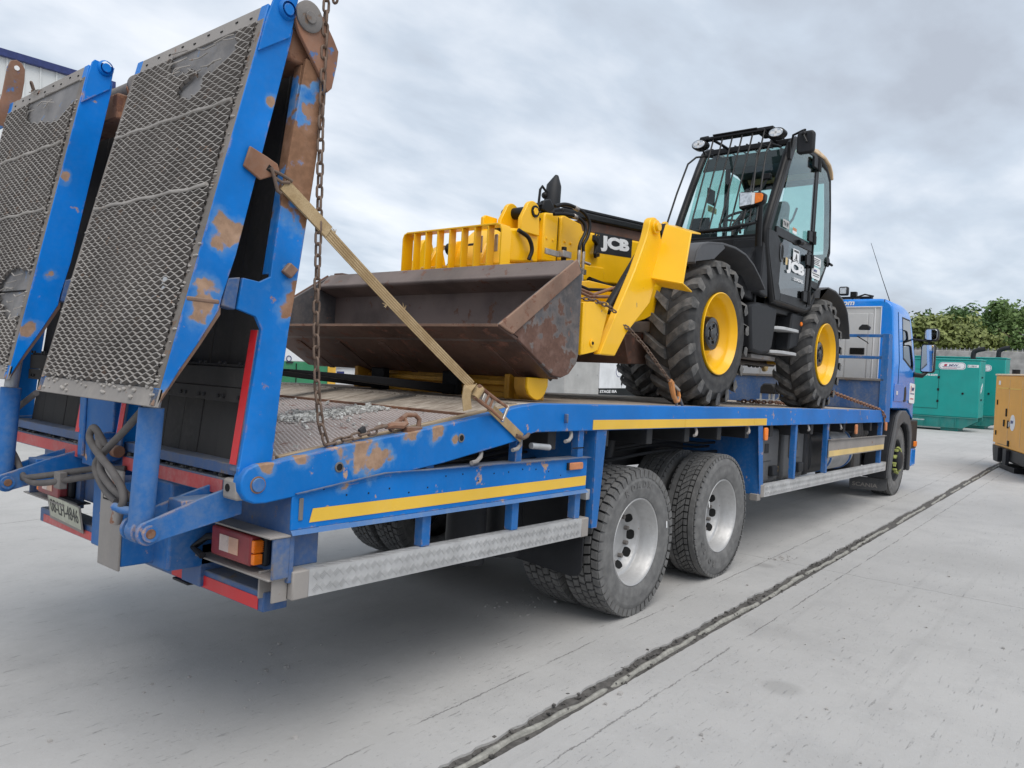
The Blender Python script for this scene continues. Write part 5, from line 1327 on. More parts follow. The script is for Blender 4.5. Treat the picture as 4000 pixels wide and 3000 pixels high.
# hoses over the head
def hose(pts, r=.014, mat='black'): return MB().tube(smooth_path(pts), r, 10).build('boom_hose', M[mat], H)
hose([(4.70, 3.50, 2.93), (4.80, 3.49, 2.965), (4.91, 3.48, 2.97), (5.06, 3.47, 2.945), (5.125, 3.46, 2.87), (5.10, 3.455, 2.77), (5.04, 3.45, 2.69), (5.045, 3.45, 2.62)])
hose([(4.72, 3.52, 2.875), (4.82, 3.50, 2.895), (4.95, 3.48, 2.90), (5.05, 3.47, 2.87), (5.07, 3.46, 2.80), (5.01, 3.455, 2.71), (4.985, 3.45, 2.66), (4.985, 3.45, 2.60)])
for p in ((4.93, 3.482, 2.968), (4.93, 3.485, 2.903)): MB().cyl(p, (p[0] + .05, p[1] - .003, p[2] - .008), .019, 8).build('hose_coupling', M['steel'], H, .003)
for x in (4.985, 5.045):
    MB().cyl((x, 3.45, 2.64), (x, 3.45, 2.50), .017, 6).build('hose_coupling', M['steel'], H, .003)
    MB().cyl((x, 3.45, 2.50), (x + .005, 3.45, 2.30), .011, 8).build('steel_pipe', M['steel'], H)
MB().cyl((5.06, 3.45, 2.555), (5.13, 3.44, 2.55), .012, 8).build('quick_coupling', M['steel'], H)
mb = MB(); mb.box((4.62, 3.50, 2.556), (4.80, 3.515, 2.60)); mb.box((4.80, 3.47, 2.562), (4.915, 3.52, 2.612)); mb.build('hose_bracket', M['steel'], H, .003)
MB().box((4.95, 3.44, 2.46), (5.09, 3.462, 2.50)).build('pipe_clamp', M['steel'], H, .003)
hb_('sensor', (4.855, 3.50, 2.535), (4.89, 3.53, 2.65), 'black', .004)
hose([(4.40, 3.60, 2.70), (4.50, 3.58, 2.66), (4.545, 3.575, 2.58), (4.52, 3.58, 2.50)], .016)
hose([(3.96, 3.50, 2.62), (4.1, 3.55, 2.655), (4.25, 3.60, 2.65)], .014)
# big decal
dc = MB(); dc.add([(5.43, 3.6085, bz(5.43, 2.695)), (6.045, 3.6085, bz(6.045, 2.695)), (6.045, 3.6085, bz(6.045, 2.868)), (5.43, 3.6085, bz(5.43, 2.868))], [(0, 1, 2, 3)])
dc = dc.build('decal', M['ink'], H)
text('JCB', .158, M['white'], dc, (5.535, 3.6075, bz(5.535, 2.715)), (1, 0, .08), (-.08, 0, 1), bold=.06, fit=(.47, .135))
sq = MB(); sq.add([(5.45, 3.6075, bz(5.45, 2.805)), (5.50, 3.6075, bz(5.5, 2.805)), (5.50, 3.6075, bz(5.5, 2.850)), (5.45, 3.6075, bz(5.45, 2.850))], [(0, 1, 2, 3)]); sq.build('emblem', M['yellow'], dc)
mb = MB(); mb.bar((5.36, 3.55, 2.66), (5.46, 3.59, 2.84), .02, .06); mb.bar((5.30, 3.53, 2.80), (5.40, 3.56, 2.78), .03, .05); mb.bar((5.36, 3.55, 2.66), (5.48, 3.59, 2.69), .02, .03); mb.build('hose_guide', M['black'], H, .004)
# ---- carriage and front guard
g = thing_g = MB()
for y in (3.449, 3.568, 3.687, 3.806, 3.925, 4.044, 4.163):
    x1 = 3.955
    hb_('guard_bar', (3.892, y - .006, 2.25), (x1, y + .006, 2.625), 'yellow', .002)
gt = MB(); gt.prism([(4.288, 2.17), (4.288, 2.59), (4.275, 2.622), (4.24, 2.637), (3.37, 2.637), (3.335, 2.625), (3.322, 2.59), (3.322, 2.17), (3.334, 2.17), (3.334, 2.588), (3.345, 2.614), (3.37, 2.625), (4.24, 2.625), (4.268, 2.612), (4.276, 2.588), (4.276, 2.17)], 3.890, 3.99, 'yz')
gt.build('guard_frame', M['yellow'], H, .002)
hb_('carriage', (4.02, 3.40, 1.80), (4.10, 4.22, 2.40), 'yellow', .01)
hp_('carriage_plate', [(4.02, 2.2), (4.02, 2.52), (4.08, 2.58), (4.15, 2.60), (4.21, 2.57), (4.22, 2.50), (4.30, 2.2)], 3.90, 3.93, 'yellow')
hp_('carriage_plate', [(4.02, 2.2), (4.02, 2.40), (4.10, 2.53), (4.18, 2.53), (4.30, 2.2)], 4.14, 4.17, 'yellow')
hp_('carriage_plate', [(4.02, 2.2), (4.02, 2.56), (4.06, 2.60), (4.12, 2.60), (4.22, 2.2)], 3.50, 3.53, 'yellow')
MB().cyl((4.15, 3.885, 2.535), (4.15, 3.90, 2.535), .032, 16).build('carriage_pin', M['yellow'], H, .004)
hp_('tilt_link', [(4.06, 2.30), (4.10, 2.56), (4.16, 2.58), (4.18, 2.50), (4.16, 2.30)], 3.76, 3.82, 'black')
for y in (3.46, 3.60): hb_('latch_bracket', (4.01, y, 2.47), (4.018, y + .03, 2.59), 'steel', .004)
# ---- front stabilisers
def stab(f):
    def yy(a, b): return (a, b) if f > 0 else (7.66 - b, 7.66 - a)
    leg = [(4.773 + .075 * math.cos(math.radians(a)), 2.712 + .075 * math.sin(math.radians(a))) for a in range(30, 181, 15)] + [(4.673, 2.634), (4.549, 2.394), (4.164, 1.789), (4.349, 1.789), (4.473, 1.944), (4.766, 2.182), (4.86, 2.40), (4.90, 2.60)]
    L = hp_('stabiliser_leg', leg, *yy(2.675, 2.730), 'yellow', bevel=.008)
    s = -1 if f > 0 else 1
    def P(x, y, z): return (x, y if f > 0 else 7.66 - y, z)
    mb = MB(); A, B, Cc, D = P(4.950, 2.690, 2.775), P(4.965, 2.487, 2.705), P(4.800, 2.447, 2.315), P(4.765, 2.690, 2.360)
    q = [Vector(p) for p in (A, B, Cc, D)]; nn = Vector((.10, 0, -.04))
    tp_ = [p + nn * .12 for p in q]
    mb.add(q + tp_, [(0, 1, 2, 3), (7, 6, 5, 4), (0, 4, 5, 1), (1, 5, 6, 2), (2, 6, 7, 3), (3, 7, 4, 0)])
    u_ = Vector((.15, 0, .02)); 
    mb.add([q[0], q[1], q[1] + u_, q[0] + u_, q[0] + Vector((0, 0, -.012)), q[1] + Vector((0, 0, -.012)), q[1] + u_ + Vector((0, 0, -.012)), q[0] + u_ + Vector((0, 0, -.012))], [(0, 1, 2, 3), (7, 6, 5, 4), (0, 4, 5, 1), (1, 5, 6, 2), (2, 6, 7, 3), (3, 7, 4, 0)])
    v_ = Vector((.15, 0, -.04))
    mb.add([q[3], q[2], q[2] + v_, q[3] + v_, q[3] + Vector((0, 0, .012)), q[2] + Vector((0, 0, .012)), q[2] + v_ + Vector((0, 0, .012)), q[3] + v_ + Vector((0, 0, .012))], [(0, 1, 2, 3), (7, 6, 5, 4), (0, 4, 5, 1), (1, 5, 6, 2), (2, 6, 7, 3), (3, 7, 4, 0)])
    mb.build('foot_pad', M['yellow'], L, .012)
    b = MB(); b.cyl(P(4.775, 2.68, 2.718), P(4.775, 2.655, 2.718), .050, 20); b.cyl(P(4.775, 2.655, 2.718), P(4.775, 2.635, 2.718), .030, 16); b.build('pivot_pin', M['yellow'], L, .004)
    hp_('lug', [(5.25 + .055 * math.cos(math.radians(a)), 2.81 + .055 * math.sin(math.radians(a))) for a in range(0, 181, 20)] + [(5.20, 2.70), (5.30, 2.70)], *yy(2.84, 2.865), 'yellow', par=L)
    MB().cyl(P(5.04, 2.735, 2.745), P(5.04, 2.835, 2.745), .055, 18).build('roller', M['black'], L)
    r = MB(); r.cyl(P(4.53, 2.87, 2.11), P(4.945, 2.87, 2.575), .040, 18); r = r.build('stabiliser_ram', M['black'], H, .004)
    MB().tube([P(4.70, 2.83, 2.38), P(4.66, 2.81, 2.37), P(4.70, 2.81, 2.30), P(4.76, 2.83, 2.29)], .010, 8).build('ram_pipe', M['black'], r)
    m = [(3.955, 2.100), (4.21, 2.132), (4.255, 2.128), (4.268, 2.108), (4.240, 2.033), (4.178, 1.845), (4.16, 1.815), (4.114, 1.800), (3.96, 1.770)]
    Mm = hp_('stabiliser_mount', m, *yy(2.685, 2.70) if False else yy(2.690, 2.699), 'yellow', bevel=.003)
    hp_('gusset', m, *yy(2.86, 2.88), 'yellow', par=Mm); hp_('web', [(3.955, 1.775), (3.985, 1.775), (3.985, 2.10), (3.955, 2.10)], *yy(2.68, 2.95), 'yellow', par=Mm)
    for x, z, rr in ((4.185, 2.098, .018), (4.085, 1.855, .024)):
        MB().cyl(P(x, 2.69, z), P(x, 2.682, z), rr, 14).build('pin', M['yellow'], Mm, .002)
    MB().cyl(P(4.085, 2.682, 1.855), P(4.085, 2.679, 1.855), .011, 10).build('pin_hole', M['hole'], Mm)
stab(1); stab(-1)
hb_('cross_beam', (3.99, 2.95, 1.79), (4.26, 4.71, 2.05), 'yellow', .012)
hp_('frame_plate', [(4.30, 2.28), (4.75, 2.36), (5.45, 2.36), (5.3, 2.05), (4.9, 1.98), (4.45, 1.95)], 3.18, 3.21, 'yellow')
hp_('frame_plate', [(4.9, 2.30), (5.5, 2.42), (5.52, 2.22), (5.25, 2.12), (4.85, 2.02)], 2.98, 3.01, 'yellow')
for p, q in (((4.50, 3.2, 2.33), (4.95, 3.1, 2.31)), ((4.45, 3.15, 2.29), (5.0, 3.1, 2.34)), ((4.40, 3.1, 2.26), (4.8, 3.0, 2.24))):
    MB().tube([p, ((p[0] + q[0]) / 2, p[1] - .03, p[2] - .04), q], .012, 8).build('hydraulic_pipe', M['rusty'] if p[0] < 4.48 else M['black'], H)
# ---- bucket
SP = [(3.115, 1.881), (3.805, 2.332), (3.835, 2.325), (3.880, 2.275), (3.886, 1.77), (3.870, 1.717), (3.795, 1.647), (3.72, 1.623), (3.64, 1.632), (3.275, 1.827)]
bk = MB()
shell = [(3.845, 2.30), (3.868, 2.20), (3.868, 1.77), (3.855, 1.725), (3.785, 1.66), (3.715, 1.638), (3.64, 1.648), (3.275, 1.842), (3.268, 1.829), (3.635, 1.631), (3.72, 1.623), (3.795, 1.646), (3.871, 1.717), (3.884, 1.77), (3.884, 2.20), (3.862, 2.308)]
bk.prism(shell, 2.672, 5.008); bk = bk.build('bucket', M['bucket_inner'], H, .003)
hp_('top_flange', [(3.845, 2.335), (3.800, 2.338), (3.690, 2.235), (3.700, 2.215), (3.866, 2.165), (3.866, 2.30)], 2.672, 5.008, 'bucket_inner', par=bk, bevel=.008)
hp_('blade', [(3.112, 1.886), (3.112, 1.876), (3.275, 1.815), (3.300, 1.825), (3.290, 1.838)], 2.650, 5.03, 'bucket', par=bk, bevel=.004)
MB().box((3.1085, 2.648, 1.873), (3.1135, 5.032, 1.888)).build('cutting_edge', M['bucket_edge'], bk, .001)
hp_('underside_plate', [(3.30, 1.812), (3.64, 1.620), (3.72, 1.612), (3.72, 1.622), (3.635, 1.631), (3.30, 1.824)], 2.672, 5.008, 'bucket', par=bk, bevel=.003)
for y in (2.90, 3.35, 3.80, 4.25, 4.70): hp_('wear_strip', [(3.34, 1.780), (3.66, 1.606), (3.66, 1.617), (3.34, 1.790)], y, y + .06, 'bucket', par=bk, bevel=.003)
for a, b in ((2.650, 2.671), (5.009, 5.03)):
    sd = hp_('side_plate', SP, a, b, 'bucket_side', par=bk, bevel=.005)
for a, b in ((2.636, 2.650), (5.03, 5.044)):
    hp_('side_rib', [(3.108, 1.885), (3.80, 2.340), (3.850, 2.262), (3.235, 1.842), (3.19, 1.855)], a, b, 'bucket_edge' if a < 3 else 'bucket', par=bk, bevel=.006)
hp_('hanger', [(3.86, 1.75), (4.03, 1.85), (4.03, 2.25), (3.88, 2.25)], 3.45, 3.50, 'bucket', par=bk); hp_('hanger', [(3.86, 1.75), (4.03, 1.85), (4.03, 2.25), (3.88, 2.25)], 4.15, 4.20, 'bucket', par=bk)
hb_('rim_tab', (3.80, 4.86, 2.325), (3.87, 4.96, 2.35), 'bucket', .004, par=bk)
# ---- operator's cab
YN, YF = 2.72, 3.70
O = [(7.22, 2.49), (7.07, 2.78), (6.985, 2.98), (6.965, 3.12), (7.10, 3.37), (7.25, 3.64), (7.40, 3.90), (7.51, 4.07), (7.60, 4.125), (7.83, 4.14), (8.15, 4.15), (8.32, 4.14), (8.55, 4.075), (8.68, 3.97), (8.745, 3.67), (8.805, 3.20), (8.74, 3.09), (8.58, 2.89), (8.34, 2.61), (8.28, 2.53), (8.12, 2.49), (7.34, 2.50)]
cabf = MB()
for y in (YN + .035, YF - .035):
    cabf.tube([(x, y, z) for x, z in O], .038, 10, closed=True)
cabf = cabf.build('operator_cab', M['black'], H)
for (x, z) in ((7.53, 4.09), (8.66, 3.98), (7.0, 3.06), (8.78, 3.15), (8.30, 2.54)):
    MB().box((x - .03, YN + .03, z - .03), (x + .03, YF - .03, z + .03)).build('cross_member', M['black'], cabf, .01)
# A pillar face
def strip_xz(pts_a, pts_b, y0, y1, name, mat, par, bev=.004): return MB().prism(pts_a + list(reversed(pts_b)), y0, y1).build(name, M[mat], par, bev)
strip_xz([(6.95, 3.12), (7.09, 3.38), (7.24, 3.65), (7.39, 3.91), (7.51, 4.09)], [(7.03, 3.12), (7.17, 3.38), (7.33, 3.66), (7.47, 3.90), (7.60, 4.09)], 2.712, 2.80, 'pillar', 'black', cabf, .012)
# door
dp = MB(); dp.prism([(6.975, 3.13), (7.165, 3.13), (7.335, 3.04), (7.305, 2.66), (7.365, 2.575), (7.355, 2.50), (7.23, 2.495), (7.08, 2.78), (6.985, 2.98)], 2.714, 2.74)
dp.prism([(7.3555, 2.50), (8.11, 2.49), (8.10, 2.595), (7.3655, 2.5755)], 2.714, 2.74)
dp.prism([(7.166, 3.19), (7.166, 3.105), (8.18, 3.105), (8.18, 3.195)], 2.7145, 2.74)
dp.prism([(8.055, 2.595), (8.12, 2.595), (8.185, 3.10), (8.09, 3.104)], 2.714, 2.74)
dp.prism([(8.155, 3.196), (8.205, 3.196), (8.240, 4.10), (8.175, 4.11)], 2.714, 2.74)
dp.prism([(7.55, 4.06), (8.19, 4.09), (8.19, 4.14), (7.62, 4.12)], 2.7142, 2.74)
door = dp.build('door', M['black'], cabf, .005)
MB().box((8.192, 2.712, 2.60), (8.198, 2.7165, 4.08)).build('door_gap', M['steel'], door) if False else None
MB().prism([(7.17, 3.195), (7.26, 3.37), (7.42, 3.79), (7.56, 4.06), (8.175, 4.09), (8.155, 3.195)], 2.722, 2.726).build('window', M['glass'], door)
MB().prism([(7.34, 3.04), (7.38, 3.104), (8.088, 3.104), (8.055, 2.596), (7.3655, 2.577), (7.307, 2.66)], 2.722, 2.726).build('lower_window', M['glass_low'] if 'glass_low' in M else M['glass'], door)
hgl = MB(); hgl.prism([(7.315 + .048 * math.cos(a), 2.965 + .095 * math.sin(a)) for a in [i * math.pi / 10 for i in range(20)]], 2.706, 2.718); hgl = hgl.build('handle', M['gloss_black'], door, .006)
MB().prism([(7.325 + .03 * math.cos(a), 2.965 + .070 * math.sin(a)) for a in [i * math.pi / 10 for i in range(20)]], 2.7045, 2.7075).build('recess', M['hole'], hgl)
MB().cyl((7.74, 2.70, 3.135), (7.82, 2.69, 3.14), .026, 12).build('latch_knob', M['black'], door, .004)
MB().cyl((7.82, 2.69, 3.14), (7.85, 2.688, 3.142), .014, 8).build('knob_tip', M['steel'], door)
for (x0, z0) in ((8.025, 3.965), (8.0, 3.195), (7.975, 2.945), (7.94, 2.565)):
    mb = MB(); mb.box((x0, 2.688, z0), (x0 + .12, 2.714, z0 + .105)); mb.cyl((x0 + .16, 2.692, z0 - .015), (x0 + .16, 2.692, z0 + .12), .022, 10); mb.box((x0 + .16, 2.696, z0), (x0 + .26, 2.712, z0 + .09)); mb.build('hinge', M['black'], door, .004)
# rear quarter window and its black skirt
MB().prism([(8.26, 4.06), (8.53, 4.03), (8.635, 3.945), (8.70, 3.66), (8.755, 3.26), (8.64, 2.985), (8.44, 2.81), (8.235, 2.82)], 2.722, 2.726).build('window', M['glass'], cabf)
MB().prism([(8.215, 2.82), (8.44, 2.812), (8.40, 2.735), (8.21, 2.745)], 2.712, 2.74).build('skirt_panel', M['black'], cabf, .004)
MB().prism([(8.13, 2.53), (8.20, 2.745), (8.215, 2.82), (8.235, 4.10), (8.262, 4.10), (8.240, 2.82), (8.23, 2.74), (8.155, 2.53)], 2.7135, 2.74).build('rear_post', M['black'], cabf, .004)
MB().cyl((8.72, 2.705, 3.085), (8.72, 2.72, 3.085), .055, 16).build('window_catch', M['black'], cabf, .006)
MB().cyl((8.74, 2.70, 3.07), (8.80, 2.69, 3.06), .014, 8).build('catch_lever', M['black'], cabf)
# far side windows, windscreen, rear glass
MB().prism([(7.17, 3.15), (7.42, 3.79), (7.56, 4.06), (8.53, 4.03), (8.64, 3.94), (8.75, 3.26), (8.6, 3.0), (7.2, 3.0)], 3.668, 3.672).build('far_window', M['glass'], cabf)
MB().box((8.10, 3.655, 2.95), (8.17, 3.69, 4.09)).build('far_post', M['black'], cabf, .005)
MB().box((7.0, 3.64, 2.5), (8.5, 3.69, 3.02)).build('far_panel', M['black'], cabf, .005)
mb = MB(); pts = [(6.972, 3.12), (7.105, 3.37), (7.255, 3.64), (7.405, 3.90), (7.50, 4.05)]
for (a, b), (c, d) in zip(pts, pts[1:]): mb.quad((a, 2.79, b), (a, 3.64, b), (c, 3.64, d), (c, 2.79, d))
mb.build('windscreen', M['glass'], cabf)
mb = MB(); mb.quad((8.66, 2.79, 3.95), (8.66, 3.63, 3.95), (8.79, 3.63, 3.22), (8.79, 2.79, 3.22)); mb.build('rear_window', M['glass'], cabf)
mb = MB(); mb.quad((7.53, 2.79, 4.12), (7.53, 3.63, 4.12), (8.0, 3.63, 4.135), (8.0, 2.79, 4.135)); mb.build('roof_window', M['glass'], cabf)
for i in range(7):
    MB().box((7.54, 2.84 + i * .125, 4.132), (8.0, 2.855 + i * .125, 4.142)).build('roof_bar', M['black'], cabf)
MB().prism([(8.0, 4.12), (8.0, 4.15), (8.18, 4.182), (8.45, 4.172), (8.62, 4.135), (8.705, 4.07), (8.735, 3.99), (8.715, 3.985), (8.68, 4.05), (8.60, 4.11), (8.45, 4.14)], 2.705, 3.715).build('roof', M['cream'], cabf, .012)
# cowl below the windscreen
hb_('cowl', (6.955, 2.80, 2.43), (7.20, 3.68, 3.065), 'plastic', .02, par=cabf)
hp_('front_panel', [(6.90, 2.52), (6.95, 3.04), (7.0, 3.06), (7.1, 2.5)], 2.735, 3.05, 'plastic', par=cabf, bevel=.015)
hp_('inner_mudguard', [(6.55, 2.50), (6.97, 2.45), (6.97, 2.98), (6.7, 2.75)], 2.82, 3.3, 'plastic', par=cabf, bevel=.02)
# windscreen guard
gd = MB()
for yb in (3.378, 3.281, 3.18, 3.081, 2.977, 2.864): gd = MB().tube([(7.10, yb, 4.10), (7.07, yb, 4.02), (6.69, yb, 3.085)], .0085, 7).build('guard_bar', M['black'], cabf)
for a, b in ((2.80, 2.74), (2.885, 2.80)):
    MB().tube([(7.30, a - .03, 3.98), (7.05, a - .02, 3.95), (6.98, a - .01, 3.84), (6.72, b, 3.15)], .0085, 7).build('guard_bar', M['black'], cabf)
MB().tube([(6.69, 3.46, 3.07), (6.69, 3.40, 3.085), (6.69, 3.0, 3.09), (6.70, 2.88, 3.11), (6.74, 2.74, 3.14)], [.011, .02, .02, .02, .011], 8).build('guard_rail', M['black'], cabf)
lbm = MB(); lbm.box((7.08, 2.86, 4.085), (7.16, 3.47, 4.112)); lbm.cyl((7.12, 3.44, 4.115), (7.12, 3.53, 4.112), .022, 10); lbm.box((7.14, 2.80, 4.112), (7.40, 2.98, 4.145)); lbm.box((7.07, 2.93, 4.112), (7.25, 3.38, 4.128)); lbm.build('lamp_bar', M['black'], cabf, .006)
for y in (2.90, 3.40): MB().tube([(7.12, y, 4.09), (7.35, y, 4.10), (7.55, y, 4.10)], .014, 8).build('bar_arm', M['black'], cabf)
MB().tube([(7.20, 3.42, 3.96), (7.05, 3.53, 3.915), (6.99, 3.585, 3.84), (6.86, 3.62, 3.52), (6.68, 3.65, 3.06)], .010, 8).build('side_rod', M['black'], cabf)
MB().tube([(7.10, 3.50, 4.02), (7.16, 3.48, 3.94), (7.22, 3.44, 3.95)], .010, 8).build('lamp_lead', M['black'], cabf)
for y, z in ((3.525, 4.052), (2.745, 4.050)):
    w = MB(); w.prism([(y + .082 * math.cos(a), z + .052 * math.sin(a)) for a in [i * math.pi / 12 for i in range(24)]], 7.08, 7.17, 'yz'); w = w.build('work_lamp', M['black'], cabf, .012)
    MB().prism([(y + .066 * math.cos(a), z + .040 * math.sin(a)) for a in [i * math.pi / 12 for i in range(24)]], 7.070, 7.081, 'yz').build('lens', M['lamp_glass'], w, .003)
    for a, b in ((.05, .012), (.012, .034)): MB().prism([(y - a, z - b), (y + a, z - b), (y + a, z + b), (y - a, z + b)], 7.0685, 7.0705, 'yz').build('reflector', M['white'], w, .004)
hl = MB(); hl.prism([(2.925, 3.285), (2.90, 3.272), (2.72, 3.312), (2.69, 3.335), (2.685, 3.395), (2.70, 3.412), (2.91, 3.440), (2.932, 3.425)], 6.75, 6.83, 'yz'); hl = hl.build('headlamp', M['black'], cabf, .014)
MB().prism([(2.917, 3.298), (2.805, 3.310), (2.805, 3.418), (2.915, 3.428)], 6.741, 6.7505, 'yz').build('lens', M['lamp_glass'], hl, .003)
MB().prism([(2.803, 3.309), (2.775, 3.314), (2.775, 3.414), (2.803, 3.418)], 6.7415, 6.7505, 'yz').build('bezel', M['white'], hl)
MB().prism([(2.773, 3.315), (2.712, 3.328), (2.700, 3.345), (2.698, 3.388), (2.712, 3.403), (2.773, 3.412)], 6.741, 6.7505, 'yz').build('indicator', M['lens_amber'], hl, .003)
MB().tube([(6.80, 2.745, 3.33), (6.83, 2.755, 3.15), (6.88, 2.77, 2.95)], .030, 10).build('lamp_post', M['black'], hl)
mr = MB(); mr.prism(rrect(.165, .215, .04, 5, 2.535, 3.985), 7.27, 7.33, 'yz'); mr = mr.build('mirror', M['plastic'], cabf, .018)
MB().tube([(7.42, 2.72, 3.90), (7.38, 2.70, 4.02), (7.35, 2.68, 4.09), (7.33, 2.58, 4.115), (7.28, 2.545, 4.10)], .012, 8).build('mirror_arm', M['black'], mr)
MB().tube([(7.26, 2.545, 4.06), (7.245, 2.54, 4.03), (7.24, 2.51, 3.97)], .012, 8).build('mirror_clamp', M['black'], mr)
MB().ball((7.26, 2.545, 4.06), .024, 10, 6).build('ball_joint', M['black'], mr)
MB().box((7.36, 2.70, 3.87), (7.42, 2.735, 4.04)).build('mirror_bracket', M['black'], mr, .006)
# wipers
MB().tube([(6.95, 2.98, 3.10), (6.99, 3.02, 3.22), (7.18, 2.90, 3.55), (7.24, 2.87, 3.66)], .012, 7).build('wiper', M['black'], cabf)
MB().tube([(6.95, 3.06, 3.08), (7.02, 3.09, 3.20), (7.10, 3.02, 3.34)], .012, 7).build('wiper', M['black'], cabf)
MB().box((7.22, 2.83, 3.66), (7.28, 2.92, 3.72)).build('wiper_motor', M['black'], cabf, .01)
# inside
mb = MB(); mb.prism([(8.0, 3.02), (8.16, 3.04), (8.26, 3.60), (8.22, 3.68), (8.12, 3.66)], 2.98, 3.44); mb.build('seat_back', M['plastic_grey'], cabf, .05)
MB().box((7.62, 2.98, 2.94), (8.10, 3.44, 3.06)).build('seat_cushion', M['plastic_grey'], cabf, .05)
MB().prism([(7.62, 3.0), (7.78, 3.0), (7.76, 3.36), (7.70, 3.40), (7.64, 3.36)], 2.80, 2.90).build('arm_console', M['plastic_grey'], cabf, .03)
MB().prism([(7.02, 2.95), (7.22, 2.95), (7.20, 3.22), (7.06, 3.19)], 3.32, 3.60).build('dashboard', M['black'], cabf, .02)
MB().prism([(7.10, 3.15), (7.24, 3.15), (7.22, 3.34), (7.12, 3.32)], 3.42, 3.58).build('display', M['black'], cabf, .01)
mb = MB(); c0 = Vector((7.30, 3.16, 3.30)); a_, b_ = Vector((.55, 0, -.55)).normalized() * 0 + Vector((0, 1, 0)), Vector((.75, 0, .66)).normalized()
mb.tube([c0 + a_ * .18 * math.cos(i * math.pi / 12) + b_ * .18 * math.sin(i * math.pi / 12) for i in range(24)], .014, 8, closed=True)
for i in (1, 9, 17): mb.tube([c0, c0 + a_ * .18 * math.cos(i * math.pi / 12) + b_ * .18 * math.sin(i * math.pi / 12)], .012, 6)
mb.build('steering_wheel', M['black'], cabf)
MB().tube([(7.14, 3.16, 2.95), (7.30, 3.16, 3.28)], .03, 8).build('steering_column', M['black'], cabf)
MB().tube([(7.80, 2.86, 3.30), (7.95, 2.85, 3.42), (8.05, 2.85, 3.55)], .012, 8).build('grab_rail', M['black'], cabf)
MB().box((7.95, 2.78, 4.05), (8.55, 3.66, 4.085)).build('roof_lining', M['black'], cabf, .01)
MB().prism([(7.42, 3.86), (7.52, 4.03), (7.75, 4.08), (7.75, 4.05), (7.55, 3.98)], 2.80, 3.64).build('sun_visor', M['plastic'], cabf, .01)
# lettering and stickers on the door
def stick(name, x0, x1, z0, z1, mat, y=2.7095, par=door, r=.012):
    return MB().prism(rrect(x1 - x0, z1 - z0, r, 3, (x0 + x1) / 2, (z0 + z1) / 2), y, y + .0015).build(name, M[mat], par)
text('JCB', .130, M['white'], door, (7.475, 2.7095, 2.792), (1, 0, 0), (0, 0, 1), bold=.06, fit=(.505, .14))
text('LOADALL', .040, M['white'], door, (7.69, 2.7095, 2.745), (1, 0, 0), (0, 0, 1), bold=.03, fit=(.28, .034))
stick('emblem', 7.435, 7.485, 2.865, 2.935, 'tape_pale', r=.004)
s_ = stick('sticker', 7.63, 7.805, 2.935, 3.055, 'white', r=.006)
mb = MB(); mb.box((7.65, 2.7082, 3.025), (7.785, 2.7092, 3.045)); mb.prism([(7.69, 2.96), (7.75, 2.955), (7.74, 3.0), (7.715, 3.015)], 2.7082, 2.7092); mb.box((7.66, 2.7082, 2.943), (7.78, 2.7092, 2.952)); mb.build('print', M['ink_grey'], s_)
s_ = stick('sticker', 7.305, 7.47, 3.210, 3.285, 'panel_grey', r=.004); text('T4 IV', .058, M['ink'], s_, (7.315, 2.7088, 3.225), (1, 0, 0), (0, 0, 1), bold=.03, sx=1.05)
s_ = stick('sticker', 7.575, 7.685, 3.225, 3.255, 'lens_amber_dusty', r=.003); stick('sticker', 7.575, 7.685, 3.197, 3.2245, 'white', r=.003)
s_ = stick('sticker', 8.215, 8.48, 2.985, 3.075, 'white', 2.7095, cabf, .02)
for i in range(4): text(('IN EMERGENCY', 'USE WINDOW', 'AS EXIT', 'BREAK GLASS')[i] if False else '- -- - --', .022, M['ink_grey'], s_, (8.235, 2.7088, 3.055 - i * .02), (1, 0, 0), (0, 0, 1), bold=.02) if False else None
mb = MB()
for i in range(4): mb.box((8.24 + .01 * (i % 2), 2.7082, 3.052 - i * .018), (8.45 - .02 * (i % 3), 2.7092, 3.060 - i * .018))
mb.build('print', M['ink_grey'], s_)
s_ = stick('sticker', 8.205, 8.475, 2.845, 2.965, 'white', 2.7095, cabf, .03)
text('MW', .042, M['blue_print'], s_, (8.27, 2.7088, 2.915), (1, 0, 0), (0, 0, 1), bold=.03, sx=1.3)
mb = MB(); mb.box((8.225, 2.7082, 2.893), (8.455, 2.7092, 2.903)); mb.box((8.245, 2.7082, 2.872), (8.435, 2.7092, 2.880)); mb.box((8.235, 2.7082, 2.910), (8.25, 2.7092, 2.950)); mb.build('print', M['ink_grey'], s_)
# licence plate seen inside the far window and a notice
MB().box((7.66, 3.655, 3.52), (7.86, 3.664, 3.58)).build('notice', M['tape_pale'], cabf)
MB().box((7.62, 3.655, 3.60), (7.80, 3.664, 3.76)).build('notice', M['plastic'], cabf)
# exhaust stack and its stay on the engine side
mb = MB(); mb.tube([(6.15, 4.62, 2.80), (6.15, 4.62, 3.35), (6.17, 4.62, 3.55), (6.205, 4.62, 3.66)], [.085, .085, .075, .02], 16); mb.build('exhaust_stack', M['plastic'], H)
MB().tube([(5.98, 4.66, 3.25), (6.0, 4.66, 3.48), (6.03, 4.66, 3.52), (6.08, 4.65, 3.48), (6.08, 4.65, 3.30)], .013, 8).build('mirror_stay', M['black'], H)
MB().ball((6.08, 4.66, 3.44), .035, 8, 6).build('stay_clamp', M['black'], H)
# towing eye and hooks between the wheels
MB().prism([(9.30, 1.99), (9.42, 1.99), (9.46, 1.95), (9.44, 1.89), (9.38, 1.87), (9.32, 1.92)], 3.58, 3.63).build('tow_eye', M['tape_pale'], H, .01)

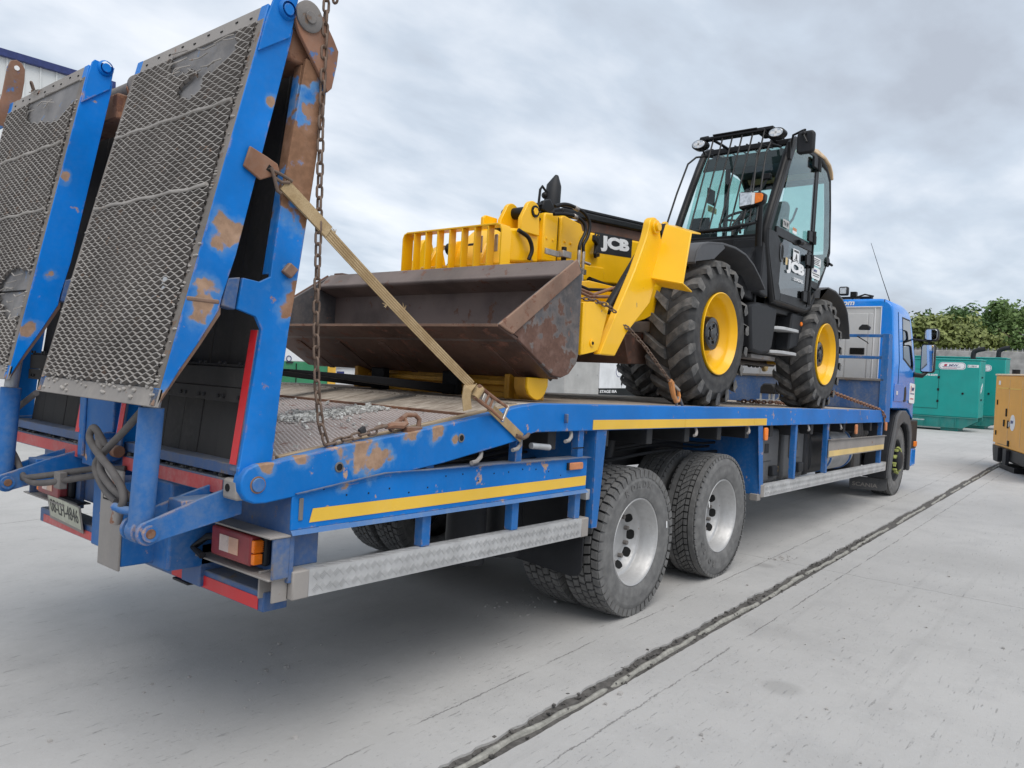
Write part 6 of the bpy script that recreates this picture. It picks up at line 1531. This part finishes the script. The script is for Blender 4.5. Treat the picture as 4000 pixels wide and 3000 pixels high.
# ------------------------------------------------------------------ chains, strap, loose gear on the deck
CH = link_mesh(.046, .0055, 'chain_link', M['chain'], .024)
c1 = thing('hanging_chain', (1.87, 2.585, 1.25), 'long rusty chain hanging down beside the near ramp to the deck edge', 'chain', 'chains on the transporter', load=True)
chain(c1, CH, [(1.862, 2.578, 3.20), (1.864, 2.578, 2.96), (1.872, 2.580, 2.55), (1.880, 2.580, 2.38), (1.907, 2.585, 1.74), (1.932, 2.59, 1.515), (1.965, 2.595, 1.363), (2.005, 2.60, 1.278), (2.075, 2.605, 1.298), (2.16, 2.60, 1.315), (2.28, 2.60, 1.336)], .046)
mb = MB(); mb.tube([(2.26, 2.60, 1.345), (2.28, 2.59, 1.352), (2.315, 2.588, 1.358), (2.33, 2.60, 1.356), (2.315, 2.612, 1.358), (2.28, 2.612, 1.350)], .008, 8, closed=True); mb.build('shackle', M['chain'], c1)
mb = MB(); mb.tube([(2.32, 2.60, 1.352), (2.36, 2.60, 1.36), (2.42, 2.60, 1.358), (2.45, 2.605, 1.368), (2.445, 2.61, 1.392)], [.010, .016, .018, .014, .008], 8); mb.build('chain_hook', M['rusty'], c1)
mb = MB(); mb.obox((2.19, 2.602, 1.338), (.014, 0, .008), (0, .010, 0), (-.006, 0, .012)); mb.build('joining_link', M['dark'], c1, .003)
mb = MB(); 
c1b = thing('loose_chain_end', (1.90, 2.56, 3.02), 'short free end of chain dangling at the top beside the near ramp', 'chain', 'chains on the transporter', load=True)
chain(c1b, CH, [(1.880, 2.565, 3.20), (1.900, 2.562, 3.02)], .046)
c1c = thing('far_ramp_chain', (1.66, 5.09, 3.1), 'short chain hooked through the rusty lug of the far ramp', 'chain', 'chains on the transporter', load=True)
chain(c1c, CH, [(1.66, 5.09, 3.165), (1.685, 5.09, 3.10), (1.69, 5.09, 2.6)], .046)
CH2 = link_mesh(.036, .0050, 'small_chain_link', M['chain'], .021)
c2 = thing('lashing_chain', (5.0, 2.62, 1.475), 'rusty lashing chain with orange hook in front of the front loader wheel', 'chain', 'chains on the transporter', load=True)
chain(c2, CH2, [(4.42, 2.70, 2.01), (4.47, 2.66, 1.985), (4.655, 2.63, 1.875), (5.035, 2.622, 1.648)], .036)
mb = MB(); mb.tube([(5.03, 2.62, 1.655), (5.055, 2.62, 1.635), (5.075, 2.62, 1.59), (5.10, 2.62, 1.545), (5.14, 2.62, 1.505), (5.175, 2.62, 1.51), (5.185, 2.62, 1.55), (5.165, 2.62, 1.59)], [.016, .022, .020, .018, .017, .016, .014, .010], 9); mb.build('hook', M['orange_hook'], c2)
MB().bar((5.06, 2.608, 1.63), (5.165, 2.608, 1.585), .012, .018).build('safety_latch', M['steel'], c2, .003)
c3 = thing('rear_lashing_chain', (10.2, 2.6, 1.475), 'dark lashing chain running from the rear loader wheel to the headboard corner', 'chain', 'chains on the transporter', load=True)
CH3 = link_mesh(.058, .0085, 'dark_chain_link', M['rusty'], .034)
chain(c3, CH3, [(8.95, 2.70, 1.675), (9.6, 2.66, 1.605), (10.25, 2.62, 1.535), (10.80, 2.585, 1.475), (10.86, 2.56, 1.44), (10.93, 2.555, 1.37), (10.95, 2.555, 1.27)], .058)
c4 = thing('bumper_chain', (4.1, 2.68, 2.1), 'rusty chain stretched across the top of the near stabiliser mount', 'chain', 'chains on the transporter', load=True)
chain(c4, CH2, [(3.93, 2.78, 2.135), (4.08, 2.70, 2.128), (4.20, 2.66, 2.105), (4.32, 2.655, 2.06)], .036)
c5 = thing('belly_chain', (9.0, 3.6, 1.94), 'black chain stretched under the loader between its wheels', 'chain', 'chains on the transporter', load=True)
chain(c5, link_mesh(.062, .010, 'black_chain_link', M['black'], .040), [(8.80, 3.6, 1.93), (9.12, 3.6, 1.936), (9.40, 3.6, 1.95)], .062)
c6 = thing('chain_heap', (9.4, 3.6, 1.48), 'rusty chain lying in a loose row on the deck near the headboard', 'chain', 'chains on the transporter', load=True)
chain(c6, CH3, [(8.9, 3.72, 1.49), (9.1, 3.60, 1.50), (9.35, 3.62, 1.49), (9.6, 3.52, 1.50), (9.9, 3.55, 1.49), (10.2, 3.48, 1.49)], .058)
# winch by the headboard
wi = thing('deck_winch', (10.6, 3.97, 1.475), 'black electric winch on a grey frame in front of the headboard', 'winch', load=True)
mb = MB(); mb.prism([(3.88, 1.60), (3.88, 1.70), (3.92, 1.745), (4.05, 1.745), (4.09, 1.69), (4.09, 1.60)], 10.52, 10.78, 'yz'); mb.build('motor', M['plastic'], wi, .02)
for y in (3.90, 3.955, 4.08): MB().cyl((10.55, y, 1.475), (10.55, y, 1.60), .016, 8).build('leg', M['galv'], wi)
MB().box((10.50, 3.80, 1.49), (10.58, 4.12, 1.52)).build('base', M['galv'], wi, .004)
MB().tube([(10.52, 3.86, 1.69), (10.50, 3.80, 1.64), (10.50, 3.80, 1.56), (10.52, 3.86, 1.50)], .012, 8).build('cable', M['panel_grey'], wi)
# ratchet strap
s1 = thing('ratchet_strap', (3.0, 2.56, 1.45), 'tan woven ratchet strap pulled tight from ramp lug to deck edge', 'strap', load=True)
a, b = Vector((1.715, 2.578, 2.295)), Vector((2.83, 2.553, 1.555))
pth = [a.lerp(b, i / 14) + Vector((0, 0, -.012 * math.sin(math.pi * i / 14))) for i in range(15)]
d = (b - a).normalized()
MB().ribbon(pth, d.cross(Vector((0, -1, 0))), .050, .004).build('webbing', M['strap'], s1)
for q in (-.016, -.005, .006, .017):
    MB().ribbon([p + d.cross(Vector((0, -1, 0))).normalized() * q + Vector((0, -.0024, 0)) for p in pth], d.cross(Vector((0, -1, 0))), .0022, .0012).build('stitch_line', M['strap_dark'], s1)
a2 = a + d * .26
MB().ribbon([a, a + d * .13, a2], d.cross(Vector((0, -1, 0))), .054, .012).build('sewn_end', M['strap'], s1)
mb = MB(); mb.tube([(1.655, 2.575, 2.345), (1.668, 2.572, 2.310), (1.700, 2.570, 2.298), (1.735, 2.570, 2.305)], .007, 8); mb.tube([(1.650, 2.59, 2.340), (1.690, 2.585, 2.335), (1.725, 2.575, 2.322), (1.748, 2.570, 2.312)], .007, 8); mb.tube([(1.668, 2.572, 2.312), (1.685, 2.570, 2.262), (1.70, 2.570, 2.255)], .007, 8)
mb.build('wire_hook', M['chain'], s1)
b0, b1 = Vector((2.97, 2.556, 1.455)), Vector((3.255, 2.556, 1.285))
MB().ribbon([b0, b0.lerp(b1, .5), b1], (b1 - b0).cross(Vector((0, -1, 0))), .050, .004).build('webbing', M['strap'], s1)
MB().tube([(3.20, 2.55, 1.30), (3.26, 2.55, 1.285), (3.30, 2.555, 1.295), (3.345, 2.58, 1.305)], .011, 8).build('end_hook', M['chain'], s1)
MB().cyl((2.842, 2.545, 1.495), (2.885, 2.545, 1.545), .024, 14).build('strap_roll', M['strap'], s1)
dd = Vector((.88, 0, -.47)); ww = Vector((.47, 0, .88))
mb = MB()
for s in (-1, 1):
    q = Vector((2.865, 2.535, 1.52)) + ww * .031 * s
    mb.tube([q - dd * .02, q + dd * .05, q + dd * .12 + Vector((0, -.012, 0)), q + dd * .215 + Vector((0, -.02, 0)) + ww * s * .006], [.010, .011, .009, .008], 8)
mb.build('ratchet_handle', M['rusty'], s1)
mb = MB(); q = Vector((2.865, 2.515, 1.52)) + dd * .215; mb.cyl(q - ww * .045, q + ww * .045, .009, 10); mb.build('grip_bar', M['steel'], s1)
mb = MB(); q = Vector((2.89, 2.54, 1.507)); mb.obox(q + dd * .055, dd * .05, (0, .010, 0), ww * .022); mb.build('ratchet_frame', M['steel'], s1, .004)
mb = MB(); q = Vector((2.89, 2.528, 1.507)); mb.obox(q + dd * .035, dd * .006, (0, .004, 0), ww * .024); mb.obox(q + dd * .075, dd * .006, (0, .004, 0), ww * .024); mb.build('pawl', M['rusty'], s1, .002)
MB().ribbon([(2.835, 2.553, 1.545), (2.81, 2.545, 1.558), (2.785, 2.54, 1.54), (2.778, 2.54, 1.50), (2.79, 2.538, 1.435)], (1, 0, .1), .060, .004).build('loose_tail', M['strap'], s1)
mb = MB()
for t_, sgn in ((.52, -1), (.565, -1), (.28, 1), (.60, 1)):
    q = pth[int(t_ * 14)] + ww * .025 * sgn
    for i in range(4): mb.tube([q, q + ww * sgn * rnd.uniform(.008, .02) - dd * rnd.uniform(.0, .03)], .0012, 4)
mb.build('frayed_thread', M['strap'], s1, kind='stuff')
# spare fork carriage stowed under the bucket
fc = thing('fork_carriage', (3.7, 3.5, 1.475), 'yellow fork carriage with black tines lying under the bucket', 'fork carriage', load=True)
FY = 3.62
MB().box((3.66, 2.80, 1.478), (3.74, 4.40, 1.515)).build('carriage_rail', M['yellow_dirty'], fc, .008)
MB().box((3.70, 2.80, 1.555), (3.76, 4.40, 1.590)).build('carriage_rail', M['yellow_dirty'], fc, .008)
MB().box((3.74, 2.80, 1.478), (3.765, 4.40, 1.63)).build('carriage_back', M['yellow_dirty'], fc, .006)
for y in (4.36, 2.95): MB().box((3.60, y, 1.478), (3.76, y + .04, 1.63)).build('end_plate', M['yellow_dirty'], fc, .008)
ep = MB(); prof = [(3.535, 1.615), (3.535, 1.555), (3.555, 1.515), (3.60, 1.490), (3.635, 1.482), (3.675, 1.490), (3.71, 1.520), (3.735, 1.57), (3.735, 1.615)]
ep.prism(prof, 2.755, 2.775); e1 = ep.build('end_cap', M['yellow'], fc, .004)
MB().prism([(x + .0, z) for x, z in prof], 2.776, 2.86).build('end_box', M['yellow_dirty'], fc, .006)
for y in (4.08, 3.38): MB().box((3.60, y, 1.478), (3.655, y + .135, 1.625)).build('tine_shank', M['tine'], fc, .008)
for y in (3.445, 4.145):
    tn = MB(); A, B = Vector((3.63, y, 1.512)), Vector((2.40, y + .05, 1.578)); sd_ = Vector((0, 1, 0)); vs = []
    for p, hw, hh in ((A, .05, .030), (A.lerp(B, .5), .05, .022), (A.lerp(B, .93), .045, .009), (B, .03, .006)):
        for i, j in ((-1, -1), (1, -1), (1, 1), (-1, 1)): vs.append(p + sd_ * hw * i + Vector((0, 0, hh * j)))
    tn.add(vs, [(0, 1, 2, 3), (15, 14, 13, 12)] + [(r * 4 + k, r * 4 + (k + 1) % 4, r * 4 + 4 + (k + 1) % 4, r * 4 + 4 + k) for r in (0, 1, 2) for k in range(4)]); tn.build('fork_tine', M['tine'], fc, .004)
# gravel spilt on the tail deck
mb = MB()
for i in range(1100):
    t = rnd.uniform(0, 1); x = 2.36 + t * .56 + rnd.gauss(0, .035); y = 3.50 - t * .14 + rnd.gauss(0, .095 * (1.15 - .6 * t))
    if rnd.random() < .10: x = rnd.uniform(1.85, 2.92); y = rnd.uniform(2.75, 4.6)
    if x > 2.93: continue
    s = rnd.uniform(.003, .0095) * (1.0 if rnd.random() < .93 else 1.6)
    a = rnd.uniform(0, 6.28)
    mb.obox((x, y, tz(x) - .004 + s * .5), (s * math.cos(a), s * math.sin(a), rnd.uniform(-.3, .3) * s), (-s * .7 * math.sin(a), s * .7 * math.cos(a), rnd.uniform(-.3, .3) * s), (0, rnd.uniform(-.2, .2) * s, s * .55))
gv = mb.build('gravel', M['stone'], None, smooth=False, org=(2.4, 3.5, 1.33)); top(gv, (2.4, 3.5, 1.33), True); gv['kind'] = 'stuff'

# ------------------------------------------------------------------ yard surroundings (world coordinates)
def wb(name, a, b, mat, par, bevel=.006, **k): return MB().box(a, b).build(name, M[mat], par, bevel, **k)
def oval(cx, cz, w, h, n=32):
    r = h / 2 * .98; return rrect(w, h, r, 8, cx, cz)
# near green generator, long side facing the truck, lying along Y
def generator(x, y0, y1, ztop, label, first):
    g = thing('generator', (x + .5, (y0 + y1) / 2, 0), label, 'generator', 'generator sets along the wall')
    wb('canopy', (x, y0, .46), (x + 1.05, y1, ztop - .05), 'green', g, .03)
    wb('roof', (x - .012, y0 - .012, ztop - .05), (x + 1.06, y1 + .012, ztop), 'green', g, .015)
    sk = MB(); sk.prism([(y0 + .0, .46), (y0 + .0, .36), (y0 + .42, .10), (y1 - .42, .10), (y1, .36), (y1, .46)], x - .01, x + .05, 'yz'); sk = sk.build('skid', M['green_skid'], g, .006)
    sk2 = MB(); sk2.prism([(y0 + .0, .46), (y0 + .0, .36), (y0 + .42, .10), (y1 - .42, .10), (y1, .36), (y1, .46)], x + 1.0, x + 1.06, 'yz'); sk2.build('skid', M['green_skid'], g, .006)
    for z in (.11, .435): wb('flange', (x - .04, y0 + (.42 if z < .2 else 0), z), (x - .005, y1 - (.42 if z < .2 else 0), z + .018), 'green_skid', sk, .003)
    for i in range(6): wb('rib', (x - .035, y0 + .6 + i * .45, .13), (x - .008, y0 + .62 + i * .45, .435), 'green_skid', sk, .002)
    for y in (y0 + .55, y1 - 1.0): wb('foot', (x + .05, y, 0), (x + 1.0, y + .5, .10), 'green_skid', g, .006)
    ex = MB(); ey = y0 + .28; ex.tube(smooth_path([(x + .4, ey, ztop - .01), (x + .4, ey, ztop + .16), (x + .4, ey - .03, ztop + .25), (x + .4, ey - .13, ztop + .31), (x + .4, ey - .32, ztop + .355)]), .075, 16, caps=False); ex.lathe([(.11, -.01), (.11, .02), (.075, .02)], (x + .4, ey, ztop), 'z', 18)
    ex.build('exhaust', M['plastic'], g)
    d = MB(); d.box((x - .008, y0 + 1.17, .72), (x, y0 + 2.1, 1.98)); d = d.build('door', M['green'], g, .002)
    for a_, b_ in (((x - .0095, y0 + 1.162, .72), (x - .003, y0 + 1.169, 1.99)), ((x - .0095, y0 + 1.162, 1.983), (x - .003, y0 + 2.1, 1.99)), ((x - .0095, y0 + 1.162, .71), (x - .003, y0 + 2.1, .717))): wb('door_gap', a_, b_, 'hole', d, 0)
    for z in (.92, 1.30, 1.70): wb('hinge', (x - .022, y0 + 1.14, z), (x - .001, y0 + 1.20, z + .08), 'black', d, .004)
    MB().cyl((x, y0 + .46, 1.24), (x - .02, y0 + .46, 1.24), .035, 14).build('lock', M['black'], g, .004)
    for z, yy in ((1.75, .32), (1.75, .5), (1.02, .32), (1.02, .5)): wb('catch', (x + yy, y0 - .012, z), (x + yy + .06, y0, z + .06), 'black', g, .003)
    # company oval and lettering
    ov = MB().prism(oval(y0 + .80, 2.125, .78, .235), x - .005, x - .0005, 'yz').build('sticker', M['white'], g)
    MB().prism(oval(y0 + .80, 2.125, .74, .205), x - .0065, x - .0052, 'yz').build('border', M['blue_print'], ov)
    MB().prism(oval(y0 + .80, 2.125, .715, .185), x - .008, x - .0067, 'yz').build('field', M['white'], ov)
    MB().prism([(y0 + 1.04, 2.11), (y0 + .96, 2.11), (y0 + .94, 2.18), (y0 + 1.02, 2.18)], x - .0095, x - .0085, 'yz').build('red_bar', M['red_print'], ov)
    text('MW', .085, M['blue_print'], ov, (x - .0085, y0 + .90, 2.118), (0, -1, 0), (0, 0, 1), bold=.03, sx=1.7, shear=.15)
    MB().prism([(y0 + 1.08, 2.085), (y0 + .56, 2.085), (y0 + .56, 2.10), (y0 + 1.08, 2.10)], x - .0095, x - .0085, 'yz').build('rule', M['blue_print'], ov)
    text('www.mwhire.com', .035, M['red_print'], ov, (x - .0085, y0 + 1.06, 2.045), (0, -1, 0), (0, 0, 1), bold=.03, sx=1.5)
    if first:
        text('www.mwhire.com', .115, M['white'], g, (x - .0095, y0 + 1.21, 1.785), (0, -1, 0), (0, 0, 1), bold=.03, sx=1.0, align='RIGHT', shear=.15)
        text('power.cummins.com', .075, M['white'], g, (x - .0105, y0 + 2.15, .30), (0, -1, 0), (0, 0, 1), bold=.02, sx=1.0)
        pl = wb('asset_plate', (x - .004, y0 + .05, 2.09), (x - .0005, y0 + .36, 2.175), 'white', g, 0)
        text('P 15616', .075, M['ink'], pl, (x - .0045, y0 + .345, 2.105), (0, -1, 0), (0, 0, 1), bold=.02, sx=.95)
        es = MB().prism([(x + .30, 1.25), (x + .52, 1.38), (x + .62, 1.52), (x + .58, 1.60), (x + .36, 1.46), (x + .27, 1.32)], y0 - .004, y0 - .0005).build('sticker', M['white'], g)
        MB().prism([(x + .36, 1.35), (x + .52, 1.45), (x + .52, 1.48), (x + .36, 1.38)], y0 - .0055, y0 - .0045).build('print', M['blue_print'], es)
    return g
generator(28.5, 3.92, 7.6, 2.36, 'green generator with bent exhaust nearest the truck, number plate at its corner', True)
generator(31.0, 3.52, 7.4, 2.50, 'taller green generator half hidden behind the nearest green one', False)
# ochre generator at the right, turned
yg = thing('generator', (18.2, 2.22, 0), 'orange yellow generator on a black base at the right edge', 'generator', 'generator sets along the wall', rotz=math.atan2(-.355, -.935))
# local: +x runs along the visible long face towards the viewer, -y... depth goes to +y
LX = 3.2
wb('canopy', (0, 0, .41), (LX, 1.1, 1.80), 'orange', yg, .02)
wb('roof', (-.02, -.02, 1.80), (LX + .02, 1.12, 1.835), 'cream', yg, .02)
bs = MB(); bs.prism([(0.0, .41), (.02, .30), (.10, .10), (.45, .10), (.75, .20), (2.4, .20), (2.8, .10), (LX - .05, .10), (LX, .41)], .0, .05, 'xz'); bs.build('base', M['black'], yg, .004)
bs = MB(); bs.prism([(0.0, .41), (.02, .30), (.10, .10), (.45, .10), (.75, .20), (2.4, .20), (2.8, .10), (LX - .05, .10), (LX, .41)], 1.05, 1.1, 'xz'); bs.build('base', M['black'], yg, .004)
wb('base', (0.05, .05, .16), (LX - .05, 1.05, .405), 'black', yg, .01)
for x in (.42, .95): wb('gusset', (x, -.06, .12), (x + .22, 0, .40), 'plastic', yg, .004)
for x in (.55, 1.0, 2.4): wb('bearer', (x, .0, 0), (x + .5, 1.1, .10), 'black', yg, .006)
MB().cyl((.34, .25, 1.83), (.34, .25, 1.93), .07, 16).build('exhaust', M['black'], yg, .004)
mb = MB()
for d_ in ((.95, 'gap'), (1.72, 'gap')):
    wb('door_gap', (d_[0], -.003, .50), (d_[0] + .012, .001, 1.72), 'cream', yg, 0)
wb('canopy_rail', (.18, -.01, 1.545), (.92, .0, 1.57), 'tape_yellow', yg, .003); wb('canopy_rail', (1.0, -.01, 1.54), (1.7, .0, 1.565), 'tape_yellow', yg, .003)
for x, z, w_, h_ in ((.18, 1.22, .045, .10), (.80, 1.02, .07, .15), (.68, .82, .07, .13), (.94, .80, .07, .15), (.18, .62, .05, .09), (1.0, .46, .10, .11)):
    wb('latch', (x, -.014, z), (x + w_, 0, z + h_), 'hole', yg, .004)
wb('latch_plate', (1.03, -.016, .83), (1.09, 0, .93), 'panel_grey', yg, .003)
wb('sticker', (.22, -.004, 1.62), (.34, 0, 1.70), 'white', yg, 0); wb('sticker', (.03, -.004, .43), (.18, 0, .47), 'white', yg, 0)
wb('panel_gap', (.30, -.003, .46), (.95, .0005, .468), 'ink_grey', yg, 0)
ov = MB().prism(oval(1.25, .92, .30, .30), -.005, -.0005, 'xz').build('sticker', M['white'], yg)
text('MW', .09, M['blue_print'], ov, (1.14, -.006, .90), (1, 0, 0), (0, 0, 1), bold=.03)
# boundary wall with palisade fence
wl = thing('boundary_wall', (36, 0, 0), 'long pale concrete wall topped with grey spiked palisade behind the generators', 'wall')
wb('wall', (36.0, -40, 0), (36.3, 60, 2.88), 'wall', wl, .02)
wb('rail', (36.12, -12, 2.91), (36.14, 25, 2.93), 'palisade', wl, 0)
PAL = mesh_of(MB().prism([(-.02, -.02), (.02, -.02), (.02, .08), (.01, .11), (.0, .13), (-.01, .11), (-.02, .08)], -.005, .005, 'yz'), 'pale', M['palisade'])
for i in range(64):
    y = 1.6 + i * .165
    o = put(PAL, 'pale', wl, Vector((36.10, y, 2.88)) - Vector((36, 0, 0)))
    if i % 16 == 5: o.scale = (1.5, 1.5, 1.6)
# trees behind the wall
def tree(x, y, h, r, mat, label, seed, dens=6500):
    R = random.Random(seed); t = thing('tree', (x, y, 0), label, 'tree', 'trees behind the boundary wall')
    tr = MB(); tr.tube([(x, y, 0), (x + R.uniform(-.2, .2), y + R.uniform(-.2, .2), h * .35), (x + R.uniform(-.3, .3), y + R.uniform(-.3, .3), h * .75)], [.22, .17, .06], 8)
    for i in range(7):
        a = R.uniform(0, 6.28); z0 = h * R.uniform(.3, .6); L = r * R.uniform(.5, .9)
        tr.tube([(x, y, z0), (x + L * .5 * math.cos(a), y + L * .5 * math.sin(a), z0 + h * .12), (x + L * math.cos(a), y + L * math.sin(a), z0 + h * .25)], [.09, .06, .02], 6)
    tr.build('trunk', M['bark'], t)
    cl = []
    for i in range(40):
        a = R.uniform(0, 6.28); q = R.uniform(0, 1) ** .6; z = R.uniform(.32, .93)
        rr = r * q * math.sqrt(max(.05, 1 - ((z - .55) / .5) ** 2))
        cl.append((x + rr * math.cos(a), y + rr * math.sin(a), h * z, r * R.uniform(.24, .42)))
    mb = MB()
    for i in range(dens):
        cx, cy_, cz, cr = R.choice(cl)
        dv = Vector((R.gauss(0, 1), R.gauss(0, 1), R.gauss(0, .8))).normalized() * cr * (R.random() ** .35)
        p = Vector((cx, cy_, cz)) + dv
        if p.z > h * 1.03 + R.uniform(-.3, .2): continue
        s = R.uniform(.05, .12); n_ = (dv.normalized() + Vector((R.gauss(0, .5), R.gauss(0, .5), R.gauss(.3, .5)))).normalized()
        u_ = n_.cross(Vector((R.gauss(0, 1), R.gauss(0, 1), R.gauss(0, 1)))).normalized(); w_ = n_.cross(u_)
        mb.add([p + u_ * s * 1.5, p + w_ * s * .7, p - u_ * s * 1.2, p - w_ * s * .7], [(0, 1, 2, 3)])
    mb.build('crown', mat, t, smooth=False)
for i, (x, y, h, r, m, lb) in enumerate((
    (40.5, 9.2, 4.7, 2.0, 'leaf_olive', 'olive green bushy tree just right of the truck cab'),
    (41.0, 7.6, 4.75, 2.0, 'leaf_olive', 'broad yellowish tree above the nearest green generator'),
    (44.5, 6.6, 5.5, 1.8, 'leaf_dark', 'tall dark tree with a ragged top, second row from the wall'),
    (41.0, 5.9, 4.3, 1.7, 'leaf_olive', 'low rounded olive tree above the bent exhausts'),
    (45.0, 5.2, 5.7, 2.0, 'leaf', 'tall mid green tree behind the low rounded one'),
    (43.0, 3.6, 5.4, 2.2, 'leaf', 'spreading green tree at the right edge above the orange generator'),
    (47.0, 8.3, 5.35, 2.2, 'leaf_dark', 'dark tree showing in the gap behind the yellowish one'),
    (46.0, 2.2, 5.9, 2.2, 'leaf_dark', 'dark tree cut off by the right edge of the picture'),
    (40.0, 12.0, 4.3, 2.0, 'leaf', 'green tree mostly hidden behind the truck cab'))):
    tree(x, y, h, r, M[m], lb, 50 + i)
# white shed at the far left
sh = thing('warehouse', (0, 19.5, 0), 'white clad warehouse with a navy blue eaves strip behind the left ramp', 'warehouse')
wb('wall', (-30, 19.5, 0), (8.2, 45, 7.55), 'shed_white', sh, 0)
wb('upper_cladding', (-30, 19.46, 7.05), (8.22, 45, 7.86), 'shed_rib', sh, 0)
mb = MB()
for i in range(60): wb('cladding_rib', (8.0 - i * .33, 19.43, 7.05), (8.03 - i * .33, 19.46, 7.86), 'shed_rib', sh, 0)
wb('fascia', (-30, 19.36, 7.86), (8.3, 45.1, 8.02), 'shed_blue', sh, .01)
# things across the yard, seen under the bucket
ct = thing('container', (8.4, 12, 0), 'green and white cabin with a yellow end seen below the bucket', 'container')
wb('lower_wall', (6.2, 12, .1), (9.17, 14.4, 1.535), 'cont_green', ct, .01); wb('upper_wall', (6.2, 12.01, 1.536), (9.17, 14.4, 2.0), 'cont_white', ct, .01); wb('end_wall', (9.171, 11.99, .1), (9.36, 14.4, 2.0), 'cont_yellow', ct, .01)
for x in (7.2, 8.45): wb('seam', (x, 11.985, .15), (x + .012, 12, 1.5), 'hole', ct, 0)
wb('handle', (8.24, 11.98, 1.50), (8.38, 12, 1.53), 'plastic', ct, 0); wb('base', (6.2, 12.05, 0), (9.3, 14.3, .10), 'panel_grey', ct, 0)
MB().lathe([(.055, 0), (.055, -.012), (.045, -.012), (.045, 0)], (8.30, 12.01, 1.585), 'y', 24).build('badge', M['blue_print'], ct)
tr = thing('box_trailer', (10.6, 12.3, 0), 'white panelled box trailer with grey metal frame beside the green cabin', 'trailer')
wb('body', (9.42, 12.3, .5), (12.0, 14.3, 2.0), 'cont_white', tr, .01)
for x in (9.42, 10.42, 10.66, 11.7): wb('upright', (x, 12.27, .5), (x + .10, 12.3, 2.0), 'galv', tr, .004)
for z in (.5, 1.43): wb('cross_rail', (9.42, 12.262, z), (12.0, 12.3, z + .08), 'galv', tr, .004)
wb('sticker', (9.62, 12.295, 1.22), (9.80, 12.3, 1.36), 'blue_print', tr, 0); wb('tail_lamp', (9.37, 12.2, 1.18), (9.45, 12.3, 1.45), 'lens_red', tr, .01)
for x in (10.2, 11.0): MB().cyl((x, 12.25, .33), (x, 12.5, .33), .33, 20).build('wheel', M['tyre'], tr, .02)
cb = thing('steel_cabinet', (18.1, 12, 0), 'plain grey steel cabinet between bucket and white generator', 'cabinet')
wb('body', (17.0, 12, .12), (18.70, 13.4, 2.25), 'panel_grey', cb, .01); wb('lower_panel', (17.0, 11.985, .12), (18.69, 12, 1.0), 'panel_grey', cb, .004); wb('plinth', (17.05, 12.05, 0), (18.65, 13.3, .12), 'dark', cb, 0)
for x in (17.62, 18.60):
    for z in (.96, 1.4, 1.9): MB().cyl((x, 12, z), (x, 11.98, z), .012, 6).build('screw', M['galv'], cb)
gs = thing('generator', (20.3, 12, 0), 'white generator cabinet with black base band seen behind the front loader wheel', 'generator', 'generator sets along the wall')
wb('canopy', (18.73, 12, 1.022), (22.0, 13.3, 2.15), 'cont_white', gs, .01); wb('base_band', (18.73, 11.995, .05), (22.0, 13.3, 1.021), 'black', gs, .006); wb('skid', (18.8, 12.05, 0), (21.9, 13.2, .05), 'dark', gs, 0)
pl = wb('name_panel', (18.83, 11.988, 1.80), (19.95, 11.999, 2.09), 'ink', gs, 0)
text('JCB', .22, M['white'], pl, (18.93, 11.986, 1.825), (1, 0, 0), (0, 0, 1), bold=.05, fit=(.95, .16)); wb('emblem', (18.87, 11.985, 1.98), (18.97, 11.988, 2.07), 'orange', pl, 0)
text('STAGE IIIA', .125, M['white'], gs, (18.77, 11.993, .89), (1, 0, 0), (0, 0, 1), bold=.03, fit=(.93, .085))
ov = MB().prism(oval(19.98, 1.53, .72, .34), 11.994, 11.9995, 'xz').build('sticker', M['blue_print'], gs)
MB().prism(oval(19.98, 1.53, .69, .31), 11.9925, 11.9938, 'xz').build('field', M['white'], ov); MB().prism([(19.76, 1.55), (19.86, 1.55), (19.88, 1.66), (19.78, 1.66)], 11.991, 11.9922, 'xz').build('red_bar', M['red_print'], ov); text('MW', .11, M['blue_print'], ov, (19.90, 11.992, 1.55), (1, 0, 0), (0, 0, 1), bold=.03, sx=1.3); MB().prism([(19.72, 1.50), (20.26, 1.50), (20.26, 1.525), (19.72, 1.525)], 11.991, 11.9922, 'xz').build('rule', M['blue_print'], ov)
wb('door_gap', (19.96, 11.996, 1.03), (19.968, 12.0005, 1.35), 'hole', gs, 0); wb('lock', (19.93, 11.98, 1.12), (19.99, 12, 1.21), 'black', gs, .004)
bpy.context.view_layer.update()
